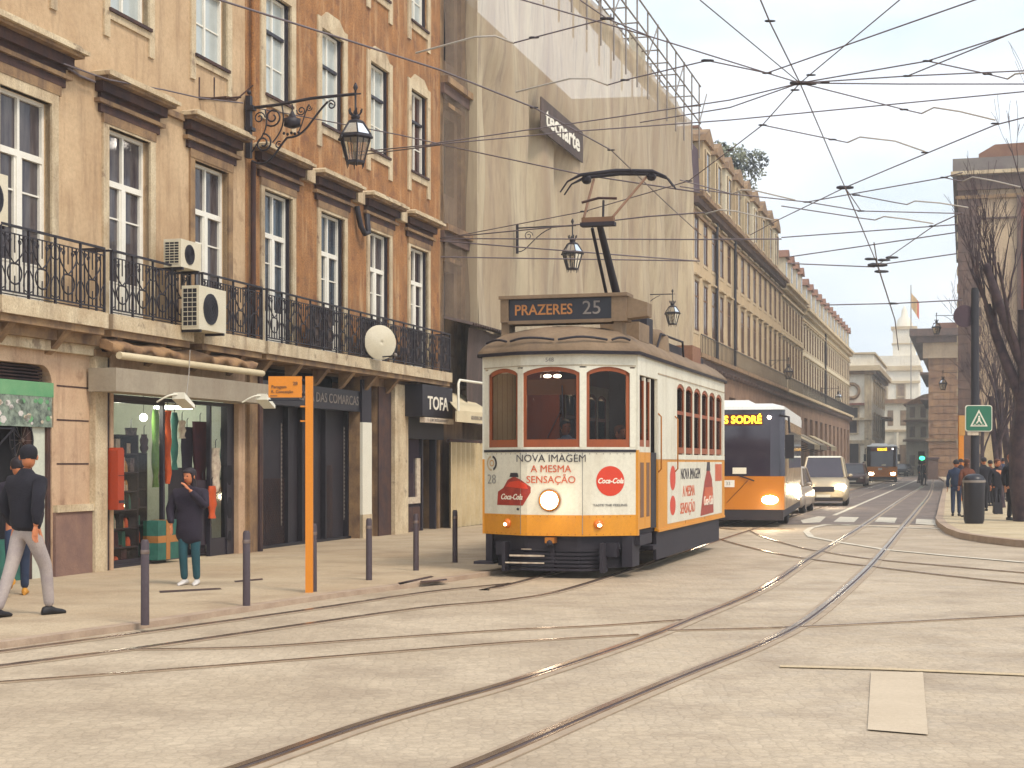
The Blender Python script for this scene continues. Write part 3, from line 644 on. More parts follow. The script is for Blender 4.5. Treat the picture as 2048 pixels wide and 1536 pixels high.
# TOFA cafe
t = fac_thing('cafe_front', 'dark cafe front with navy projecting sign box lettered TOFA, left of the tram', 'shop front', 5.9, 0)
sT0, sT1 = S(845, .5), S(905, .5)
q = fm(5.9); q.box(5.82, 8.3, -.08, .3, 2.2, 3.42, 'sign_navy'); q.build('fascia', t)
q = fm(5.9); q.box(sT0, sT1, -.5, -.08, 2.7, 3.42, 'sign_navy'); q.build('sign_box', t)
q = fm(5.9); q.text('TOFA', .42, ((sT0 + sT1) / 2, -.506, 3.0), (1, 0, 0), (0, 0, 1), 'ad_text_white', bold=.008, sx=1.35); q.build('lettering', t)
q = fm(5.9); q.box(sT0 + .1, sT1 + .02, -.52, -.4, 2.56, 2.68, 'goods_pale'); q.text('CAFE RESTAURANTE', .09, ((sT0 + sT1) / 2, -.525, 2.62), (1, 0, 0), (0, 0, 1), 'sign_grey', sx=1.5); q.build('name_strip', t)
q = fm(5.9); q.box(5.85, 6.9, .02, .08, 0, .62, 'lintel'); q.box(5.85, 6.9, .04, .07, .62, 2.2, 'bus_glass'); q.box(6.0, 6.85, .0, .035, .7, .85, 'goods_pale'); q.box(6.6, 6.85, .0, .035, .85, 1.75, 'goods_pale'); q.build('menu_window', t)
q = fm(5.9); q.box(6.95, 7.05, .0, .15, 0, 2.2, 'dark_frame'); q.box(7.9, 8.0, .0, .15, 0, 2.2); q.box(7.05, 7.9, .5, .55, 0, 2.2, 'void'); q.box(7.4, 7.46, .3, .36, 0, 2.2, 'sign_grey'); q.build('door', t)
t = fac_thing('awning', 'small cream awning with white frame between the TOFA sign and the tram', 'awning', 8.2, 0, 2.5)
q = fm(8.2, 0, 2.5); a, b = S(914, .9), S(990, .9)
q.hexa([(a, -.9, 2.6), (b, -.9, 2.6), (b, -.86, 2.6), (a, -.86, 2.6)], [(a, -.9, 2.85), (b, -.9, 2.85), (b, -.86, 2.85), (a, -.86, 2.85)], 'awning')
q.hexa([(a, -.9, 2.85), (b, -.9, 2.85), (b, .0, 3.35), (a + 1.5, .0, 3.35)], [(a, -.9, 2.87), (b, -.9, 2.87), (b, .0, 3.38), (a + 1.5, .0, 3.38)]); q.build('canvas', t)
q = fm(8.2, 0, 2.5); q.text('GELADOS CAFE', .13, ((a + b) / 2, -.906, 2.72), (1, 0, 0), (0, 0, 1), 'sign_grey'); q.build('lettering', t)
q = fm(8.2, 0, 2.5); q.tube([(a + .1, -.9, 2.85), (a + .1, -.9, 3.5), (a + .2, -.9, 3.58), (b, -.9, 3.6)], .03, 'paint_white', 6); q.build('tube_frame', t)

# ---- air conditioners, dish, wall things
def ac_unit(label, px0, px1, py0, py1, off, px_s=None):
    s0 = S(px0, off); s1 = S(px1, off); z1 = ZF(px0, py0, off); z0 = ZF(px0, py1, off)
    t = fac_thing('air_conditioner', label, 'air conditioner', s0, off, z0); w_ = s1 - s0; h = z1 - z0
    q = MB(); q.box(0, w_, 0, .3, 0, h, 'ac_white'); q.build('casing', t)
    q = MB(); q.lathe([(h * .36, -.012), (h * .36, .0)], (w_ * .42, 0, h * .5), 20, 'black', axis='y'); 
    for k in range(1, 5): q.tube([(w_ * .42 + h * .36 * k / 5 * math.cos(a * math.pi / 9), -.016, h * .5 + h * .36 * k / 5 * math.sin(a * math.pi / 9)) for a in range(19)], .004, 'iron', 3)
    q.build('fan_grille', t)
    q = MB(); q.m = 'black'
    q.box(-.006, 0, .04, .27, .05, h - .05)
    q.m = 'ac_white'
    for k in range(9): q.box(-.012, -.006, .03, .28, .05 + k * (h - .1) / 8, .06 + k * (h - .1) / 8)
    for k in range(4): q.box(-.012, -.006, .03 + k * .08, .036 + k * .08, .05, h - .05)
    q.build('side_grille', t)
    q = MB(); q.m = 'iron'; q.box(.05, .09, 0, off, -.04, 0); q.box(w_ - .09, w_ - .05, 0, off, -.04, 0); q.build('bracket', t)
ac_unit('large cream air conditioner hanging outside the balcony, above the right part of the gift shop', 398, 452, 570, 658, .75)
ac_unit('smaller air conditioner above the balcony rail, left of the third window', 362, 402, 477, 533, .55)
ac_unit('air conditioner cut by the left edge, standing on the first balcony', -40, 16, 335, 440, .38)
s_, z_ = S(760, .6), ZF(760, 685, .6)
t = fac_thing('satellite_dish', 'round cream satellite dish on the long iron balcony', 'satellite dish', s_, .6, z_)
q = MB(); rg = []
for k in range(6): rr_ = .36 * k / 5 + .002; rg.append([(rr_ * math.cos(a * math.pi / 12), -.02 - .06 * (1 - (k / 5) ** 2), rr_ * math.sin(a * math.pi / 12)) for a in range(24)])
q.rings(rg[::-1] + [[(p[0], p[1] + .03, p[2]) for p in r] for r in rg], 'ac_white'); q.v = [Matrix.Rotation(R(-42), 4, 'Z') @ v for v in q.v]; q.build('dish', t)
q = MB(); q.tube([(0, .1, -.1), (0, .02, -.3), (.05, -.3, -.28)], .015, 'iron', 5); q.ball((.05, -.32, -.26), .04, 'sign_grey'); q.build('feed_arm', t)
t = fac_thing('clothes_bracket', 'rusty iron drying bracket on the cream wall, left of the big lantern arm', 'bracket', S(398, .0), 0, 7.9)
q = MB(Matrix.Translation((-S(398, 0), 0, -7.9))); q.m = 'lintel'
for px in (398, 428): q.tube([(S(px, 0), 0, ZF(px, 155, 0)), (S(px, 0), 0, ZF(px, 198, 0) + .0), (S(px, 0) + .0, -.5, ZF(px, 198, 0))], .02, sides=5)
q.tube([(S(398, 0), -.02, ZF(398, 195, 0)), (S(470, 0), -.02, ZF(470, 200, 0)), (S(475, 0), -.3, ZF(470, 170, 0))], .015, sides=5); q.build('rods', t)
# ================================================================ netted building under repair
sC0 = 8.26
net = fac_thing('netted_building', 'tall building wrapped in beige scaffold netting behind the tram', 'building', sC0)
q = fm(sC0); wh = [(11.0 + k * 3.6 + .5, 11.0 + k * 3.6 + 2.4, 4.2, 11.0) for k in range(8)]
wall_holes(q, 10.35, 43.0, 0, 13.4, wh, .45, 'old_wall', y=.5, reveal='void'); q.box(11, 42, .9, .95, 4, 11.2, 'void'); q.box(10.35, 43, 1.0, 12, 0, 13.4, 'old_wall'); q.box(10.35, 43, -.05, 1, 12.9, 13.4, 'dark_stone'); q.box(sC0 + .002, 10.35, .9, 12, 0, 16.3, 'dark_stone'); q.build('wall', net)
q = fm(sC0)                                                          # narrow bay beside the orange house
wall_holes(q, sC0 + .002, 10.35, 0, 17, [(8.9, 9.7, 4.3, 6.4), (8.9, 9.7, 8.3, 10.2), (8.9, 9.7, 11.6, 13.4)], .3, 'old_wall', y=.12)
q.m = 'dark_stone'; q.box(8.27, 8.5, .0, .12, 3.5, 17, 'stone_dirty'); q.box(9.95, 10.34, 0.02, .12, 3.5, 17, 'stone_dirty')
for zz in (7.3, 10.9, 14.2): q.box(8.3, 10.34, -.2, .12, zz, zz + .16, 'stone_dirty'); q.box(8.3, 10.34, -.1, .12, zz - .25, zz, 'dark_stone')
q.box(8.85, 9.75, .35, .4, 4.2, 13.5, 'void')
for zz in (6.6, 10.4, 13.6): q.box(8.75, 9.85, -.06, .12, zz, zz + .1, 'stone_dirty')
q.build('side_bay', net)
def net_sheet(s0, s1, z0, z1, y, m, seed, amp=.12, ns=150, nz=26, zf=None):
    q = fm(sC0); q.m = m; vs = []; rr = random.Random(seed); ph = [rr.random() * 6 for _ in range(12)]
    for j in range(nz + 1):
        for i in range(ns + 1):
            u = i / ns; v = j / nz; s_ = s0 + (s1 - s0) * u; z = z0 + (z1 - z0) * v
            d = 0
            for k in range(5): d += math.sin(s_ * (1.1 + k * 1.37) + ph[k] + .5 * math.sin(z * .5 + ph[k + 5])) * (.5 / (k + 1))
            bay = (s_ - 11.0) % 3.6; arch = max(0, 1 - ((bay - 1.45) / 1.1) ** 2) * (1 if z < 10.5 else max(0, 1 - (z - 10.5) / 2.2))
            d = d * amp * min(1, max(.3, (15 - z) / 4) if zf else 1) + arch * .5 * (zf or 0) + .05 * math.sin(z * 1.3 + s_)
            vs.append((s_, y + d, z))
    q.smooth = True; q.add(vs, [(j * (ns + 1) + i, j * (ns + 1) + i + 1, (j + 1) * (ns + 1) + i + 1, (j + 1) * (ns + 1) + i) for j in range(nz) for i in range(ns)]); q.smooth = False
    return q.build('netting', net)
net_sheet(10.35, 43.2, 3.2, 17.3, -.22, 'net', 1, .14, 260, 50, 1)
net_sheet(9.0, 16.0, 2.6, 5.0, -.45, 'net_dark', 3, .14, 80, 10)
net_sheet(8.3, 10.4, 3.6, 17, -.06, 'net_veil', 5, .05, 40, 40)
q = fm(sC0); q.m = 'net'                                             # returning edge of the net
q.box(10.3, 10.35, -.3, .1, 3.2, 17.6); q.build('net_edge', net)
# canopy over the pavement
q = fm(sC0); q.m = 'net_dark'; pts = []
for i in range(60): q.add([(8.5 + i * .2, -.75, 5.0), (8.6 + i * .2, -.75, 5.07), (8.6 + i * .2, .1, 5.27), (8.5 + i * .2, .1, 5.2)], [(0, 1, 2, 3)]); q.add([(8.6 + i * .2, -.75, 5.07), (8.7 + i * .2, -.75, 5.0), (8.7 + i * .2, .1, 5.2), (8.6 + i * .2, .1, 5.27)], [(0, 1, 2, 3)])
q.build('canopy', net)
# banner
bs0, bs1 = S(1078, .35), S(1162, .35)
q = fm(sC0); zt, zb = ZF(1080, 195, .35), ZF(1080, 262, .35)
q.hexa([(bs0, -.42, zb), (bs1, -.42, zb + .0), (bs1, -.38, zb + .0), (bs0, -.38, zb)], [(bs0, -.42, zt), (bs1, -.42, zt), (bs1, -.38, zt), (bs0, -.38, zt)], 'net_dark'); q.build('banner', net)
q = fm(sC0); q.text('tecnarte', (zt - zb) * .78, ((bs0 + bs1) / 2, -.43, (zt + zb) / 2), (1, 0, 0), (0, 0, 1), 'ad_text_white', bold=.02, sx=(bs1 - bs0) * .9 / ((zt - zb) * .78 * 3.75)); q.build('banner_lettering', net)
# scaffold tubes on the roof
q = fm(sC0); q.m = 'sign_grey'
for k in range(14):
    s_ = 17.2 + k * 2.0
    for y in (-.55, .9): q.tube([(s_, y, 15.6 if y < 0 else 16.5), (s_, y, 19.0)], .035, sides=5)
    q.tube([(s_, -.55, 18.0), (s_ , .9, 18.0)], .03, sides=4)
    if k % 3 == 1: q.tube([(s_, -.58, 17.3), (s_ + 2, -.58, 19)], .03, sides=4)
for z_, y in ((17.2, -.6), (18.0, -.6), (18.9, -.6), (18.0, .95), (18.9, .95)): q.tube([(17, y, z_), (43.3, y, z_)], .035, sides=5)
q.build('scaffold_tubes', net)
q = fm(sC0); q.box(17, 43, .0, .6, 17.25, 17.32, 'hoarding'); q.box(31, 34, .1, .14, 17.32, 18.3, 'net_pale'); q.build('scaffold_boards', net)
t = fac_thing('site_hoarding', 'corrugated cream site hoarding along the pavement left of the tram front', 'hoarding', 8.4, .2)
q = fm(8.4, .2); q.m = 'hoarding'; n = 60; s_a, s_b = 8.35, 14.0
vs = []; 
for i in range(n + 1):
    s_ = s_a + (s_b - s_a) * i / n; d = -.2 + (.05 if (i // 2) % 2 else -.05); vs += [(s_, d, .05), (s_, d, 2.15)]
q.add(vs, [(2 * i, 2 * i + 2, 2 * i + 3, 2 * i + 1) for i in range(n)]); q.build('panel', t)
q = fm(8.4, .2); q.box(s_a, s_b, -.28, -.1, 0, .05, 'black'); q.box(s_a, s_b, -.22, -.15, 2.15, 2.22, 'lintel'); q.build('rail', t)

# ================================================================ long palace rows down the street
def row_building(name, label, s0, s1, eave, m, bays, rows, ledge=6.7, win_w=1.25, trim='stone', base='arcade', eave_m='far_trim', roof=None, roofz=3.0, proj=.55):
    t = fac_thing(name, label, 'building', s0); q = fm(s0); bw = (s1 - s0) / bays
    holes = [(s0 + (k + .5) * bw - win_w / 2, s0 + (k + .5) * bw + win_w / 2, a, b) for a, b in rows for k in range(bays)]
    wall_holes(q, s0, s1, ledge, eave, holes, .10, m); q.box(s0, s1, .10, 12, ledge, eave, m)
    ah = [(s0 + (k + .5) * bw * 2 - 1.2, s0 + (k + .5) * bw * 2 + 1.2, 0, 5.2) for k in range(bays // 2)]
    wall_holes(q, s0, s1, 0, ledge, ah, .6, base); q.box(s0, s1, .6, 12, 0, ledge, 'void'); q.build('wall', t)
    q = fm(s0); q.box(s0, s1, -proj, 0, eave, eave + .22, eave_m); q.box(s0, s1, -proj * .6, 0, eave - .3, eave, 'dark_stone' if eave_m == 'stone_dirty' else eave_m); q.box(s0, s1, -.12, 0, eave - .75, eave - .6, eave_m); q.build('cornice', t)
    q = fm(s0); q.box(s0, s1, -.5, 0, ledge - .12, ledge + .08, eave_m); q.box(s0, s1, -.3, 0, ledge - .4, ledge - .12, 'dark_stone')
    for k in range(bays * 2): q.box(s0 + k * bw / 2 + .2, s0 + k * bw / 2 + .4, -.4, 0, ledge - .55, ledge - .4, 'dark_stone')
    q.build('ledge', t)
    q = fm(s0); railing_simple(q, s0, s1, -.45, ledge + .08, ledge + .95); q.build('railing', t)
    if roof: 
        q = fm(s0); q.prism([(-proj, eave + .22), (4.0, eave + roofz), (8, eave + roofz), (12, eave + .22)], 'x', s0, s1, roof); q.build('roof', t)
    protos = {}
    for (a, b) in rows:
        h = round(b - a, 2)
        if h not in protos:
            f = MB(); f.frame(-win_w / 2, win_w / 2, 0, h, .06, .0, .03, 'oldtimber'); f.box(-.03, .03, .015, .03, .06, h - .06); f.box(-win_w / 2 + .06, win_w / 2 - .06, .01, .03, h * .68, h * .68 + .06)
            f.box(-win_w / 2, win_w / 2, .03, .04, 0, h, 'pane_dark'); f.frame(-win_w / 2 - .14, win_w / 2 + .14, -.14, h + .14, .14, -.025, .0, trim)
            f.box(-win_w / 2 - .25, win_w / 2 + .25, -.18, 0, h + .2, h + .28); protos[h] = f.mesh('window')
        for k in range(bays):
            MB().build('window', t, me=protos[h], loc=((k + .5) * bw, 0, a))
    return t
def railing_simple(q, s0, s1, y, z0, z1):
    q.m = 'iron'; q.box(s0, s1, y - .02, y + .02, z1 - .04, z1); n = int((s1 - s0) / .45)
    for k in range(n): q.box(s0 + k * .45, s0 + k * .45 + .03, y, y + .03, z0, z1 - .04)
bD = row_building('palace_row', 'yellow four storey palace row with attic dormers just past the netted building', 44.4, 81.4, 14.1, 'yellow_wall', 14, [(7.9, 10.3), (11.3, 13.4)], eave_m='stone_dirty')
bE = row_building('palace_row', 'golden buff palace row between the dormered row and the long pale one', 81.6, 96.0, 14.0, 'buff_wall', 7, [(7.9, 10.3), (11.0, 13.0)], roof='roof_tile', roofz=2.6)
bF = row_building('palace_row', 'long pale cream palace row reaching to the far crossing', 96.1, 147.4, 13.6, 'pale_wall', 22, [(7.6, 9.8), (10.6, 12.4)], roof='roof_tile', roofz=2.8)
# attic storey of the yellow row
q = fm(46.4); q.prism([(-.1, 14.32), (.0, 16.6), (1.6, 18.4), (8, 18.6), (12, 14.4)], 'x', 44.4, 79.0, 'roof_dark'); q.build('roof', bD)
for k in range(9):
    s_ = 48.2 + k * 3.6; q = fm(46.4); m = ['yellow_wall', 'buff_wall', 'pale_wall'][k % 3]
    q.box(s_, s_ + 2.2, -.25, 2.2, 14.32, 17.0, m); q.prism([(s_ - .2, 17.0), (s_ + 2.4, 17.0), (s_ + 2.2, 17.35), (s_ + 1.1, 17.8), (s_, 17.35)], 'y', -.4, 2.4, 'stone_dirty'); d = q.build('dormer', bD)
    q = fm(46.4); q.box(s_ + .45, s_ + 1.75, -.285, -.25, 14.6, 16.7, 'pane_dark'); q.frame(s_ + .45, s_ + 1.75, 14.6, 16.7, .1, -.34, -.28, 'stone'); q.build('window', d)
for k, (s_, h) in enumerate(((52, 19.6), (60, 20.2), (68, 20.0), (75, 19.4))):
    q = fm(46.4); q.box(s_, s_ + 1.2, 2.0, 3.2, 18, h, 'pale_wall'); q.box(s_ - .1, s_ + 1.3, 1.9, 3.3, h, h + .15, 'roof_tile'); q.build('chimney', bD)
for b_, s0_, n_, e_, sp in ((bE, 81.6, 4, 14.2, 3.5), (bF, 96.1, 13, 13.8, 3.9)):
    for k in range(n_):
        s_ = s0_ + 1 + k * sp; q = fm(s0_); q.box(s_, s_ + 1.5, -.1, 2.5, e_ + .1, e_ + 1.9, 'pale_wall'); q.prism([(s_ - .2, e_ + 1.9), (s_ + 1.7, e_ + 1.9), (s_ + .75, e_ + 2.5)], 'y', -.3, 2.6, 'roof_tile'); d = q.build('dormer', b_)
        q = fm(s0_); q.box(s_ + .4, s_ + 1.1, -.13, -.1, e_ + .5, e_ + 1.6, 'pane_dark'); q.build('window', d)
for sp_, b_, s0_ in ((S(1440), bD, 46.4), (S(1475), bD, 46.4), (S(1648), bF, 96.1)):
    q = fm(s0_); q.tube([(sp_, -.15, 6.8), (sp_, -.15, 13.8)], .09, 'iron', 6); q.build('drainpipe', b_)
# shop awnings under the far rows
for k, px in enumerate((1606, 1618, 1634, 1655)):
    s_ = S(px, 1.5); t = fac_thing('street_awning', ['dark awning nearest behind the bus', 'pale tilted awning behind the bus', 'brown awning further along the far arcade', 'farthest cream awning along the arcade'][k], 'awning', s_, 0, 2.9)
    q = MB(); q.hexa([(0, -1.8, 0), (5, -1.8, 0), (5, 0, .9), (0, 0, .9)], [(0, -1.8, .06), (5, -1.8, .06), (5, 0, .98), (0, 0, .98)], ['net_dark', 'awning', 'canvas', 'awning'][k]); q.box(0, 5, -1.82, -1.8, -.3, .06); q.build('canvas', t)
    q = MB(); q.tube([(.1, -1.8, 0), (.1, 0, -.4)], .03, 'iron', 4); q.tube([(4.9, -1.8, 0), (4.9, 0, -.4)], .03, 'iron', 4); q.build('arm', t)
# roof shrubs
def leafball(q, c, r, n, size, seed, m='leaf'):
    rr = random.Random(seed); q.m = m
    for i in range(n):
        while True:
            p = Vector((rr.uniform(-1, 1), rr.uniform(-1, 1), rr.uniform(-1, 1)))
            if p.length < 1: break
        p = Vector((c[0] + p.x * r[0], c[1] + p.y * r[1], c[2] + p.z * r[2])); a = Vector((rr.uniform(-1, 1), rr.uniform(-1, 1), rr.uniform(-1, 1))).normalized() * size; b = a.orthogonal().normalized() * size * .6
        q.add([p - a, p + b, p + a, p - b], [(0, 1, 2, 3)])
for lb, px, py, px_w, sd in (('bushy tree on the roof terrace right beside the netting', 1425, 330, 26, 1), ('paler bushy tree on the roof terrace, right of the other roof tree', 1478, 345, 34, 2)):
    s_ = S(px, -2.5); z_ = ZF(px, py, -2.5); t = fac_thing('roof_tree', lb, 'tree', s_, -2.5, 18.2)
    q = MB(); q.tube([(0, 0, 0), (.1, 0, z_ - 18.4)], [.12, .07], 'bark', 6)
    for k in range(7): a = k * .9; q.tube([(.08, 0, (z_ - 18.2) * .5), (1.1 * math.cos(a), 1.1 * math.sin(a), z_ - 18.2 + .5 * math.sin(k * 2))], [.05, .02], sides=4)
    q.build('trunk', t)
    q = MB(); rr = random.Random(sd)
    for k in range(16): a = rr.uniform(0, 6.3); leafball(q, (1.6 * math.cos(a) * rr.random(), 1.4 * math.sin(a), z_ - 18.2 + rr.uniform(-.8, 1.2)), (.7, .7, .5), 90, .13, sd * 50 + k, rr.choice(['leaf', 'leaf', 'leaf_dark']))
    q.build('crown', t)

# ================================================================ far end of the street
def world_box(q, a, b, z0, z1, depth, m):      # front face from point a to b (xy), going away along the street
    a = Vector((a[0], a[1], 0)); b = Vector((b[0], b[1], 0)); d = U * depth
    q.hexa([(*(a)[:2], z0), (*(b)[:2], z0), (*(b + d)[:2], z0), (*(a + d)[:2], z0)], [(*(a)[:2], z1), (*(b)[:2], z1), (*(b + d)[:2], z1), (*(a + d)[:2], z1)], m)
# white corner palace
base = Vector((43.0, 185.0, 0)); t = thing('corner_palace', 'pale stone corner palace with wreath relief facing the tram at the far crossing', 'building', base, math.atan2(-MS, 1) )
def LB(): return MB()
q = LB(); q.box(-18, 0, 0, 30, 0, 12.6, 'far_stone'); q.build('wall', t)
q = LB(); q.box(-18.5, .9, -.9, 30.5, 12.6, 13.2, 'far_trim'); q.box(-18.3, .5, -.5, 30.2, 12.2, 12.6, 'stone_dirty'); q.box(-18, .2, -.2, 30, 13.2, 14.6, 'far_stone'); q.box(-18.2, .4, -.4, 30.2, 14.6, 14.8, 'far_trim'); q.build('cornice', t)
q = LB(); q.tube([(-2.4 + .85 * math.cos(a * math.pi / 9), -.12, 10.2 + .85 * math.sin(a * math.pi / 9)) for a in range(19)], .2, 'stone_dirty', 6); q.build('wreath', t)
for (x, z, ww, hh) in ((-2.4, 5.2, 1.2, 1.6), (-2.4, 1.0, 1.6, 3.0), (-2.4, 7.0, 1.4, 1.2), (-6, 8, 1.4, 2.6), (-6, 2, 1.4, 3)):
    q = LB(); q.box(x - ww / 2, x + ww / 2, -.04, .0, z, z + hh, 'pane_dark'); q.frame(x - ww / 2 - .2, x + ww / 2 + .2, z - .2, z + hh + .2, .2, -.12, -.0, 'stone'); q.build('window', t)
q = LB(); q.box(-18, .1, -.5, 0, 6.7, 7.0, 'stone'); q.box(-4.0, -.9, -.6, 0, 8.5, 8.75, 'red_plaster'); q.box(-18, .3, -.3, 0, 3.9, 4.3, 'stone'); q.box(-.9, -.1, -.25, 0, 0, 12.2, 'stone'); q.build('string_course', t)
wm = MB(); wm.box(.02, .06, -.6, .6, 0, 2.4, 'pane_dark'); wm.box(.02, .14, -.8, -.6, -.2, 2.6, 'stone'); wm.box(.02, .14, .6, .8, -.2, 2.6); wm.box(.02, .25, -.9, .9, 2.6, 2.8); wmm = wm.mesh('window')
for k in range(6):
    for z in (1.2, 4.9, 8.9): MB().build('window', t, me=wmm, loc=(0, 3 + k * 4.8, z))
q = LB(); q.box(0.02, 1.6, 6, 12, 3.6, 3.9, 'brown_stone'); q.box(0.02, 1.2, 18, 29, 7.3, 7.6, 'brown_stone'); q.build('balcony', t)
# square's tower pavilion
tb = W(1752, 925, 270); t = thing('tower_pavilion', 'cream arcaded pavilion with a square turret closing the street', 'building', (tb.x, tb.y, 0), math.atan2(-MS, 1))
q = LB(); q.box(-8, 7.2, 0, 12, 0, 18.6, 'far_stone'); q.build('wall', t)
q = LB(); q.box(-8.4, 7.6, -.5, 12, 17.6, 18.4, 'far_trim'); q.box(-8, 7.2, -.1, 12, 18.4, 20.2, 'far_stone'); q.box(-8.2, 7.4, -.4, 0, 15.4, 15.8, 'far_trim'); q.build('cornice', t)
q = LB(); q.box(2.8, 6.6, .6, 5, 20.2, 24.8, 'far_stone'); q.box(2.5, 6.9, .3, 5.3, 24.8, 25.3, 'far_trim'); q.box(2.6, 6.8, .4, 5, 22.2, 22.4, 'far_trim'); q.lathe([(1.5, 25.3), (1.2, 26.6), (.6, 27.2), (.5, 28.2), (.1, 29)], (4.7, 2.5, 0), 8, 'far_stone'); q.build('turret', t)
for x in (-4, -1.5, 1.2, 4.2):
    for z, h in ((9.5, 3.4), (13.2, 2.0)):
        q = LB(); q.box(x - .6, x + .6, -.05, 0, z, z + h, 'old_wall'); q.frame(x - .8, x + .8, z - .2, z + h + .2, .2, -.14, 0, 'stone'); q.build('window', t)
for x in (-3, 0, 3, 5.6): q = LB(); q.lathe([(.45, 0), (.4, 6.5), (.55, 7)], (x, -.6, 0), 10, 'far_stone'); q.build('column', t)
q = LB(); q.box(-6.2, 6.8, -1.2, 0, 7, 7.8, 'stone'); q.build('entablature', t)
# low arcade and small house on the far right side of the gap
tb = W(1768, 925, 225); t = thing('arcade_wing', 'low cream arcade wing running under the turret', 'building', (tb.x, tb.y, 0), math.atan2(-MS, 1))
q = LB(); q.box(0, 5.5, 0, 25, 0, 10.2, 'far_stone'); q.build('wall', t); q = LB(); q.box(-.4, 6.0, -.5, 25, 10.2, 10.8, 'brown_stone'); q.box(-.2, 5.7, -.25, 25, 6.1, 6.4, 'stone'); q.build('cornice', t)
for x in (.9, 2.7, 4.5):
    q = LB(); q.box(x - .5, x + .5, -.05, 0, 0, 4.2, 'old_wall'); q.box(x - .4, x + .4, -.05, 0, 7, 9.2, 'old_wall'); q.build('window', t)
    q = LB(); q.lathe([(.25, 0), (.22, 5.6), (.3, 6.0)], (x + .9, -.5, 0), 8, 'far_stone'); q.build('column', t)
tb = W(1812, 925, 205); t = thing('gate_house', 'small ochre roofed house at the far end, left of the rusticated stone block', 'building', (tb.x, tb.y, 0), math.atan2(-MS, 1))
q = LB(); q.box(0, 4.4, 0, 15, 0, 9.3, 'pale_wall'); q.build('wall', t); q = LB(); q.prism([(-.4, 9.3), (4.8, 9.3), (4.6, 11.0), (2.2, 10.6)], 'y', -.4, 15, 'orange_wall'); q.box(-.4, 4.8, -.6, 0, 7.0, 7.3, 'brown_stone'); q.box(-.4, 4.8, -.6, 0, 4.4, 4.7, 'brown_stone'); q.build('roof', t)
for z in (1.2, 5, 7.6):
    for x in (.8, 2.2, 3.6): q = LB(); q.box(x - .35, x + .35, -.05, 0, z, z + 1.4, 'old_wall'); q.build('window', t)
# flag
tb = W(1822, 925, 265); t = thing('flag_pole', 'tall pole with a red and cream flag above the far roofs', 'flag', (tb.x, tb.y, 0))
q = MB(); q.tube([(0, 0, 0), (0, 0, 32)], .09, 'sign_grey', 6); q.build('pole', t)
q = MB(); fl = []
for i in range(7): x = i * .35; fl.append([(x * .55, .2 * math.sin(i), 30.8 - i * .25), (x * .55, .2 * math.sin(i), 28.4 - i * .35)])
q.rings(fl, 'flag_pale', cap=False, closed=False); q.m = 'flag_red'; q.rings([[(p[0] + .2, p[1] - .03, p[2] - .3) for p in r] for r in fl[2:]], cap=False, closed=False); q.build('cloth', t)
# rusticated stone block, right
a = W(1857, 925, 172); t = thing('rusticated_block', 'brown rusticated stone block with heavy cornice left of the tall corner building', 'building', (a.x, a.y, 0), math.atan2(-MS, 1))
q = LB(); q.box(0, 12, 0, 40, 0, 15.2, 'brown_stone'); q.m = 'brown_stone'
for k in range(18):
    for j in range(10): q.box(j * 1.15 + (.5 if k % 2 else 0), j * 1.15 + (.5 if k % 2 else 0) + 1.08, -.12, 0, .1 + k * .78, .1 + k * .78 + .7)
q.build('wall', t)
q = LB(); q.box(-2.0, 13, -1.6, 41, 15.6, 16.4, 'dark_stone'); q.box(-1.3, 12.6, -1.0, 40.6, 14.9, 15.6, 'dark_stone'); q.box(-.6, 12.3, -.5, 40.3, 13.2, 14.9, 'plaster'); q.box(-.3, 12.1, -.3, 40, 4.0, 4.3, 'stone_dirty')
q.box(.5, 12, -.3, 39, 16.4, 17.1, 'roof_tile'); q.build('cornice', t)
for z in (8.6, 11.4): q = LB(); q.box(-.9, 0, -.5, 30, z, z + .25, 'dark_stone'); q.build('side_cornice', t)
# tall corner building, right
a = W(1918, 925, 90); t = thing('corner_building', 'tall corner building with dark quoins, plaster panel and tiled roof at the right edge', 'building', (a.x, a.y, 0), math.atan2(-MS, 1))
q = LB(); q.box(0, 14, 0, 40, 0, 18.2, 'plaster'); q.build('wall', t)
q = LB(); q.m = 'dark_stone'; rr = random.Random(9)
for k in range(34): q.box(-.06, 1.02 + (.22 if k % 2 else 0), -.14, 0, .05 + k * .53, .05 + k * .53 + .5)
q.box(-.03, 1.0, -.08, 1, 0, 18.1); q.build('quoins', t)
q = LB(); q.box(3.35, 14, -.16, 0, 0, 16.9, 'red_plaster'); q.box(3.2, 3.42, -.22, 0, 0, 17, 'dark_stone'); q.build('side_panel', t)
q = LB(); q.box(-.35, 14, -.5, 40, 18.2, 19.2, 'copper'); q.box(-.1, 14, -.3, 40, 17.4, 18.2, 'dark_stone'); q.box(-.45, 14, -.65, 0, 18.25, 18.45, 'stone'); q.box(1.0, 3.4, -.12, 0, 15.7, 15.8, 'dark_stone'); q.box(-.2, 14, -.2, 0, 16.9, 17.1, 'stone_dirty'); q.build('cornice', t)
q = LB(); q.prism([(1.1, 19.2), (14, 19.2), (14, 20.3), (2.0, 20.1), (1.1, 19.6)], 'y', .5, 39, 'roof_tile'); q.build('roof', t)
q = LB(); q.box(1.05, 3.2, -.1, 0, 3.4, 3.6, 'dark_stone'); q.box(1.3, 3.1, -.06, 0, 0, 2.9, 'hoarding'); q.build('ground_panel', t)
q = LB(); q.m = 'stone'; rr = random.Random(4)
for k in range(16): z = 1.5 + k; q.box(-.12, -.04, -.1, .2, z, z + .5)
q.build('edge_blocks', t)
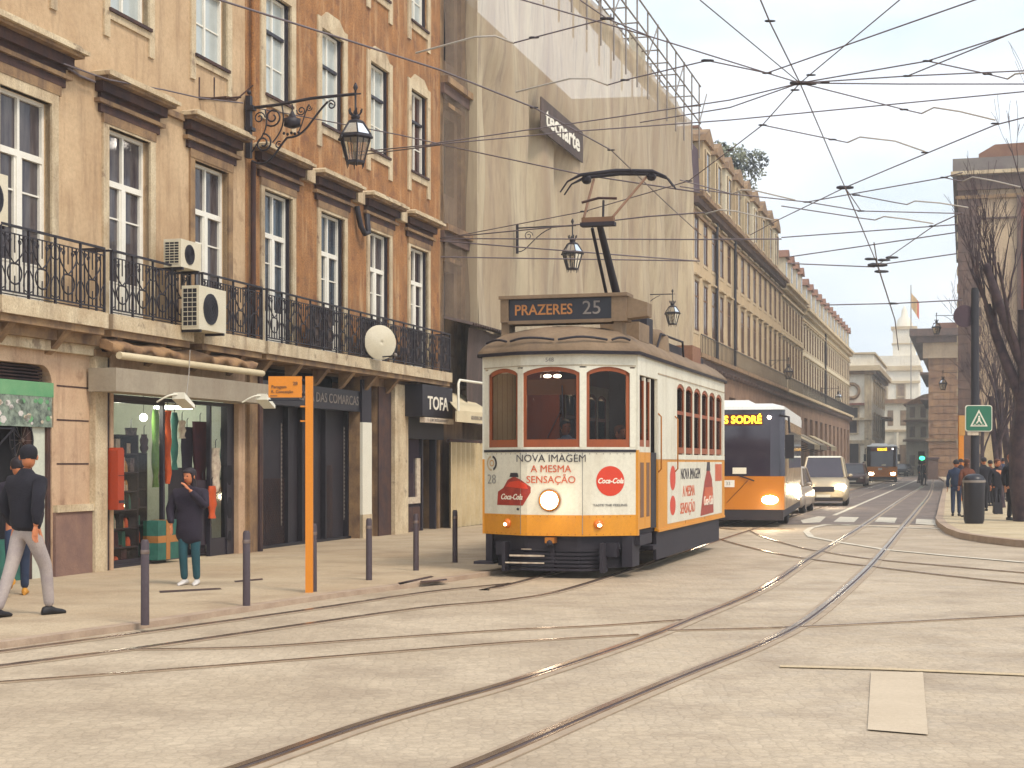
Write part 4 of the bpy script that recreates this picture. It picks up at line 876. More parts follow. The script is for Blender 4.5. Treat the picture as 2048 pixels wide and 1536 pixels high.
for z in (6.2, 10.5):
    q = LB(); q.box(4.4, 5.8, -.24, -.16, z, z + 2.6, 'pane_dark'); q.frame(4.2, 6.0, z - .2, z + 2.8, .2, -.26, -.16, 'stone_dirty'); q.build('window', t)
# ================================================================ ground
def sheet(name, pts, z, m, kind='structure', **kw):
    q = MB(); q.poly([(p[0], p[1], z) for p in pts], m); return q.build(name, kind=kind, **kw)
sheet('ground', [(-400, -60), (500, -60), (500, 700), (-400, 700)], -.006, 'cobble')
kb = [Vector((-20, 8.6, 0)), Vector((-9, 12.3, 0)), G(0, 1292), G(280, 1252), G(500, 1217), G(650, 1194), G(800, 1174), G(950, 1152), Vector((.75, 26, 0)), Vector((2.2, 31, 0))]
kb += [kb[-1] + U * t for t in (20, 60, 140)]
left = [P0 + U * s - OUT * .6 for s in (170, -20)]
def ribbon(mb, pts, off0, off1, z0, z1, m):
    """strip between two offsets (to the right of travel), top at z1 with sides down to z0"""
    pts = [Vector((p[0], p[1], 0)) for p in pts]; A = []; B = []
    for i, p in enumerate(pts):
        t = (pts[min(i + 1, len(pts) - 1)] - pts[max(0, i - 1)]).normalized(); n = Vector((t.y, -t.x, 0)); A.append(p + n * off0); B.append(p + n * off1)
    vs = []; 
    for a, b in zip(A, B): vs += [(a.x, a.y, z0), (a.x, a.y, z1), (b.x, b.y, z1), (b.x, b.y, z0)]
    fs = []
    for i in range(len(pts) - 1):
        o = 4 * i
        for k in range(3): fs.append((o + k, o + k + 1, o + k + 5, o + k + 4))
    mb.m = m; mb.add(vs, fs); return mb
PV = .05
q = MB(); q.m = 'pavement_sand'
for i in range(len(kb) - 1):
    pr = [kb[i], kb[i + 1]]; bk = [P0 + U * (p - P0).dot(U) - OUT * .6 for p in pr]; q.poly([(*pr[0][:2], PV), (*pr[1][:2], PV), (*bk[1][:2], PV), (*bk[0][:2], PV)])
q.build('pavement', kind='structure')
q = MB(); ribbon(q, kb, -.005, .16, -.02, PV + .004, 'kerb_stone'); q.build('kerb', kind='structure')
# right pavement with rounded corner
kr = [G(2500, 1120), G(2200, 1103), G(2048, 1093), G(1990, 1086), G(1940, 1078), G(1912, 1068), G(1894, 1056), G(1886, 1045), G(1888, 1036), G(1890, 1010), G(1894, 975), W(1893, 0, 130), W(1880, 0, 165)]
kr = [Vector((p[0], p[1], 0)) for p in kr]
q = MB(); q.poly([(p.x, p.y, .13) for p in kr] + [(90, 165, .13), (90, 25, .13)], 'pavement_pale'); q.build('pavement', kind='structure')
q = MB(); ribbon(q, kr, -.2, .005, -.02, .135, 'kerb_stone'); q.build('kerb', kind='structure')
# dark carriageway of the far street
a_ = [G(1560, 1049), G(1885, 1049)]
sheet('road', [(3.0, 43), (a_[0].x, a_[0].y), (a_[1].x + .6, a_[1].y), (kr[9].x + .1, kr[9].y), (kr[10].x + .1, kr[10].y), (kr[12].x, kr[12].y), (60, 330), (36, 330), (20, 100), (3, 43)][1:-1], .002, 'asphalt')
def gquad(pix): return [G(*p)[:2] for p in pix]
q = MB(); q.m = 'road_paint'
for pix in ([(1601, 1041), (1636, 1033), (1652, 1034), (1640, 1045), (1606, 1047)], [(1667, 1044), (1680, 1034), (1718, 1035), (1708, 1045)], [(1749, 1044), (1758, 1035), (1794, 1036), (1789, 1046)], [(1831, 1048), (1833, 1038), (1870, 1040), (1872, 1051)]):
    q.poly([(*G(*p)[:2], .008) for p in pix])
q.build('crossing_stripes', kind='structure')
def gline(name, pix, w_, m, z=.008):
    q = MB(); ribbon(q, [G(*p) for p in pix], -w_ / 2, w_ / 2, z - .004, z, m); return q.build(name, kind='structure')
gline('road_marking', [(1644, 1049), (1760, 1053), (1882, 1058)], .22, 'road_paint')
gline('road_marking', [(1668, 1031), (1745, 998), (1834, 960)], .14, 'road_paint')
gline('road_marking', [(1700, 1050), (1650, 1050), (1622, 1056), (1612, 1063), (1622, 1074), (1674, 1084), (1774, 1100), (1900, 1112), (2048, 1125), (2300, 1145)], .15, 'road_paint')
gline('road_marking', [(1560, 1333), (1760, 1338), (2048, 1350), (2300, 1362)], .11, 'road_paint_worn', .006)
sheet('road_patch', gquad([(1742, 1345), (1846, 1345), (1856, 1470), (1735, 1460)]), .004, 'patch')
for k, pix in enumerate(([(318, 1182), (440, 1176), (444, 1179), (320, 1186)], [(468, 1162), (525, 1157), (526, 1160), (470, 1165)], [(795, 1166), (862, 1152), (868, 1154), (800, 1170)], [(840, 1163), (893, 1158), (895, 1161), (842, 1166)])):
    q = MB(); q.poly([(*G(*p, PV)[:2], PV + .004) for p in pix], 'lintel'); q.build('pavement_slot', kind='structure')

# ---- tram rails
def smooth_pts(pix, n=8):
    P = [G(*p) if len(p) == 2 else Vector(p) for p in pix]; P = [P[0] * 2 - P[1]] + P + [P[-1] * 2 - P[-2]]; out = []
    for i in range(1, len(P) - 2):
        for k in range(n):
            t = k / n; a, b, c, d = P[i - 1:i + 3]; out.append(.5 * ((2 * b) + (c - a) * t + (2 * a - 5 * b + 4 * c - d) * t * t + (3 * b - a - 3 * c + d) * t ** 3))
    return out + [P[-2]]
def offset_path(P, d):
    r = []
    for i, p in enumerate(P):
        t = (P[min(i + 1, len(P) - 1)] - P[max(0, i - 1)]).normalized(); r.append(p + Vector((t.y, -t.x, 0)) * d)
    return r
def track(name, label, rails, bed=.2, head=.055, group='tram tracks'):
    t = thing(name, label, 'tram track', rails[0][0][:3] if False else tuple(rails[0][len(rails[0]) // 2]), 0, group); M = Matrix.Translation(-Vector(t.location))
    for P in rails:
        q = MB(M); ribbon(q, P, -bed * .35, bed * .65, -.004, .0045, 'rail_bed'); ribbon(q, P, head / 2, head / 2 + head * .55, 0, .0075, 'groove'); ribbon(q, P, head / 2 + head * .55, head / 2 + head * .9, 0, .010, 'rail_steel'); ribbon(q, P, -head / 2, head / 2, 0, .012, 'rail_steel'); q.build('rail', t)
    return t
r2 = smooth_pts([(-60, 1341), (0, 1332), (300, 1293), (600, 1250), (850, 1215), (1024, 1199), (1149, 1174), (1335, 1114), (1440, 1080), (5.9, 38.1, 0), (9.0, 48.8, 0), (32.4, 129.0, 0), (44, 170, 0)])
r1 = smooth_pts([(-60, 1311), (0, 1303), (300, 1263), (600, 1222), (850, 1185), (1024, 1167)]) + offset_path(r2, -.95)[46:]
track('tram_track', 'tram track under the yellow and white tram, curving in from the left edge', [r1, r2], .14, .045)
ra = smooth_pts([(250, 1605), (470, 1536), (750, 1440), (1024, 1363), (1274, 1280), (1374, 1240), (1524, 1176), (1624, 1112), (1724, 1051), (1800, 1000), (1850, 968), (39, 148, 0)])
rb = smooth_pts([(760, 1595), (922, 1536), (1024, 1494), (1174, 1429), (1354, 1354), (1524, 1285), (1624, 1229), (1724, 1145), (1770, 1095), (1803, 1055), (1835, 1018), (1860, 985), (40.2, 148, 0)])
track('tram_track', 'empty curving tram track in front, from the bottom edge to the far street', [ra, rb], .22, .055)
rc = smooth_pts([(250, 1300), (500, 1295), (750, 1278), (1024, 1260), (1200, 1252), (1370, 1240)])
rd = smooth_pts([(-60, 1369), (0, 1365), (400, 1335), (700, 1311), (1024, 1285), (1180, 1275), (1276, 1270)])
track('tram_track', 'faint branch track joining the curving track from the left', [rc, rd], .06, .02)
re_ = smooth_pts([(1410, 1062), (1439, 1078), (1524, 1101), (1609, 1117), (1724, 1131), (1880, 1150), (2048, 1168), (2200, 1180)])
rf = smooth_pts([(1500, 1062), (1530, 1075), (1599, 1095), (1654, 1105), (1749, 1119), (1900, 1133), (2048, 1146), (2200, 1158)])
track('tram_track', 'branch track crossing the street to the right below the stop line', [re_, rf], .07, .02)
rg_ = smooth_pts([(1330, 1262), (1549, 1256), (1774, 1246), (2048, 1232), (2200, 1225)])
track('tram_track', 'single thin rail running to the right edge in front of the crossing', [rg_], .06, .02)

# ================================================================ people
def skin_mesh(chains, sub=2, m=None):
    """chains: list of (points, radii) rooted in one graph by shared names"""
    vs = []; es = []; rs = []; idx = {}
    for ch in chains:
        prev = None
        for p in ch:
            key, co, r = p if len(p) == 3 else (p[0], None, None)
            if key not in idx: idx[key] = len(vs); vs.append(co); rs.append(r)
            k = idx[key]
            if prev is not None: es.append((prev, k))
            prev = k
    me = bpy.data.meshes.new('sk'); me.from_pydata(vs, es, []); o = bpy.data.objects.new('sk', me); COL.objects.link(o)
    sk = o.modifiers.new('s', 'SKIN'); ss = o.modifiers.new('u', 'SUBSURF'); ss.levels = sub; ss.render_levels = sub
    for i, r in enumerate(rs):
        d = me.skin_vertices[0].data[i]; d.radius = r if isinstance(r, tuple) else (r, r); d.use_root = (i == 0)
    bpy.context.view_layer.update()
    nm = bpy.data.meshes.new_from_object(o.evaluated_get(bpy.context.evaluated_depsgraph_get()))
    V = [v.co.copy() for v in nm.vertices]; Fc = [tuple(p.vertices) for p in nm.polygons]
    bpy.data.objects.remove(o); bpy.data.meshes.remove(me); bpy.data.meshes.remove(nm); return V, Fc
def NO(p): return noise.noise(p)
def head_rings(c, h=.235, yaw=0, tilt=0):
    """head with brow, nose, lips and chin; faces -y before yaw"""
    R_ = []; prof = [(-.50, .30, .36), (-.44, .52, .62), (-.34, .66, .82), (-.2, .74, .92), (-.05, .80, .98), (.1, .84, 1.0), (.25, .82, .98), (.36, .70, .84), (.45, .44, .54), (.5, .08, .1)]
    M = Matrix.Rotation(yaw, 3, 'Z') @ Matrix.Rotation(tilt, 3, 'X')
    for zf, wx, wy in prof:
        ring = []
        for k in range(20):
            a = 2 * math.pi * k / 20; x = math.cos(a) * wx * h * .39; y = math.sin(a) * wy * h * .47 + .012
            fr = max(0, -math.sin(a)) ** 8
            if zf in (-.05,): y -= .020 * fr
            if zf == -.2: y -= .012 * fr
            if zf == .1: y += .008 * fr
            if zf == -.44: y -= .012 * fr
            ring.append(tuple(Vector(c) + M @ Vector((x, y, zf * h))))
        R_.append(ring)
    return R_, M
def person(label, loc, rz, top='navy_cloth', legs='navy_cloth', shoes='shoe_black', hair='hair_dark', skin='skin', H=1.72, stride=.0, arms='down', head_yaw=0, head_tilt=0, coat=.0, hat=None, sub=1, bulk=1.0, hands=True, group=None, legs_on=True, lift=0.0, long_hair=False):
    t = thing('person', label, 'person', loc, rz, group); k = H / 1.75
    def V(x, y, z): return (x * k, y * k, z * k)
    hipx, shx = .085, .185 * bulk
    lk = {}
    for sg, st in ((-1, stride), (1, -stride)):
        y_f = -st; hip = V(sg * hipx, 0, .92); back = st < 0
        kn = V(sg * hipx * 1.05, y_f * .52 - (.05 if st > 0 else .02), .50); an = V(sg * hipx * 1.05, y_f + (.03), .09 + (lift if back else 0)); toe = V(sg * hipx * 1.3, y_f - (.14 if not (back and lift) else .05), .035 + (0 if not back else max(0, lift - .08)))
        lk[sg] = (hip, kn, an, toe)
    hd = V(0, -.02, 1.56)
    if arms == 'down': A = {-1: (V(-shx - .06, .02, 1.13), V(-shx - .07, -.06, .88)), 1: (V(shx + .06, .02, 1.13), V(shx + .07, -.06, .88))}
    elif arms == 'swing': A = {-1: (V(-shx - .07, .10, 1.15), V(-shx - .06, .12, .92)), 1: (V(shx + .08, .02, 1.14), V(shx + .08, -.10, .90))}
    elif arms == 'face': A = {-1: (V(-shx - .07, -.02, 1.14), V(-shx - .02, -.12, .90)), 1: (V(shx + .05, -.10, 1.17), V(.06, -.20, 1.44))}
    elif arms == 'pocket': A = {-1: (V(-shx - .10, .05, 1.13), V(-shx - .02, -.10, .92)), 1: (V(shx + .10, .05, 1.13), V(shx + .02, -.10, .92))}
    else: A = {-1: (V(-shx - .05, -.08, 1.15), V(-.12, -.25, 1.18)), 1: (V(shx + .05, -.08, 1.15), V(.12, -.25, 1.18))}
    b = MB(); b.smooth = True
    ch = [[('pel', V(0, 0, .95), (.15 * k, .11 * k)), ('wa', V(0, 0, 1.1), (.135 * k, .10 * k)), ('ch', V(0, -.01, 1.30), (.165 * k, .115 * k)), ('nk', V(0, 0, 1.45), .055 * k), ('nk2', V(0, -.015, 1.54), .05 * k)]]
    for sg in (-1, 1):
        el, wr = A[sg]; ch.append([('ch',), ('sh%d' % sg, V(sg * shx, 0, 1.38), .058 * k), ('el%d' % sg, el, .042 * k), ('wr%d' % sg, wr, .028 * k)])
        if legs_on:
            hip, kn, an, toe = lk[sg]; ch.append([('pel',), ('hp%d' % sg, hip, .085 * k), ('kn%d' % sg, kn, .058 * k), ('an%d' % sg, an, .04 * k)])
    v, f = skin_mesh(ch, sub); b.m = skin; b.add(v, f)
    hc = V(0, -.035, 1.635); hr, HM = head_rings(hc, .232 * k, head_yaw, head_tilt); b.rings(hr, skin)
    for sg in (-1, 1):
        e = Vector(hc) + HM @ Vector((sg * .082 * k, .012, -.01)); b.ball(e, .028 * k, skin, 6, 4, (.4, .7, 1.1))
    nse = Vector(hc) + HM @ Vector((0, -.108 * k, -.015)); b.ball(nse, .016 * k, skin, 6, 4, (.8, 1.2, 1.5))
    if hands:
        for sg in (-1, 1):
            el, wr = Vector(A[sg][0]), Vector(A[sg][1]); d = (wr - el).normalized(); side = Vector((0, -1, 0)) - d * d.y * -1; side = (Vector((0, -1, 0)) - d * Vector((0, -1, 0)).dot(d)).normalized(); nn = d.cross(side)
            L_ = .085 * k
            b.rings([[wr + d * a * L_ + side * w_ * math.cos(t_) * k + nn * .014 * k * math.sin(t_) for t_ in [j * math.pi / 4 for j in range(8)]] for a, w_ in ((-.1, .024), (.35, .036), (.8, .04), (1.02, .036))], skin)
            for fi, (o_, fl) in enumerate(((-.03, .055), (-.01, .07), (.01, .075), (.03, .068))):
                p = wr + d * L_ + side * o_ * k; cu = nn * (-sg) * .012 * k
                b.tube([p - d * .01, p + d * fl * .5 * k + cu * .5, p + d * fl * k * .95 + cu * 1.8], [.0095 * k, .0088 * k, .0065 * k], skin, 6)
            p = wr + d * .25 * L_ + side * .03 * k; b.tube([p, p + side * .028 * k + d * .02, p + side * .035 * k + d * .055 * k], [.011 * k, .010 * k, .008 * k], skin, 6)
    b.smooth = False; b.build('body', t)
    # eyes, mouth
    e = MB()
    for sg in (-1, 1): e.ball(Vector(hc) + HM @ Vector((sg * .034 * k, -.088 * k, .012 * k)), .011 * k, 'hair_dark', 6, 4, (1.3, .6, .8))
    e.ball(Vector(hc) + HM @ Vector((0, -.098 * k, -.066 * k)), .02 * k, 'ad_dark_red', 6, 4, (1.2, .4, .35)); e.build('facial_features', t)
    # clothes
    c = MB(); c.smooth = True; c.m = top; zl = .86 - coat
    ch = [[('hem', V(0, 0, zl), (.185 * k * bulk, .135 * k * bulk)), ('pel', V(0, 0, 1.0), (.175 * k * bulk, .13 * k * bulk)), ('wa', V(0, 0, 1.15), (.17 * k * bulk, .125 * k * bulk)), ('ch', V(0, -.005, 1.33), (.195 * k * bulk, .135 * k * bulk)), ('nk', V(0, .005, 1.47), .085 * k), ('nk2', V(0, 0, 1.52), .07 * k)]]
    for sg in (-1, 1):
        el, wr = A[sg]; wv = Vector(wr); ev = Vector(el); ch.append([('ch',), ('sh%d' % sg, V(sg * shx * .96, 0, 1.375), .074 * k * bulk), ('el%d' % sg, el, .066 * k * bulk), ('wr%d' % sg, tuple(wv + (ev - wv) * .06), .05 * k)])
    v, f = skin_mesh(ch, sub); v = [p + Vector((NO(p * 9), NO(p * 9 + Vector((5, 0, 0))), NO(p * 9 + Vector((0, 5, 0))) * .3)) * .02 for p in v]; c.add(v, f); c.smooth = False; c.build('jacket', t)
    if legs_on:
        c = MB(); c.smooth = True; c.m = legs
        ch = [[('pel', V(0, 0, .98), (.15 * k, .115 * k)), ('cr', V(0, 0, .9), (.14 * k, .11 * k))]]
        for sg in (-1, 1):
            hip, kn, an, toe = lk[sg]; av = Vector(an); kv = Vector(kn); ch.append([('cr',), ('hp%d' % sg, V(sg * hipx, 0, .84), .095 * k), ('kn%d' % sg, kn, .072 * k), ('an%d' % sg, tuple(av + (kv - av) * -.04), .056 * k)])
        v, f = skin_mesh(ch, sub); c.add(v, f); c.smooth = False; c.build('trousers', t)
        for sg in (-1, 1):
            hip, kn, an, toe = lk[sg]; an = Vector(an); toe = Vector(toe); d = Vector((toe.x - an.x, toe.y - an.y, 0)).normalized(); n_ = Vector((-d.y, d.x, 0)); z0 = toe.z - .035; q = MB(); rr = []
            for a, w_, h in ((-.09, .02, .05), (-.07, .036, .085), (0, .04, .10), (.08, .044, .065), (.15, .046, .05), (.19, .03, .035), (.205, .01, .02)):
                o_ = Vector((an.x, an.y, max(0.0, z0 + (lift * .35 if (lift and an.z > .15 * k and a < .05) else 0)))) + d * a * k
                rr.append([o_ + n_ * w_ * k * math.cos(u) + Vector((0, 0, 1)) * (h / 2 * k + h / 2 * k * math.sin(u)) for u in [j * math.pi / 5 for j in range(10)]])
            q.rings(rr, shoes); q.build('shoe', t)
    hq = MB(); hq.m = hair
    hh = []
    for zf, wx, wy, cut in ((-.12, .80, .86, .0), (.0, .90, .99, .15), (.15, .94, 1.03, .3), (.28, .90, 1.03, 1), (.4, .78, .9, 1), (.5, .5, .6, 1), (.55, .1, .12, 1)):
        ring = []
        for j in range(16):
            a = 2 * math.pi * j / 16; s_ = math.sin(a); yy = s_ * wy * .232 * k * .5 + .014
            if cut < 1 and s_ < -.1: yy = -.02 + .0 * s_ - (cut * .05)
            ring.append(Vector(hc) + HM @ Vector((math.cos(a) * wx * .232 * k * .42, yy, zf * .232 * k)))
        hh.append(ring)
    if hat: 
        hq.m = hat
    if long_hair: hh = [[p + HM @ Vector((0, .01, -.14 * k)) for p in hh[0]]] + hh
    hq.rings(hh); hq.build('beanie' if hat else 'hair', t)
    return t
WALK = G(58, 1232, PV)
person('man in black jacket and black beanie walking past in pale jeans at the left edge', (G(52, 1232, PV).x, G(52, 1232, PV).y, PV), R(150), 'navy_cloth', 'jeans_grey', 'shoe_black', 'hair_dark', 'skin', 1.78, .26, 'swing', R(45), 0, .02, hat='black_cloth', sub=2, bulk=1.12)
person('walker in dark coat and orange sneakers, mostly hidden by the man in the beanie', (G(36, 1192, PV).x, G(36, 1192, PV).y, PV), R(200), 'plum_cloth', 'blue_cloth', 'shoe_orange', 'hair_dark', 'skin', 1.66, .2, 'down', 0, 0, .0, sub=1, bulk=1.05, lift=.18)
person('young woman in long dark coat and teal trousers standing before the gift shop', (G(380, 1170, PV).x, G(380, 1170, PV).y, PV), R(-8), 'plum_cloth', 'jeans_teal', 'shoe_white', 'hair_dark', 'skin', 1.52, .02, 'face', R(-18), R(6), .26, sub=2, bulk=1.22, long_hair=True)
def RG(x, y): g = G(x, y, .13); return (g.x, g.y, .13)
person('person in black suit standing rightmost near the kerb, back to the tree', RG(2020, 1040), R(30), 'black_cloth', 'black_cloth', 'shoe_black', 'hair_ginger', 'skin_pale', 1.74, .07, 'down', R(-20), 0, .08, sub=1)
person('woman with long brown hair behind the litter bin', RG(1934, 1034), R(200), 'brown_cloth', 'plum_cloth', 'shoe_black', 'hair_brown', 'skin', 1.62, .03, 'pocket', 0, 0, .1, sub=1, long_hair=True)
person('person in blue jacket waiting left of the litter bin', RG(1912, 1032), R(160), 'blue_cloth', 'blue_cloth', 'shoe_black', 'hair_dark', 'skin', 1.6, .05, 'down', R(20), 0, .05, sub=1)
person('dark haired person standing right behind the litter bin', RG(1968, 1022), R(185), 'navy_cloth', 'black_cloth', 'shoe_black', 'hair_dark', 'skin', 1.68, .05, 'down', 0, 0, .12, sub=1)
person('tall person in navy coat between the bin and the person in the black suit', RG(1994, 1028), R(10), 'navy_cloth', 'navy_cloth', 'shoe_black', 'hair_brown', 'skin', 1.62, .06, 'down', R(30), 0, .1, sub=1)
person('person in dark coat cut by the right edge of the pavement group', RG(2046, 1020), R(-20), 'plum_cloth', 'black_cloth', 'shoe_black', 'hair_brown', 'skin_pale', 1.66, .05, 'down', 0, 0, .15, sub=1)
for lb, px, py, rz_, tp, hr_, hh_ in (('short person in brown coat between the two dark figures behind the bin', 1981, 1012, 190, 'brown_cloth', 'hair_dark', 1.6), ('person in black coat behind the person in the black suit', 2030, 1010, 15, 'black_cloth', 'hair_brown', 1.72), ('person in dark blue coat far back on the right pavement near the leaning tree', 2006, 1000, 200, 'blue_cloth', 'hair_dark', 1.7), ('person in dark coat far back on the right pavement left of the sign pole', 1922, 1004, 170, 'plum_cloth', 'hair_dark', 1.66)):
    person(lb, RG(px, py), R(rz_), tp, 'black_cloth', 'shoe_black', hr_, 'skin', hh_, .06, 'down', 0, 0, .15, sub=1)
t = thing('handbag', 'black handbag carried low beside the person in the black suit', 'bag', RG(1996, 1034)); q = MB(); q.hexa([(-.14, -.06, .12), (.12, -.06, .08), (.12, .06, .08), (-.14, .06, .12)], [(-.12, -.05, .42), (.1, -.05, .40), (.1, .05, .40), (-.12, .05, .42)], 'black'); q.build('bag_body', t); q = MB(); q.tube(arc3 := [(-.08, 0, .42), (-.04, 0, .62), (.04, 0, .62), (.07, 0, .40)], .01, 'black', 5); q.build('strap', t)

# ================================================================ tram
TH = math.atan2(1, MS) - math.pi / 2           # heading of local +y
tram = thing('tram', 'yellow and white vintage tram with soft drink adverts, route board and lit headlamp', 'tram', (.557, 22.15, 0), TH)
A1, C1 = R(33), (.42, 0.0)
def fr(u):                                       # front outline: distance along it from the centre -> x, y
    s_ = 1 if u >= 0 else -1; u = abs(u)
    a = .36; r = .22; La = r * A1
    if u < a: x, y, nx, ny = u, 0, 0, -1
    elif u < a + La: t_ = (u - a) / r; x, y, nx, ny = a + r * math.sin(t_), r * (1 - math.cos(t_)), math.sin(t_), -math.cos(t_)
    else:
        d = u - a - La; x = a + r * math.sin(A1) + d * math.cos(A1); y = r * (1 - math.cos(A1)) + d * math.sin(A1); nx, ny = math.sin(A1), -math.cos(A1)
    return s_ * x, y, s_ * nx, ny
UE = 1.27                                         # u at the corner
xe, ye, _, _ = fr(UE)
def FP(p): x, y, nx, ny = fr(p.x); return (x - nx * p.y, y - ny * p.y, p.z)     # (u, depth inwards, z)
def fbox(q, u0, u1, d0, d1, z0, z1, m, n=None):
    n = n or max(1, int(abs(u1 - u0) / .1)); q.fn = FP
    for i in range(n): q.box(u0 + (u1 - u0) * i / n, u0 + (u1 - u0) * (i + 1) / n, d0, d1, z0, z1, m)
    q.fn = None
HX, LEN = 1.17, 8.75
# floor, side and rear shell
q = MB()
fbox(q, -UE, UE, 0, .05, .60, .90, 'tram_yellow'); fbox(q, -UE, UE, .0, .05, .90, 1.80, 'tram_cream'); fbox(q, -UE, UE, -.012, .05, 1.80, 1.835, 'tram_dark'); fbox(q, -UE, UE, -.0, .05, 1.835, 1.87, 'tram_cream')
q.m = 'tram_yellow'
q.build('front_panel', tram)
q = MB(); pil = [(-UE, -1.18), (-.52, -.42), (.42, .52), (1.18, UE)]
for a, b in pil: fbox(q, a, b, -.005, .05, 1.87, 3.0, 'tram_cream')
# arched head of the three windows
for a, b in ((-1.18, -.52), (-.42, .42), (.52, 1.18)):
    n = 12; q.fn = FP; q.m = 'tram_cream'
    for i in range(n):
        ua, ub = a + (b - a) * i / n, a + (b - a) * (i + 1) / n; h = lambda u: 2.93 + .09 * max(0, math.sin(math.pi * (u - a) / (b - a))) ** .7 - .0
        q.hexa([(ua, -.005, h(ua)), (ub, -.005, h(ub)), (ub, .05, h(ub)), (ua, .05, h(ua))], [(ua, -.005, 3.02), (ub, -.005, 3.02), (ub, .05, 3.02), (ua, .05, 3.02)])
    q.fn = None
fbox(q, -UE, UE, -.005, .05, 3.02, 3.25, 'tram_cream'); fbox(q, -UE, UE, -.012, -.005, 3.03, 3.045, 'net'); q.build('front_frame', tram)
for a, b in ((-1.18, -.52), (-.42, .42), (.52, 1.18)):
    q = MB(); q.m = 'tram_wood'; n = 10
    fbox(q, a, a + .05, .015, .05, 1.87, 2.95, 'tram_wood', 1); fbox(q, b - .05, b, .015, .05, 1.87, 2.95, 'tram_wood', 1); fbox(q, a + .05, b - .05, .015, .05, 1.87, 1.98, 'tram_wood'); q.fn = FP
    for i in range(n):
        ua, ub = a + (b - a) * i / n, a + (b - a) * (i + 1) / n; h = lambda u: 2.90 + .09 * max(0, math.sin(math.pi * (u - a) / (b - a))) ** .7
        q.hexa([(ua, .015, h(ua) - .03), (ub, .015, h(ub) - .03), (ub, .05, h(ub) - .03), (ua, .05, h(ua) - .03)], [(ua, .015, h(ua) + .035), (ub, .015, h(ub) + .035), (ub, .05, h(ub) + .035), (ua, .05, h(ua) + .035)])
    q.fn = None; o = q.build('window', tram)
    q = MB(); fbox(q, a + .05, b - .05, .03, .036, 1.98, 2.95, 'tram_glass'); q.build('pane', o)
q = MB(); fbox(q, -.36, .36, .06, .08, 2.62, 2.84, 'sign_amber'); fbox(q, -1.15, 1.15, .12, .14, 2.98, 3.1, 'tram_dark'); q.build('route_blind_box', tram)
# adverts and lettering on the front
def ftext(q, txt, size, u, z, m, **k):
    q.fn = None; x, y, nx, ny = fr(u); o_ = Vector((x + nx * .006, y + ny * .006, z)); q.text(txt, size, o_, (-ny, nx, 0) if False else Vector((-ny, nx, 0)), (0, 0, 1), m, **k)
q = MB(); ftext(q, 'NOVA IMAGEM', .152, .0, 1.705, 'ad_black', sx=1.0, bold=-.001); ftext(q, '548', .085, -.02, 3.115, 'sign_grey')
q.fn = None; q.build('lettering', tram)
q = MB(); ftext(q, 'A MESMA', .145, .0, 1.555, 'ad_orange'); ftext(q, 'SENSAÇÃO', .145, .0, 1.40, 'ad_orange'); q.build('lettering', tram)
q = MB(); uc = .88; x, y, nx, ny = fr(uc); tx, ty = -ny, nx
def disc(q, uc, zc, r, m, off=.004, n=28, r2=None):
    x, y, nx, ny = fr(uc); q.m = m; q.add([(x - ny * r * math.cos(a * 2 * math.pi / n) + nx * off, y + nx * r * math.cos(a * 2 * math.pi / n) + ny * off, zc + (r2 or r) * math.sin(a * 2 * math.pi / n)) for a in range(n)], [tuple(range(n))])
disc(q, uc, 1.385, .215, 'ad_red'); ftext(q, 'Coca-Cola', .105, uc, 1.385, 'ad_text_white', shear=.35, bold=.003, sx=.86)
ftext(q, 'TASTE THE FEELING', .045, uc + .0, 1.04, 'ad_grey', sx=1.3); q.build('advert', tram)
q = MB(); uc = -.62; x, y, nx, ny = fr(uc)
def FQ(pts, m, off): 
    q.m = m; us = [p[0] for p in pts]; a, b = min(us), max(us); n = max(2, int((b - a) / .02)); q.fn = lambda p: FP(Vector((p.x, -off, p.z)))
    def zr(u):
        zz = []
        for (u0, z0), (u1, z1) in zip(pts, pts[1:] + pts[:1]):
            if min(u0, u1) <= u <= max(u0, u1) and u0 != u1: zz.append(z0 + (z1 - z0) * (u - u0) / (u1 - u0))
        return (min(zz), max(zz)) if zz else None
    for i in range(n):
        ua, ub = a + (b - a) * i / n + 1e-5, a + (b - a) * (i + 1) / n - 1e-5; za, zb_ = zr(ua), zr(ub)
        if za and zb_: q.add([(ua, 0, za[0]), (ub, 0, zb_[0]), (ub, 0, zb_[1]), (ua, 0, za[1])], [(0, 1, 2, 3)])
    q.fn = None
FQ([(-.98, 1.03), (-.42, 1.03), (-.30, 1.22), (-.30, 1.30), (-.45, 1.40), (-.60, 1.45), (-.74, 1.40), (-.84, 1.28), (-.97, 1.22)], 'ad_dark_red', .004)
FQ([(-.70, 1.44), (-.50, 1.44), (-.52, 1.50), (-.69, 1.50)], 'ad_black', .006); FQ([(-.78, 1.30), (-.34, 1.27), (-.36, 1.34), (-.5, 1.39), (-.7, 1.37)], 'ad_red', .007)
ftext(q, 'Coca-Cola', .115, -.66, 1.15, 'ad_text_white', shear=.35, bold=.002, sx=.95); q.build('advert', tram)
q = MB(); q.m = 'ad_black'; uc = -1.10
def ring(q, uc, zc, r, a0, a1, w_, m):
    x, y, nx, ny = fr(uc); q.m = m; n = 12
    for i in range(n):
        aa = [R(a0 + (a1 - a0) * (i + j) / n) for j in (0, 1)]; q.add([(x - ny * rr * math.cos(a) + nx * .005, y + nx * rr * math.cos(a) + ny * .005, zc + rr * math.sin(a)) for a in aa for rr in (r, r - w_)], [(0, 1, 3, 2)])
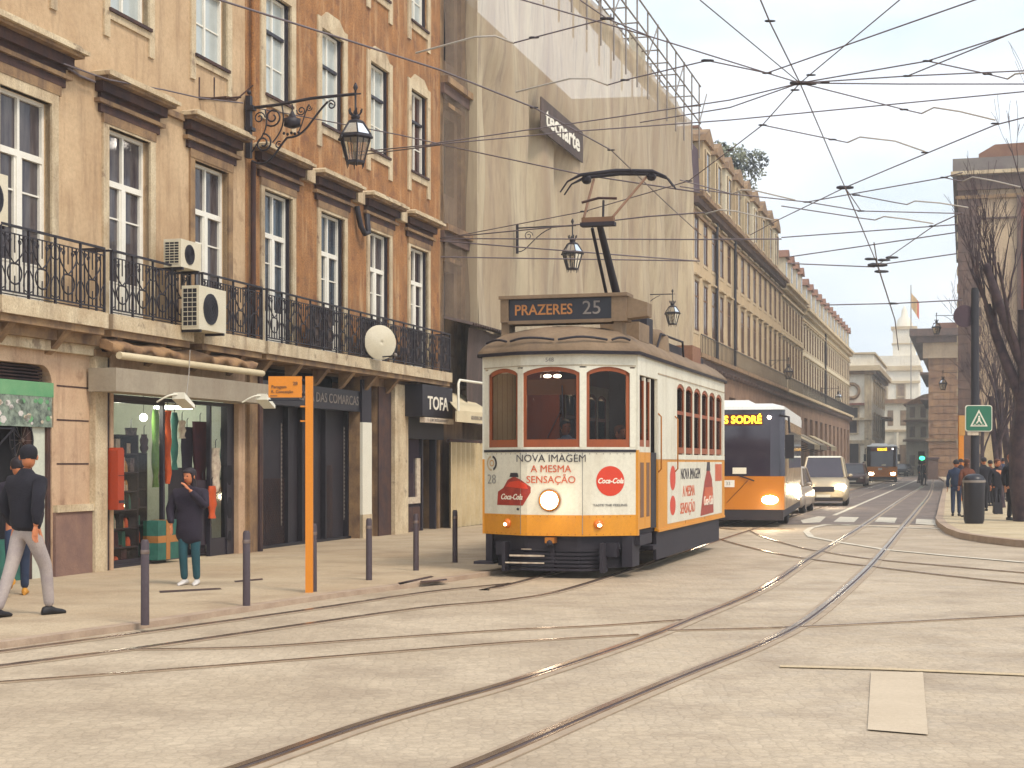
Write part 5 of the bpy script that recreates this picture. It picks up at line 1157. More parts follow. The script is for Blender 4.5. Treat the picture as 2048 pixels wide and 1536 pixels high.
ring(q, uc, 1.64, .115, -70, 80, .035, 'ad_black'); ring(q, uc, 1.64, .115, 100, 270, .03, 'road_paint_worn'); ring(q, uc, 1.64, .05, 0, 360, .015, 'gold'); ftext(q, '28', .2, uc, 1.40, 'ad_grey', sx=1.0, bold=-.004); q.build('emblem', tram)
# lamps
q = MB(); q.lathe([(.155, .0), (.16, -.06), (.15, -.08), (.135, -.08), (.13, -.03)], (-.01, 0, 1.11), 24, 'brass', axis='y'); hl = q.build('headlight', tram)
q = MB(); q.lathe([(.128, -.055), (.1, -.075), (.01, -.085)], (-.01, 0, 1.11), 24, 'lamp_lit', axis='y'); q.build('lens', hl)
for u in (-.74, .70):
    x, y, nx, ny = fr(u); q = MB(Matrix.Translation((x, y, .77)) @ Matrix.Rotation(math.atan2(nx, -ny), 4, 'Z')); q.lathe([(.07, 0), (.07, -.02), (.05, -.05), (.01, -.06)], (0, 0, 0), 16, 'orange_lens', axis='y'); o = q.build('headlight', tram)
    q = MB(Matrix.Translation((x, y, .77)) @ Matrix.Rotation(math.atan2(nx, -ny), 4, 'Z')); q.ball((0, -.055, -.015), .03, 'lamp_warm', 8, 5, (1.2, .5, .8)); q.build('lens', o)
q = MB(); q.ball((-.5, .02, .98), .02, 'black'); q.build('socket', tram)
# side walls
q = MB(); q.m = 'tram_cream'
for sx in (-1, 1):
    X0_, X1_ = (HX - .05, HX) if sx == 1 else (-HX, -HX + .05)
    y0 = 1.95 if sx == 1 else ye
    q.box(X0_, X1_, y0, LEN, .60, 1.70, 'tram_yellow'); q.box(X0_, X1_ + (.01 if sx == 1 else 0), y0, LEN, 1.70, 1.78, 'tram_cream'); q.box(X0_, X1_, y0, LEN, 2.98, 3.25)
    q.box(X0_, X1_, y0, 3.55, 1.78, 2.98)
    if sx == 1: q.box(X0_, X1_, ye, 1.95, 2.92, 3.25); q.box(X0_ + .0, X1_, ye, ye + .12, 1.83, 2.92); q.box(X0_, X1_, ye, ye + .1, .6, 1.83, 'tram_yellow'); q.m = 'tram_cream'
    for k in range(7): yy = 3.55 + k * .83; q.box(X0_, X1_, yy - .04 if k else yy, yy + .06, 1.78, 2.98)
    q.box(X0_, X1_, 8.55, LEN, 1.78, 2.98)
q.box(-HX, HX, LEN, LEN + .05, .6, 1.8, 'tram_yellow'); q.box(-HX, HX, LEN, LEN + .05, 1.8, 2.1, 'tram_cream'); q.box(-HX, HX, LEN, LEN + .05, 2.9, 3.19); q.box(-HX, -HX + .3, LEN, LEN + .05, 2.1, 2.9); q.box(HX - .3, HX, LEN, LEN + .05, 2.1, 2.9); q.box(-.1, .1, LEN, LEN + .05, 2.1, 2.9)
q.build('side_wall', tram)
for k in range(6):
    for sx in (-1, 1):
        y0 = 3.61 + k * .83; y1 = y0 + .73; X = sx * (HX - .015); q = MB(); q.m = 'tram_wood'; xa, xb = min(X, X - sx * .03), max(X, X - sx * .03)
        q.box(xa, xb, y0, y0 + .05, 1.80, 2.9); q.box(xa, xb, y1 - .05, y1, 1.80, 2.9); q.box(xa, xb, y0 + .05, y1 - .05, 1.80, 1.90); q.box(xa, xb, y0 + .05, y1 - .05, 2.44, 2.50)
        n = 8
        for i in range(n):
            ya, yb = y0 + (y1 - y0) * i / n, y0 + (y1 - y0) * (i + 1) / n; h = lambda y: 2.86 + .09 * max(0, math.sin(math.pi * (y - y0) / (y1 - y0))) ** .7
            q.hexa([(xa, ya, h(ya) - .06), (xb, ya, h(ya) - .06), (xb, yb, h(yb) - .06), (xa, yb, h(yb) - .06)], [(xa, ya, h(ya)), (xb, ya, h(ya)), (xb, yb, h(yb)), (xa, yb, h(yb))])
            q.m = 'tram_cream'; q.hexa([(xa, ya, h(ya)), (X + sx * .012, ya, h(ya)), (X + sx * .012, yb, h(yb)), (xa, yb, h(yb))] if sx == 1 else [(X - .012, ya, h(ya)), (xb, ya, h(ya)), (xb, yb, h(yb)), (X - .012, yb, h(yb))], [(xa, ya, 2.985), (X + sx * .012, ya, 2.985), (X + sx * .012, yb, 2.985), (xa, yb, 2.985)] if sx == 1 else [(X - .012, ya, 2.985), (xb, ya, 2.985), (xb, yb, 2.985), (X - .012, yb, 2.985)]); q.m = 'tram_wood'
        o = q.build('window', tram); q = MB(); q.box(xa + .01, xa + .016, y0 + .05, y1 - .05, 1.9, 2.85, 'tram_glass'); q.build('pane', o)
# side advert
q = MB(); X = HX + .004; q.box(HX, X, 2.75, 8.45, .68, 1.66, 'tram_cream'); q.m = 'ad_red'
for z0, z1 in ((1.2, 1.6), (.80, 1.12)):
    q.poly([(X + .002, 2.95 + .5 * (.5 + .5 * math.cos(a * math.pi / 8)), (z0 + z1) / 2 + (z1 - z0) / 2 * math.sin(a * math.pi / 8)) for a in range(16)], 'ad_red')
for tx_, y_, z_, m_, s_ in (('NOVA IMAGEM', 4.9, 1.45, 'ad_black', .26), ('A MESMA', 4.7, 1.16, 'ad_orange', .26), ('SENSAÇÃO', 4.6, .88, 'ad_orange', .26)): q.text(tx_, s_, (X + .002, y_, z_), (0, 1, 0), (0, 0, 1), m_, sx=1.1)
q.poly([(X + .002, 5.9, .70), (X + .002, 7.4, .72), (X + .002, 7.35, 1.05), (X + .002, 7.2, 1.35), (X + .002, 6.95, 1.5), (X + .002, 6.6, 1.5), (X + .002, 6.35, 1.3), (X + .002, 6.1, 1.0)], 'ad_dark_red')
q.poly([(X + .004, 6.55, 1.5), (X + .004, 7.0, 1.5), (X + .004, 6.95, 1.66), (X + .004, 6.65, 1.66)], 'ad_black'); q.poly([(X + .004, 6.2, .9), (X + .004, 7.3, .95), (X + .004, 7.3, 1.2), (X + .004, 6.4, 1.2)], 'ad_orange'); q.box(X, X + .003, 7.6, 8.4, 1.3, 1.62, 'ad_orange')
q.text('Coca-Cola', .24, (X + .008, 6.75, .95), (0, 1, 0), (0, 0, 1), 'ad_text_white', shear=.3); q.build('advert', tram)
# door: folding leaves in the recess
for k, (y0, y1) in enumerate(((ye + .125, 1.02), (1.04, 1.45))):
    q = MB(); q.box(HX - .05, HX - .012, y0, y1, .68, 1.8, 'tram_yellow'); q.box(HX - .012, HX - .008, y0 + .09, y1 - .09, .85, 1.65, 'oldtimber'); q.box(HX - .05, HX - .012, y0, y1, 1.8, 1.88, 'tram_cream'); q.m = 'tram_cream'; q.box(HX - .05, HX - .012, y0, y0 + .05, 1.88, 2.9); q.box(HX - .05, HX - .012, y1 - .05, y1, 1.88, 2.9)
    q.box(HX - .045, HX - .016, y0 + .05, y0 + .09, 1.88, 2.85, 'tram_wood'); q.box(HX - .045, HX - .016, y1 - .09, y1 - .05, 1.88, 2.85); q.box(HX - .045, HX - .016, y0 + .09, y1 - .09, 1.88, 1.98); o = q.build('door', tram)
    q = MB(); q.box(HX - .035, HX - .03, y0 + .09, y1 - .09, 1.98, 2.85, 'tram_glass'); q.build('pane', o)
q = MB(); q.tube([(-.05, -.012, 2.0), (.18, -.02, 2.45)], .008, 'black', 4); q.tube([(.18, -.02, 2.3), (.17, -.02, 2.75)], .01, 'black', 4); q.build('wiper', tram)
for y_ in (1.98, 3.4):
    q = MB(); q.tube([(HX + .002, y_, 1.5), (HX + .05, y_, 1.55), (HX + .05, y_, 2.35), (HX + .002, y_, 2.4)], .012, 'brass', 6); q.build('handrail', tram)
q = MB()
for u in (-.46, .46): fbox(q, u - .004, u + .004, -.004, -.001, .62, 1.79, 'ad_grey', 1)
for k in range(24):
    u = -1.2 + k * .104; x, y, nx, ny = fr(u)
    for z in (.875, 1.775, .625): q.ball((x + nx * .002, y + ny * .002, z), .008, 'ad_grey' if z > 1 else 'brass', 5, 3)
q.build('rivet_rows', tram)
q = MB(); q.m = 'oldtimber'
for y_ in (1.97, 4.4, 6.4): q.box(HX, HX + .003, y_, y_ + .008, .62, 1.68)
q.box(HX, HX + .02, 1.96, LEN, .585, .625, 'tram_yellow'); q.box(HX, HX + .008, 1.96, LEN, 3.0, 3.02, 'net'); q.build('panel_seams', tram)
q = MB(); q.box(-1.1, 1.1, .6, LEN, .60, .66, 'tram_dark'); q.box(-1.1, 1.1, .8, LEN - .05, 3.1, 3.16, 'tram_wood'); q.box(-1.05, HX - .1, 2.0, 2.05, .66, 3.1, 'tram_wood') if False else q.box(-1.05, -.4, 2.0, 2.05, .66, 3.1, 'tram_wood'); q.box(.4, 1.1, 2.0, 2.05, .66, 3.1, 'tram_dark')
q.box(-1.05, 1.05, LEN - .4, LEN - .35, .66, 2.1, 'tram_wood')
for k in range(6):
    for sx in (-.75, .75): q.box(sx - .35, sx + .35, 2.6 + k * .95, 3.0 + k * .95, .66, 1.1, 'tram_wood'); q.box(sx - .35, sx + .35, 2.95 + k * .95, 3.0 + k * .95, 1.1, 1.75)
q.box(-1.0, .9, .55, .85, .66, 1.75, 'tram_dark'); q.box(HX - .14, HX - .02, 1.5, 1.94, .66, 1.8, 'black'); q.build('interior', tram)
for x, y in ((-.12, .25), (.02, .28)): q = MB(); q.ball((x, y, 2.90), .045, 'lamp_lit', 10, 6, (1.4, 1, .6)); q.build('ceiling_bulb', tram)
# curtains seen through the side windows
q = MB()
for k in range(6): 
    for i in range(5): q.box(HX - .1, HX - .07, 3.95 + k * .83 + i * .06, 4.0 + k * .83 + i * .06, 1.9, 2.85, 'canvas')
q.build('curtain', tram)
# roof: domed, with rounded ends
def roof_ring(s_, z, ins):
    pts = []; n = 16
    for i in range(n + 1):
        u = -UE + 2 * UE * i / n; x, y, nx, ny = fr(u); f = 1 - ins; pts.append((x * (1 + .06 * (1 - ins)) * f if ins < .99 else 0, y - .10 + ins * 1.15 * (1 - .25 * abs(u / UE)) if ins else y - .10, z))
    for i in range(n + 1):
        u = UE - 2 * UE * i / n; x, y, nx, ny = fr(u); f = 1 - ins; pts.append((x * (1 + .06 * (1 - ins)) * f, LEN + .55 - y - ins * 1.8, z))
    return pts
q = MB(); rr = [roof_ring(0, 3.22, 0), roof_ring(0, 3.27, 0), roof_ring(0, 3.35, .05), roof_ring(0, 3.45, .14), roof_ring(0, 3.55, .28), roof_ring(0, 3.62, .48), roof_ring(0, 3.66, .75)]
q.rings(rr, 'tram_roof'); q.build('roof', tram)
q = MB(); e0 = roof_ring(0, 3.2, 0); q.rings([[(p[0] * 1.01, p[1], 3.19) for p in e0], [(p[0] * 1.015, p[1] - (.01 if p[1] < 2 else -.01), 3.24) for p in e0]], 'tram_dark', cap=False); q.build('gutter', tram)
q = MB()
for a, b in ((-1.2, -.75), (-.66, .06), (.12, .85), (.92, 1.2)):
    q = MB(); pts = []
    for i in range(9): u = a + (b - a) * i / 8; x, y, nx, ny = fr(u); f = math.sin(math.pi * i / 8) * .035; pts.append((x * 1.0, y - .06, 3.40 + f))
    q.tube(pts, .018, 'tram_dark', 5); q.build('drip_rail', tram)
# destination box
q = MB(); bx0, bx1, by0, by1, bz0, bz1 = -.92, .98, .55, .92, 3.72, 4.06
q.box(bx0, bx0 + .12, by0, by1, bz0, bz1, 'tram_roof'); q.box(bx1 - .22, bx1, by0, by1, bz0 - .02, bz1); q.box(bx0 - .02, bx1 + .02, by0 - .03, by1 + .03, bz1, bz1 + .05); q.box(bx0 + .12, bx1 - .22, by1 - .05, by1, bz0, bz1, 'tram_dark'); q.box(bx0 + .12, bx1 - .22, by0, by1, bz0 - .03, bz0 + .02, 'tram_roof')
q.box(bx0, bx0 + .12, by0 + .05, by1, 3.42, bz0); q.box(bx1 - .2, bx1 - .08, by0 + .05, by1, 3.42, bz0); q.prism([(bx1, bz0 + .02), (bx1 + .3, bz0 + .05), (bx1 + .3, bz1 - .1), (bx1, bz1)], 'y', by0 + .05, by1)
db = q.build('destination_box', tram)
q = MB(); q.box(bx0 + .12, bx1 - .22, by0 + .04, by0 + .06, bz0 + .02, bz1, 'sign_navy'); q.build('blind', db)
q = MB(); q.text('PRAZERES', .215, (-.27, by0 + .03, (bz0 + bz1) / 2 - .0), (1, 0, 0), (0, 0, 1), 'sign_amber', bold=.003, sx=.92); q.build('lettering', db)
q = MB(); q.text('25', .28, (.46, by0 + .03, (bz0 + bz1) / 2 + .01), (1, 0, 0), (0, 0, 1), 'sign_grey', sx=1.05); q.build('lettering', db)
# roof gear
q = MB(); q.box(.35, .95, 1.6, 2.4, 3.5, 3.78, 'tram_roof'); q.box(.45, .85, 2.7, 3.2, 3.5, 3.95, 'tram_dark'); q.lathe([(.3, 3.4), (.28, 3.7), (.15, 3.82)], (.75, 3.6, 0), 10, 'tram_roof'); q.box(-.5, .9, 4.0, 5.6, 3.5, 3.66, 'tram_dark'); q.box(.3, 1.0, 6.1, 7.0, 3.45, 3.75, 'roof_tile'); q.box(-.9, .95, 7.3, 7.6, 3.4, 3.6, 'tram_dark')
q.tube([(.95, 3.0, 3.45), (.98, 3.2, 3.72), (.98, 5.2, 3.74), (.95, 5.5, 3.4)], .02, 'tram_dark', 5); q.build('roof_gear', tram)
# pantograph
pan = MB().build('pantograph', tram) if False else None
q = MB(); q.tube([(.05, 5.15, 3.66), (.03, 4.4, 4.35), (0, 3.0, 5.55)], [.075, .075, .055], 'tram_dark', 8); q.tube([(-.12, 5.0, 3.66), (-.13, 3.1, 5.45)], .028, sides=6); q.box(-.35, .35, 4.9, 5.35, 3.62, 3.74); q.box(-.17, .2, 4.2, 4.5, 4.36, 4.44)
q.box(-.26, .26, 2.9, 3.05, 5.52, 5.60, 'oldtimber'); q.box(-.28, .28, 2.88, 3.06, 5.46, 5.52, 'tram_dark'); pg = q.build('pantograph', tram)
q = MB(); q.tube([(-.24, 2.97, 5.6), (-.42, 4.45, 6.5)], .022, 'oldtimber', 6); q.tube([(.24, 2.97, 5.6), (.52, 4.45, 6.52)], .022, 'oldtimber', 6); q.tube([(.08, 2.97, 5.55), (.08, 3.0, 5.88)], .02, 'tram_dark', 5); q.tube([(-.28, 3.0, 5.86), (0, 3.0, 5.92), (.3, 3.0, 5.9)], .022, 'lintel', 5); q.build('upper_frame', pg)
q = MB()
for dy in (-.14, .14):
    q.tube([(-.98, 4.45 + dy, 6.28), (-.85, 4.45 + dy, 6.46), (-.62, 4.45 + dy, 6.56), (0, 4.45 + dy, 6.6), (.62, 4.45 + dy, 6.56), (.85, 4.45 + dy, 6.46), (.98, 4.45 + dy, 6.28)], [.014, .016, .03, .036, .03, .016, .014], 'tram_dark', 6)
for sx in (-.55, .58): q.ball((sx, 4.45, 6.5), .09, 'tram_dark', 8, 5, (1, 1.6, .9))
q.build('collector_head', pg)
# underframe
q = MB(); q.box(-1.0, 1.0, .65, 8.3, .36, .60, 'tram_dark'); fbox(q, -1.2, 1.2, .08, .3, .40, .60, 'tram_dark'); q.box(-.9, .9, .25, .7, .30, .5); q.build('chassis', tram)
q = MB(); q.m = 'tram_dark'
for k in range(6): fbox(q, -.85, .85, .02 + k * .012, .06 + k * .012, .10 + k * .055, .135 + k * .055, 'tram_dark')
q.box(-.75, -.70, .05, .35, .08, .5); q.box(.70, .75, .05, .35, .08, .5); q.box(-.03, .03, .06, .3, .08, .5); q.box(-1.25, -.95, .28, .6, .16, .2); q.box(-1.1, -1.0, .4, .6, .2, .6); q.box(.95, 1.1, .4, .9, .15, .6); q.build('lifeguard', tram)
q = MB(); fbox(q, -1.15, 1.15, .16, .19, .13, .45, 'tram_dark'); q.box(HX - .08, HX - .03, 2.0, 8.3, .16, .6, 'tram_dark'); q.box(-HX + .03, -HX + .08, .6, 8.3, .16, .6); q.build('skirt', tram)
q = MB(); q.box(-.62, -.1, .0, .012, .30, .325, 'goods_pale'); q.box(-.68, -.1, -.01, .002, .20, .22); q.box(-.45, -.3, .03, .04, .40, .41); q.build('bumper_strip', tram)
q = MB(); q.box(-.07, .07, -.08, .1, .50, .58, 'brass'); q.ball((0, -.06, .5), .05, 'tram_dark'); q.build('coupler', tram)
q = MB(); q.box(.86, HX + .02, 1.5, 1.95, .34, .40, 'tram_dark'); q.box(.9, HX, .6, 1.5, .45, .6); q.box(.9, 1.12, 2.3, 8.0, .28, .60); q.build('step', tram)
for yy in (2.9, 5.9):
    for sx in (-.48, .48):
        q = MB(); q.lathe([(.10, -.09), (.34, -.09), (.37, -.05), (.35, .05), (.33, .05), (.30, .02), (.1, .03)], (sx, yy, .37), 24, 'tram_dark', axis='x'); q.build('wheel', tram)
q = MB(); q.box(.62, .72, 2.3, 6.5, .22, .42, 'tram_dark'); q.box(-.72, -.62, 2.3, 6.5, .22, .42); q.box(.55, .78, 2.7, 3.1, .3, .5); q.box(.55, .78, 5.7, 6.1, .3, .5); q.build('truck_frame', tram)
# driver
dv = tram.matrix_basis @ Vector((-.02, .95, .66))
person('tram driver in pale blue shirt behind the middle front window', (dv.x, dv.y, .66), TH + R(8), 'sky_cloth', 'navy_cloth', 'shoe_black', 'hair_dark', 'skin', 1.62, 0, 'front', R(25), 0, 0, sub=1)
for lb, x, y, cl in (('passenger in green seen through the right front tram window', .65, 1.6, 'green_cloth'),):
    dv = tram.matrix_basis @ Vector((x, y, .66)); person(lb, (dv.x, dv.y, .66), TH + R(60), cl, 'navy_cloth', 'shoe_black', 'hair_brown', 'skin', 1.55, 0, 'down', 0, 0, 0, sub=1)

# ================================================================ buses and cars
def bus(label, front_right, heading, L_=10.2, Wd=2.5, Hh=3.0, near=True, dest='CAIS SODRÉ'):
    fx = Vector((math.cos(heading), -math.sin(heading), 0)); t = thing('bus', label, 'bus', (front_right[0] - fx.x * Wd / 2, front_right[1] - fx.y * Wd / 2, 0), -heading); w_ = Wd / 2
    q = MB()
    pf = lambda z: .0 if z < 1.3 else .10 * (z - 1.3) / 1.7
    q.hexa([(-w_, .0, .45), (w_, .0, .45), (w_, .5, .45), (-w_, .5, .45)], [(-w_, 0.02, 1.30), (w_, .02, 1.30), (w_, .5, 1.30), (-w_, .5, 1.30)], 'bus_yellow')
    q.box(-w_, w_, .5, L_, .45, 1.30, 'bus_side'); q.build('body', t)
    q = MB(); q.box(-w_ + .02, w_ - .02, .02, .4, .18, .45, 'tram_dark'); q.box(-w_ + .02, w_ - .02, .4, L_, .25, .45); q.build('bumper', t)
    q = MB(); n = 10; rg = []
    for z in (1.30, 2.3, 3.0):
        y0 = .02 + pf(z); ring = [(-w_, L_, z), (-w_, y0 + .25, z), (-w_ + .12, y0 + .06, z), (-w_ + .35, y0, z), (w_ - .35, y0, z), (w_ - .12, y0 + .06, z), (w_, y0 + .25, z), (w_, L_, z)]; rg.append(ring)
    q.rings(rg, 'bus_glass', smooth=False); q.build('windscreen', t)
    q = MB(); q.box(w_ - .0, w_ + .012, .9, L_ - .1, 1.25, 2.75, 'bus_side'); q.box(w_ + .012, w_ + .02, 1.1, 1.15, .5, 2.7, 'bus_glass'); q.box(w_ + .012, w_ + .016, 2.2, L_ - .4, 1.5, 2.5, 'bus_glass'); q.box(w_, w_ + .02, .5, L_, 2.75, 3.0, 'bus_white'); q.build('side_panel', t)
    q = MB(); q.rings([[(-w_, .08, 3.0), (w_, .08, 3.0), (w_, L_, 3.0), (-w_, L_, 3.0)], [(-w_, .14, 3.08), (w_, .14, 3.08), (w_, L_, 3.08), (-w_, L_, 3.08)], [(-w_ + .3, .3, 3.16), (w_ - .3, .3, 3.16), (w_ - .3, L_ - .2, 3.16), (-w_ + .3, L_ - .2, 3.16)]], 'bus_white', smooth=False)
    q.rings([[(-.95, .6, 3.14), (.55, .6, 3.14), (.55, 4, 3.14), (-.95, 4, 3.14)], [(-.85, .75, 3.27), (.3, .75, 3.27), (.3, 3.9, 3.27), (-.85, 3.9, 3.27)]], smooth=False); q.build('roof', t)
    q = MB(); yy = .02 + pf(2.65) - .012
    q.box(-w_ + .35, w_ - .55, yy, yy + .01, 2.60, 2.88, 'led_back'); ds = q.build('destination_display', t)
    q = MB(); q.text(dest, .27, (.0, yy - .004, 2.735), (1, 0, 0), (0, 0, 1), 'led', bold=.009, sx=.92); q.build('lettering', ds)
    q = MB(); q.lathe([(.05, 0), (.04, -.02), (.01, -.03)], (w_ - .38, yy + .0, 2.80), 12, 'lamp_lit', axis='y'); q.build('marker_lamp', t)
    for sx in (-1, 1):
        q = MB(); q.ball((sx * (w_ - .36), .01, .70), .14, 'head_lamp', 12, 7, (1.5, .35, .8)); q.build('headlight', t)
        q = MB(); q.lathe([(.2, -.14), (.46, -.14), (.48, -.1), (.48, .1), (.44, .14), (.2, .1)], (sx * (w_ - .16), 2.6, .48), 20, 'rubber', axis='x'); q.build('wheel', t)
        q = MB(); q.tube([(sx * (w_ - .1), .1, 2.85), (sx * (w_ + .12), -.1, 2.8), (sx * (w_ + .14), -.1, 2.4)], .03, 'black', 6); q.box(sx * (w_ + .14) - .11, sx * (w_ + .14) + .11, -.16, -.04, 1.75, 2.35); q.build('mirror', t)
    q = MB(); q.box(-.32, .0, -.012, .01, 1.02, 1.2, 'bus_white'); q.text('33', .12, (-.16, -.016, 1.11), (1, 0, 0), (0, 0, 1), 'ad_grey'); q.build('number_plate', t)
    q = MB(); q.tube([(.1, -.0, 1.32), (.5, -.03, 1.18)], .018, 'black', 5); q.tube([(.35, -.01, 1.2), (-.2, -.01, .62)], .006, 'black', 4); q.build('wiper', t)
    q = MB(); q.box(-.55, .9, .05, .3, 1.30, 1.36, 'canvas'); q.box(-.05, .3, .0, .012, 1.36, 1.52, 'paint_white'); q.build('dashboard', t)
    return t
nb = bus('yellow and black bus waiting close behind the tram with an amber destination sign', (6.9, 39.3), R(12.9), dest='CAIS SODRÉ')
fbp = W(1765, 0, 130); fb = bus('small distant yellow and black bus coming up the far street', (fbp.x + 1.25, 130), R(14), dest='SODRÉ')
def car(label, c, heading, L_, Wd, Hh, m, name='parked_car', cab=(.22, .42, .80, .96), lamp='head_lamp', roofm=None, taxi=False, group=None):
    t = thing(name, label, 'car', (c[0], c[1], 0), -heading, group); w_ = Wd / 2; zb = Hh * .57
    q = MB(); rg = []
    for y, z0, z1, ww in ((0, .35, .62, .86), (.08, .22, .72, .95), (.35, .18, zb * .88, 1), (L_ * cab[0], .18, zb, 1), (L_ * .6, .18, zb, 1), (L_ * .93, .18, zb * .98, 1), (L_ * .99, .25, zb * .9, .95), (L_, .4, zb * .8, .9)):
        rg.append([(-w_ * ww, y, z0 + .1), (-w_ * ww * .9, y, z0), (w_ * ww * .9, y, z0), (w_ * ww, y, z0 + .1), (w_ * ww, y, z1 - .14), (w_ * ww * .86, y, z1), (-w_ * ww * .86, y, z1), (-w_ * ww, y, z1 - .14)])
    q.rings(rg, m); q.build('body', t)
    q = MB(); b_ = [(-w_ * .88, L_ * cab[0], zb), (w_ * .88, L_ * cab[0], zb), (w_ * .88, L_ * cab[3], zb), (-w_ * .88, L_ * cab[3], zb)]; tp = [(-w_ * .72, L_ * cab[1], Hh - .06), (w_ * .72, L_ * cab[1], Hh - .06), (w_ * .72, L_ * cab[2], Hh - .06), (-w_ * .72, L_ * cab[2], Hh - .06)]; q.hexa(b_, tp, 'bus_glass'); q.build('windscreen', t)
    q = MB(); q.hexa([(p[0] * 1.03, p[1] + (-.02 if i < 2 else .02), Hh - .06) for i, p in enumerate(tp)], [(p[0] * .9, p[1] + (.1 if i < 2 else -.1), Hh) for i, p in enumerate(tp)], roofm or m)
    for i in range(4): q.tube([b_[i], tp[i]], .045, m, 6)
    q.build('roof', t)
    for sx in (-1, 1):
        q = MB(); q.ball((sx * w_ * .72, .03, zb * .68), .14 if lamp == 'head_lamp' else .09, lamp, 10, 6, (1.4, .6, .8)); q.build('headlight', t)
        for y in (L_ * .19, L_ * .8): q = MB(); q.lathe([(.1, -.1), (.29, -.1), (.31, -.06), (.31, .06), (.29, .1), (.1, .08)], (sx * (w_ - .1), y, .31), 18, 'rubber', axis='x'); q.lathe([(.01, sx * .1), (.18, sx * .105)], (sx * (w_ - .1), y, .31), 10, 'steel', axis='x'); q.build('wheel', t)
        q = MB(); q.ball((sx * (w_ + .08), L_ * cab[0] + .25, zb + .08), .09, m, 8, 5, (1.1, .6, .7)); q.build('mirror', t)
    q = MB(); q.box(-w_ * .45, w_ * .45, -.02, .06, zb * .5, zb * .68, 'tram_dark'); q.box(-.26, .26, -.035, -.0, .34, .44, 'paint_white'); q.box(-w_ * .8, w_ * .8, -.05, .1, .22, .32, 'tram_dark'); q.build('grille', t)
    if taxi: q = MB(); q.box(-.2, .2, L_ * .5, L_ * .5 + .12, Hh, Hh + .13, 'green_lit'); q.build('roof_sign', t)
    return t
hd_ = math.atan(MS)
fxv = Vector((math.cos(hd_), -math.sin(hd_)))
car('pale car with dazzling headlights directly behind the near bus', (9.35 - .86, 49.9), hd_, 4.3, 1.72, 1.52, 'car_silver', 'taxi', taxi=True, group=None)
car('tall cream van with a white roof and dazzling headlights behind the pale car', (11.75, 58.5), hd_ * .8, 4.6, 1.8, 1.9, 'car_cream', 'van', cab=(.14, .26, .95, .99), roofm='paint_white')
c3 = W(1704, 0, 104); car('dark maroon car parked beyond the cream van', (c3.x, 104), hd_, 4.4, 1.75, 1.6, 'car_maroon', 'parked_car', cab=(.2, .36, .85, .95), lamp='goods_pale', roofm='car_maroon')
for k, (px, Y, m) in enumerate(((1803, 185, 'plum_cloth'), (1814, 200, 'car_silver'))):
    p = W(px, 0, Y); car(['dark car far down the street right of the distant bus', 'grey car farthest down the street'][k], (p.x, Y), hd_ * .5, 4.3, 1.75, 1.5, m, 'parked_car', lamp='goods_pale')
# ================================================================ lanterns
def lantern_mesh():
    q = MB(); q.m = 'iron'; C6 = lambda r, z: (r, z)
    q.lathe([(.005, 0), (.03, -.04), (.045, -.09), (.02, -.14), (.018, -.5), (.05, -.53)], (0, 0, 0), 8)
    q.tube([(-.1, 0, -.2), (.1, 0, -.2)], .014, sides=5)
    q.lathe([(.05, -.55), (.09, -.6), (.07, -.64), (.15, -.68), (.16, -.71)], (0, 0, 0), 6, smooth=False)
    for k in range(6):
        a = k * math.pi / 3; c, s_ = math.cos(a), math.sin(a)
        q.tube([(.05 * c, .05 * s_, -.58), (.11 * c, .11 * s_, -.52), (.12 * c, .12 * s_, -.46)], .016, sides=4)
        q.tube([(.15 * c, .15 * s_, -.70), (.29 * c, .29 * s_, -.92)], .014, sides=4)
        q.tube([(.275 * c, .275 * s_, -.98), (.165 * c, .165 * s_, -1.37)], .014, sides=4)
        a2 = a + math.pi / 6; c2, s2 = math.cos(a2), math.sin(a2); q.tube([(.235 * c2, .235 * s2, -.98), (.142 * c2, .142 * s2, -1.37)], .008, sides=4)
        q.tube([(.16 * c, .16 * s_, -1.37), (.15 * c, .15 * s_, -1.48)], [.016, .006], sides=4); q.ball((.30 * c, .30 * s_, -.97), .03, seg=6, rng=4)
    q.lathe([(.24, -.90), (.30, -.92), (.31, -.96), (.27, -.99), (.25, -.99)], (0, 0, 0), 6, smooth=False); q.lathe([(.13, -1.36), (.175, -1.36), (.175, -1.40), (.13, -1.40)], (0, 0, 0), 6, smooth=False)
    q.tube([(0, 0, -1.4), (0, 0, -1.2)], .02, sides=6)
    return q.mesh('lantern_frame')
def lglass():
    q = MB(); q.lathe([(.262, -.985), (.155, -1.37)], (0, 0, 0), 6, 'lantern_glass', smooth=False); q.lathe([(.15, -.715), (.275, -.905)], (0, 0, 0), 6, smooth=False); return q.mesh('lantern_glass')
LM, LGm = lantern_mesh(), lglass()
q = MB(); q.ball((0, 0, -1.12), .05, 'goods_pale', sc=(1, 1, 1.6)); LBm = q.mesh('bulb')
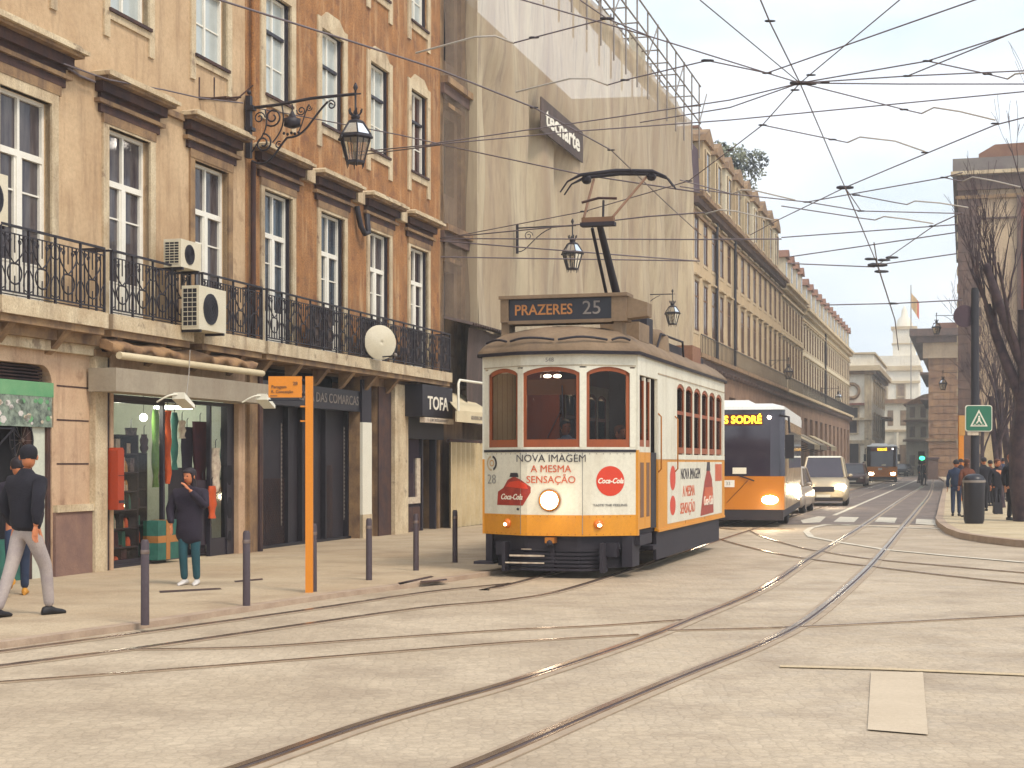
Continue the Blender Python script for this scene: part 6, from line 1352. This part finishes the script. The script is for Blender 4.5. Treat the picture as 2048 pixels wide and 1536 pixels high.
def bracket_mesh(L_):
    q = MB(); q.m = 'iron'; T = lambda pts, r=.016: q.tube([(p[0], 0, p[1]) for p in pts], r, sides=5)
    T([(0, -.22), (.02, -.22), (L_ * .5, -.22 + .02), (L_, -.0)] if False else [(0, -.32), (L_ * .3, -.29), (L_ * .6, -.22), (L_, -.20)], .028)
    q.box(-.0, .09, -.05, .05, -1.2, -.1); q.ball((.05, 0, -.04), .04); q.box(.0, .14, -.08, .08, -.72, -.66); q.box(0, .16, -.07, .07, -.36, -.28)
    T(bez((.1, -1.25), (.45, -1.45), (.55, -1.1), (.78, -.88), 12), .02); T(bez((.78, -.88), (1.15, -.9), (1.2, -.6), (1.55, -.3), 12), .02); T(spiral((1.62, -.36), .085, 2.2, -1.3, 14), .014)
    T(spiral((.50, -.50), .17, -2.2, 1.5, 22), .017); T(spiral((.32, -.95), .17, 1.6, -1.6, 22), .017); T(spiral((.25, -.50), .11, 0, 1.4, 16), .013); T(bez((.1, -1.1), (.3, -.8), (.45, -.75), (.36, -.36), 8), .014); T(bez((.5, -.95), (.7, -.75), (.75, -.6), (.68, -.3), 8), .014)
    T(spiral((1.05, -.42), .09, 3, 1.4, 14), .012); T(spiral((.62, -1.0), .07, 1, 1.2, 12), .012); T(spiral((1.2, -.38), .06, 0, -1.3, 12), .01); T(bez((1.0, -.8), (1.1, -.6), (1.1, -.5), (1.2, -.32), 6), .012)
    q.lathe([(.02, -.42), (.06, -.50), (.10, -.56), (.16, -.56), (.15, -.62), (.16, -.68), (.05, -.72)], (.88, 0, 0), 8); T([(.88, -.3), (.88, -.5)], .012)
    for k in range(5): q.ball((.72 + k * .07, 0, -.8 - .02 * (k % 2)), .028, seg=6, rng=4)
    return q.mesh('bracket')
def bracket_plain(L_):
    q = MB(); q.m = 'iron'; T = lambda pts, r=.014: q.tube([(p[0], 0, p[1]) for p in pts], r, sides=5)
    q.box(0, .06, -.04, .04, -.9, -.1); T([(0, -.2), (L_ * .5, -.19), (L_, -.20)], .022); T(bez((.05, -.85), (.3, -.9), (.5, -.4), (1.0, -.24), 10), .014); T(spiral((.35, -.42), .13, 0, 1.4, 14), .012); return q.mesh('bracket')
def lantern(label, wall_pt, L_, rz, fancy=False, grp='wall lanterns along the street'):
    t = thing('street_lantern', label, 'street lamp', wall_pt, rz, grp)
    if L_ > 0: MB().build('bracket', t, me=bracket_mesh(L_) if fancy else bracket_plain(L_))
    f = MB().build('lantern_frame', t, me=LM, loc=(L_, 0, 0)); MB().build('glass_pane', f, me=LGm); MB().build('bulb', f, me=LBm); return t
RZO = math.atan2(-MS, 1)
def lamp_at(label, px, py_top, H_px, L_, fancy=False):
    """lantern of real height 1.5 m whose image stands H_px tall"""
    Y = 1.49 * FOC / H_px; p = W(px, py_top, Y); b = p - OUT * L_; return lantern(label, (b.x, b.y, b.z), L_, RZO, fancy)
lamp_at('large iron lantern on a scrolled wall arm over the gift shop', 711, 165, 172, 2.07, True)
lamp_at('iron lantern hanging above the tram before the beige netting', 1145, 437, 109, 1.6)
lamp_at('iron lantern behind the tram roof, right of the destination board', 1345, 578, 76, 1.5)
lamp_at('small lantern with pale glass on the yellow row above the bus', 1577, 714, 46, 1.6)
lamp_at('tiny lantern on the pale row left of the corner palace', 1677, 772, 34, 1.5)
p = W(1873, 625, 100); lantern('lantern on a thin arm above the rusticated block', (p.x + 1.5, p.y, p.z), 1.5, math.pi)
p = W(1886, 740, 110); lantern('lantern hanging against the rusticated block', (p.x + 1.5, p.y, p.z), 1.5, math.pi)

# ================================================================ overhead wiring
def wiring(label, segs, h=6.6, r=.009, name='overhead_wires', pale=(), fix=()):
    a0 = WH(*segs[0][0][:2], h); t = thing(name, label, 'overhead wires', tuple(a0)); M = Matrix.Translation(-a0)
    for s_ in segs:
        q = MB(M); P = [WH(p[0], p[1], p[2] if len(p) > 2 else h) for p in s_]; rr = r * max(1, (P[0].y + P[-1].y) / 2 / 24)
        q.tube(P, rr, 'wire', 4); q.build('wire', t)
    for s_ in pale:
        q = MB(M); P = [WH(p[0], p[1], h + .0) for p in s_]; q.tube(P, .012 * max(1, P[0].y / 26), 'wire_pale', 5); q.build('insulator_arm', t)
    for p in fix:
        q = MB(M); c = WH(p[0], p[1], h); k = max(1, c.y / 24); s_ = (p[2] if len(p) > 2 else 1) * k * .5
        q.lathe([(.015 * s_, -.12 * s_), (.03 * s_, -.07 * s_), (.025 * s_, .07 * s_), (.015 * s_, .12 * s_)], tuple(c), 6, 'iron', axis='x'); q.build('clamp', t)
    return t
J = (1600, 166)
wiring('web of tram wires spreading from the junction ring in the sky over the tram', [
    [J, (1400, 0)], [J, (1540, 45), (1519, -5)], [J, (1805, -5)], [J, (1534, 146), (1300, 73), (1039, -2)], [(1534, 146), (1955, -2)], [J, (1855, 122), (2060, 55)], [(1815, 152), (2060, 52)], [J, (1815, 152), (2060, 141)], [J, (1800, 168), (2060, 168)],
    [J, (1808, 219), (1843, 227)], [J, (1690, 375)], [J, (1525, 250), (1460, 300), (1377, 362), (1168, 423), (897, 475)], [J, (1460, 200), (1214, 237), (860, 288)], [J, (1460, 215), (1280, 245)], [(2060, 182), (1460, 240), (1160, 262), (860, 290)], [(1855, 122), (1975, 148), (2015, 158)],
    [(1525, 250), (1665, 279), (1695, 285)], [(1214, 37), (1068, 75), (1027, 86)], [(1214, 37), (1300, 73)], [(1415, 121), (1250, 160), (1215, 170)], [(1415, 121), (1534, 146)], [(1214, 37), (1160, 0)], [(2060, 232), (1990, 250), (1797, 330), (1690, 375), (1556, 440), (1500, 470)]],
    pale=([(1027, 86), (990, 72), (950, 74), (832, 106)], [(1215, 170), (1180, 157), (1140, 157), (1032, 184)], [(1843, 227), (1868, 215), (1920, 223), (1990, 240)], [(1695, 285), (1720, 274), (1790, 282), (1850, 303)], [(2015, 158), (2030, 148), (2060, 145)]),
    fix=[(J[0], J[1], 2.2), (J[0] + 22, J[1] + 2, 1.2), (1534, 146), (1540, 42), (1622, 150), (1590, 180), (1690, 375, 2.2), (1855, 122), (1815, 152), (1525, 250), (1214, 37, 1.3), (1415, 121, 1.3), (1665, 279), (1808, 219), (1975, 148), (1990, 247), (1850, 305), (1068, 75), (1250, 160), (1377, 362), (1460, 300), (1650, 165)])
wiring('long dark cable running from the upper left down across the netted building', [[(430, -3), (700, 82), (880, 140), (1068, 215), (1222, 300), (1330, 404), (1402, 470)]], 6.6, .012, 'overhead_cable', fix=[(1068, 215), (1222, 300)])
wiring('web of tram wires around the far junction above the distant crossing', [
    [(1690, 375), (1755, 530)], [(1755, 530), (1790, 640), (1797, 700)], [(1755, 530), (1870, 450), (1925, 425)], [(1755, 530), (1749, 534), (1580, 527)], [(1755, 530), (1915, 507)], [(1755, 530), (1748, 485)], [(1563, 475), (1915, 449)], [(1577, 514), (1912, 465)], [(1651, 610), (1787, 607), (1925, 600)],
    [(1360, 360), (1464, 388), (1614, 404), (1722, 422), (1925, 427)], [(1614, 404), (1888, 355), (1925, 345)], [(1712, 390), (1790, 405), (1814, 409)], [(1563, 412), (1720, 436), (1750, 440)], [(1690, 375), (1722, 422)], [(1888, 355), (1925, 363)], [(1360, 373), (1475, 390)]],
    6.5, .009, pale=([(1814, 409), (1830, 402), (1880, 406), (1936, 415)], [(1464, 388), (1484, 380), (1510, 381), (1590, 400)], [(1410, 428), (1440, 420), (1470, 422), (1545, 440)], [(1750, 440), (1768, 433), (1810, 438), (1866, 447)], [(1925, 363), (1945, 354), (1990, 362), (2040, 374)]),
    fix=[(1755, 530, 2.5), (1742, 518, 1.6), (1768, 520, 1.6), (1784, 515, 1.6), (1763, 543, 1.8), (1712, 390), (1888, 355), (1722, 422), (1866, 452), (1787, 607, 1.3), (1614, 404)])
wiring('fan of thin span wires fixed at the right corner of the orange house', [[(880, 476, 7.0), (1131, 452), (1295, 433), (1410, 425)], [(880, 477, 7.0), (1393, 479), (1563, 478)], [(880, 482, 7.0), (1150, 503), (1393, 522)], [(882, 514, 6.6), (1400, 522)], [(885, 290, 9.2), (1168, 350, 7.4), (1400, 385, 6.8)]], 6.4, .010, 'span_wires', fix=[(1168, 423)])
wiring('pair of span wires from the big lantern arm to the netted building corner', [[(560, 322, 8.6), (700, 305, 8.2), (880, 288, 7.2)], [(590, 330, 8.6), (720, 310, 8.0), (880, 290, 7.2)], [(480, 210, 8.0), (600, 232, 7.8), (800, 270, 7.4), (880, 288, 7.2)]], 7.2, .009, 'span_wires')
def fwire(label, pts, r=.012, off=.06, m='wire', name='facade_cable'):
    P = [P0 + U * S(x, o) + OUT * o + Vector((0, 0, ZF(x, y, o))) for x, y, o in pts]; t = thing(name, label, 'cable', tuple(P[0])); q = MB(Matrix.Translation(-P[0])); q.tube(P, r, m, 4); q.build('cable', t)
fwire('thin cable draped over the window cornices of the cream house', [(128, 128, .3), (190, 150, .36), (220, 160, .36), (330, 180, .15), (400, 196, .2), (486, 206, .3)], .012)
fwire('sagging cable below the cornices between the first two windows of the cream house', [(135, 135, .1), (160, 152, .1), (190, 164, .1)], .02)
fwire('pale cable hanging from the canopy bar to the middle flood lamp', [(380, 700, .55), (378, 745, .62), (372, 800, .8)], .007, m='wire_pale')

# ================================================================ street furniture, left
def bollard(label, px, py, src=[None]):
    g = G(px, py, PV); 
    if src[0] is None:
        t = thing('bollard', label, 'bollard', (g.x, g.y, PV), 0, 'dark metal bollards along the kerb'); q = MB(); q.lathe([(.043, 0), (.041, .81), (.030, .84)], (0, 0, 0), 14, 'bollard'); q.build('post', t); q = MB(); q.lathe([(.044, .70), (.046, .72), (.044, .74)], (0, 0, 0), 14, 'steel'); q.build('band', t); src[0] = t; return t
    return copy_tree(src[0], None, (g.x, g.y, PV), None, label)
for lb, px, py in (('nearest bollard, before the left half of the gift shop', 290, 1250), ('second bollard, at the right end of the gift shop', 493, 1212), ('bollard standing against the yellow stop post', 627, 1183), ('bollard before the dark shutters of the closed shop', 738, 1160), ('bollard before the cafe window', 832, 1141), ('farthest bollard, beside the corrugated hoarding', 910, 1125)): bollard(lb, px, py)
g = G(617, 1185, PV); t = thing('stop_post', 'tall yellow tram stop post with yellow flag sign', 'stop sign', (g.x, g.y, PV), 0)
q = MB(); q.box(-.035, .055, -.03, .03, 0, 2.66, 'stop_yellow'); q.build('post', t)
q = MB(); q.box(-.49, -.08, -.02, .02, 2.40, 2.66, 'stop_yellow'); q.box(-.49, -.08, -.022, .022, 2.355, 2.375, 'black'); q.box(-.08, -.03, -.012, .012, 2.42, 2.45); q.box(-.08, -.03, -.012, .012, 2.6, 2.63); sg = q.build('sign_panel', t)
for z_ in (2.28, 2.10): q = MB(); q.box(-.1, -.035, -.01, .01, z_, z_ + .02, 'stop_yellow'); q.build('hook', t)
q = MB(); q.text('Paragem', .055, (-.36, -.024, 2.53), (1, 0, 0), (0, 0, 1), 'oldtimber'); q.text('R. Conceição', .05, (-.32, -.024, 2.47), (1, 0, 0), (0, 0, 1), 'oldtimber'); q.text('28', .06, (-.16, -.024, 2.57), (1, 0, 0), (0, 0, 1), 'oldtimber'); q.box(-.47, -.38, -.024, -.021, 2.415, 2.425, 'oldtimber'); q.build('lettering', sg)

# ================================================================ right side
g = RG(1948, 1047); t = thing('litter_bin', 'dark round topped litter bin on the right pavement near the kerb', 'litter bin', g)
q = MB(); q.lathe([(.22, 0), (.25, .1), (.27, 1.08), (.27, 1.10), (.22, 1.18), (.12, 1.23), (.02, 1.24)], (0, 0, 0), 18, 'sign_navy'); q.build('bin_body', t); q = MB(); q.lathe([(.275, 1.02), (.285, 1.05), (.275, 1.08)], (0, 0, 0), 18, 'sign_grey'); q.build('rim', t)
g = W(1950, 925, 46); t = thing('sign_pole', 'thick dark pole with green crossing sign and a round sign seen from behind', 'sign pole', (g.x, g.y, .13))
q = MB(); q.lathe([(.22, 0), (.20, .4), (.13, .6), (.115, 6.6), (.1, 6.7)], (0, 0, 0), 12, 'black'); q.build('pole', t)
q = MB(); zc = EYE + (925 - 632) / FOC * 46 - .13; q.lathe([(.33, .14), (.33, .16), (.30, .18), (.02, .19)], (-.30, -.1, zc), 28, 'roof_dark', axis='y'); q.box(-.5, .1, .06, .1, zc - .03, zc + .03, 'iron'); q.build('round_sign', t)
q = MB(); zs = EYE + (925 - 837) / FOC * 46 - .13
def rrect(x0, x1, z0, z1, r, n=5):
    o = []
    for cx_, cz, a in ((x1 - r, z1 - r, 0), (x0 + r, z1 - r, 90), (x0 + r, z0 + r, 180), (x1 - r, z0 + r, 270)):
        for k in range(n + 1): o.append((cx_ + r * math.cos(R(a + 90 * k / n)), cz + r * math.sin(R(a + 90 * k / n))))
    return o
cxs = .06; q.prism(rrect(cxs - .40, cxs + .40, zs - .39, zs + .39, .08), 'y', -.17, -.14, 'paint_white'); q.prism(rrect(cxs - .375, cxs + .375, zs - .365, zs + .365, .07), 'y', -.18, -.172, 'sign_green'); sp = q.build('crossing_sign', t)
q = MB(); q.prism([(cxs - .26, zs - .24), (cxs + .26, zs - .24), (cxs, zs + .26)], 'y', -.19, -.184, 'paint_white'); q.prism([(cxs - .19, zs - .20), (cxs + .19, zs - .20), (cxs, zs + .17)], 'y', -.2, -.194, 'sign_green')
q.lathe([(.03, -.21), (.03, -.205)], (cxs - .0, 0, zs + .05), 8, 'paint_white', axis='y'); q.prism([(cxs - .03, zs + .02), (cxs + .03, zs + .02), (cxs + .04, zs - .07), (cxs + .10, zs - .15), (cxs + .06, zs - .16), (cxs, zs - .08), (cxs - .06, zs - .16), (cxs - .1, zs - .15), (cxs - .04, zs - .06)], 'y', -.21, -.204)
for k in range(3): q.box(cxs - .15 + k * .11, cxs - .09 + k * .11, -.208, -.2, zs - .19, zs - .175)
q.build('pictogram', sp)
q = MB(); q.box(cxs - .33, cxs + .0, -.17, -.15, zs - .50, zs - .41, 'goods_pale'); q.build('small_plate', t)
g = W(1922, 925, 62); t = thing('stop_post', 'distant orange stop post behind the dark sign pole', 'stop sign', (g.x, g.y, .13)); q = MB(); q.box(-.1, .1, -.06, .06, 0, 3.4, 'stop_yellow'); q.build('post', t); q = MB(); q.box(-.1, .14, -.08, -.06, 2.6, 3.4, 'gold'); q.build('sign_panel', t)
g = W(1843, 925, 118); t = thing('traffic_light', 'green traffic light beyond the crossing at the far kerb', 'traffic light', (g.x, g.y, 0)); q = MB(); q.tube([(0, 0, 0), (0, 0, 1.5)], .07, 'black', 8); q.build('pole', t); q = MB(); q.box(-.2, .2, -.15, .15, 1.5, 2.5, 'black'); q.build('lamp_box', t)
q = MB(); q.ball((0, -.16, 1.98), .2, 'green_lit', 12, 7, (1.1, .4, .8)); q.build('green_lamp', t)
def farp(lb, px, Y, m, rz=0): p = W(px, 925, Y); person(lb, (p.x, p.y, .0), R(rz), m, m, 'shoe_black', 'hair_dark', 'skin', 1.7, .1, 'down', sub=1, hands=False)
farp('distant pedestrian crossing under the green traffic light', 1848, 112, 'navy_cloth', 90); farp('distant pedestrian just left of the green traffic light', 1838, 125, 'plum_cloth', 60); farp('distant pedestrian by the corner palace, left of the small bus', 1727, 128, 'brown_cloth', 20)
t = thing('kiosk', 'low dark posts box at the foot of the rusticated block', 'kiosk', (*W(1866, 925, 150)[:2], 0)); q = MB(); q.box(-.5, .5, 0, 1, 0, 2.0, 'dark_stone'); q.box(-.6, .6, -.1, 1.1, 2.0, 2.15, 'roof_dark'); q.build('kiosk_body', t)

# bare trees
def tree(label, loc, H, r0, lean, seed, levels=4, trunk_frac=.42, spread=.6, twist=None):
    t = thing('bare_tree', label, 'tree', loc); rr = random.Random(seed); q = MB(); q.m = 'bark'; tips = []
    def grow(p, d, L_, r, lv):
        n = 4 if lv else 6; P = [p]; Rr = [r]
        for i in range(n):
            d = (d + Vector((rr.uniform(-1, 1), rr.uniform(-1, 1), rr.uniform(-.3, .6))) * .13).normalized(); p = p + d * L_ / n; P.append(p); Rr.append(max(.005, r * (1 - (.45 if lv < 2 else .7) * (i + 1) / n)))
        q2 = q if lv == 0 else tw; q2.m = 'bark'; q2.tube(P, Rr, 'bark', 7 if lv < 2 else 4)
        if lv < levels:
            for k in range(3 if lv else 4):
                f = .45 + .55 * rr.random(); b = P[int(f * n)]; ax = Vector((rr.uniform(-1, 1), rr.uniform(-1, 1), rr.uniform(.3, 1.0))).normalized(); grow(b, (d * .8 + ax * spread).normalized(), L_ * rr.uniform(.55, .82), Rr[int(f * n)] * (.55 if lv == 0 else .62), lv + 1)
        else: tips.append(p)
    tw = MB(); grow(Vector((0, 0, 0)), Vector((lean[0], lean[1], 1)).normalized(), H * trunk_frac, r0, 0)
    q.build('trunk', t); tw.build('crown', t); return t
g = W(2003, 925, 52); tree('slender bare tree leaning left beside the green crossing sign', (g.x, g.y, .13), 9.5, .15, (-.14, 0), 5, 5, .40, .45)
g = W(2060, 925, 40); tree('thick dark bare tree at the right edge of the pavement', (g.x, g.y, .13), 11, .42, (-.03, 0), 8, 5, .5, .35)
g = W(2022, 925, 60); tree('dark bare tree between the leaning tree and the thick tree at the edge', (g.x, g.y, .13), 10.5, .2, (.0, 0), 12, 5, .42, .4)
g = W(1968, 925, 70); tree('thin bare tree behind the green crossing sign', (g.x, g.y, .13), 9.0, .11, (.02, 0), 21, 5, .40, .45)

# ================================================================ camera, sky, sun
cam = bpy.data.cameras.new('camera'); co = bpy.data.objects.new('camera', cam); COL.objects.link(co); SC.camera = co
co.location = (0, 0, EYE); co.rotation_euler = (R(90), 0, 0); cam.sensor_width = 36; cam.lens = FOC / 2048 * 36; cam.shift_y = (HZ - 768) / 2048; cam.clip_start = .1; cam.clip_end = 3000
w = bpy.data.worlds.new('World'); SC.world = w; w.use_nodes = True; nt = w.node_tree; n = nt.nodes; L = nt.links; bg = n['Background']
SUN_EL, SUN_AZ = R(52), R(138)
sky = n.new('ShaderNodeTexSky'); sky.sky_type = 'NISHITA'; sky.sun_disc = False; sky.sun_elevation = SUN_EL; sky.sun_rotation = SUN_AZ; sky.dust_density = 4; sky.air_density = 1.2
tc = n.new('ShaderNodeTexCoord'); mp = n.new('ShaderNodeMapping'); mp.inputs['Scale'].default_value = (1, 1, 2.6); L.new(tc.outputs['Generated'], mp.inputs['Vector'])
nz = n.new('ShaderNodeTexNoise'); nz.inputs['Scale'].default_value = 4.2; nz.inputs['Detail'].default_value = 5; nz.inputs['Roughness'].default_value = .5; L.new(mp.outputs['Vector'], nz.inputs['Vector'])
cr = n.new('ShaderNodeValToRGB'); cr.color_ramp.elements[0].position = .36; cr.color_ramp.elements[0].color = (7.0, 8.2, 9.2, 1); cr.color_ramp.elements[1].position = .62; cr.color_ramp.elements[1].color = (10.2, 10.7, 11.4, 1); L.new(nz.outputs['Fac'], cr.inputs['Fac'])
mx = n.new('ShaderNodeMix'); mx.data_type = 'RGBA'; mx.inputs['Factor'].default_value = .86; L.new(sky.outputs['Color'], mx.inputs[6]); L.new(cr.outputs['Color'], mx.inputs[7]); L.new(mx.outputs[2], bg.inputs['Color']); bg.inputs['Strength'].default_value = .092
sl = bpy.data.lights.new('sun', 'SUN'); sl.energy = 1.7; sl.angle = R(14); sl.color = (1, .87, .72); so = bpy.data.objects.new('sun', sl); COL.objects.link(so)
dirv = Vector((math.sin(SUN_AZ) * math.cos(SUN_EL), math.cos(SUN_AZ) * math.cos(SUN_EL), math.sin(SUN_EL))); so.rotation_euler = dirv.to_track_quat('Z', 'Y').to_euler()
# lamps that are lit in the shop and on the vehicles
def plight(loc, e, c=(1, .85, .65), r=.08):
    l = bpy.data.lights.new('lamp_glow', 'POINT'); l.energy = e; l.color = c; l.shadow_soft_size = r; o = bpy.data.objects.new('lamp_glow', l); COL.objects.link(o); o.location = loc
for s_, d in ((-5.6, .6), (-4.2, 1.6)): p = P0 + U * s_ - OUT * d; plight((p.x, p.y, 2.5), 34, (.95, 1, .85))
for lx, ly, e in ((tram.location.x - .1, 21.6, 6), ): plight((lx, ly, 1.1), e, (1, .8, .55), .12)
bp_ = nb.matrix_basis @ Vector((.9, -.5, .6)); bp_ = nb.matrix_basis @ Vector((.9, -1.3, .5)); plight(tuple(bp_), 25, (1, .8, .5), .12)
plight((11.6, 56.2, .6), 35, (1, .8, .5), .12); plight((8.9, 48.2, .6), 35, (1, .8, .5), .12)
tp_ = tram.matrix_basis @ Vector((0, 1.3, 2.6)); plight(tuple(tp_), 9, (1, .8, .55), .08)
HAZE = .0014
if HAZE:
    q = MB(); q.box(-120, 160, -20, 345, -1.2, 60); hz = q.mesh('haze'); hz.materials.clear(); m = bpy.data.materials.new('haze'); m.use_nodes = True; nn = m.node_tree.nodes; nn.remove(nn['Principled BSDF']); pv = nn.new('ShaderNodeVolumePrincipled'); pv.inputs['Color'].default_value = (.95, .94, .92, 1); pv.inputs['Density'].default_value = HAZE; pv.inputs['Anisotropy'].default_value = .2
    m.node_tree.links.new(pv.outputs[0], nn['Material Output'].inputs['Volume']); hz.materials.append(m); ho = bpy.data.objects.new('haze', hz); COL.objects.link(ho); tag(ho, kind='stuff')
SC.view_settings.view_transform = 'Standard'; SC.view_settings.look = 'None'; SC.view_settings.gamma = 1; SC.view_settings.exposure = .64
SC.render.resolution_x = 1024; SC.render.resolution_y = 768
SC.cycles.max_bounces = 6; SC.cycles.diffuse_bounces = 2; SC.cycles.transparent_max_bounces = 12; SC.cycles.volume_bounces = 0
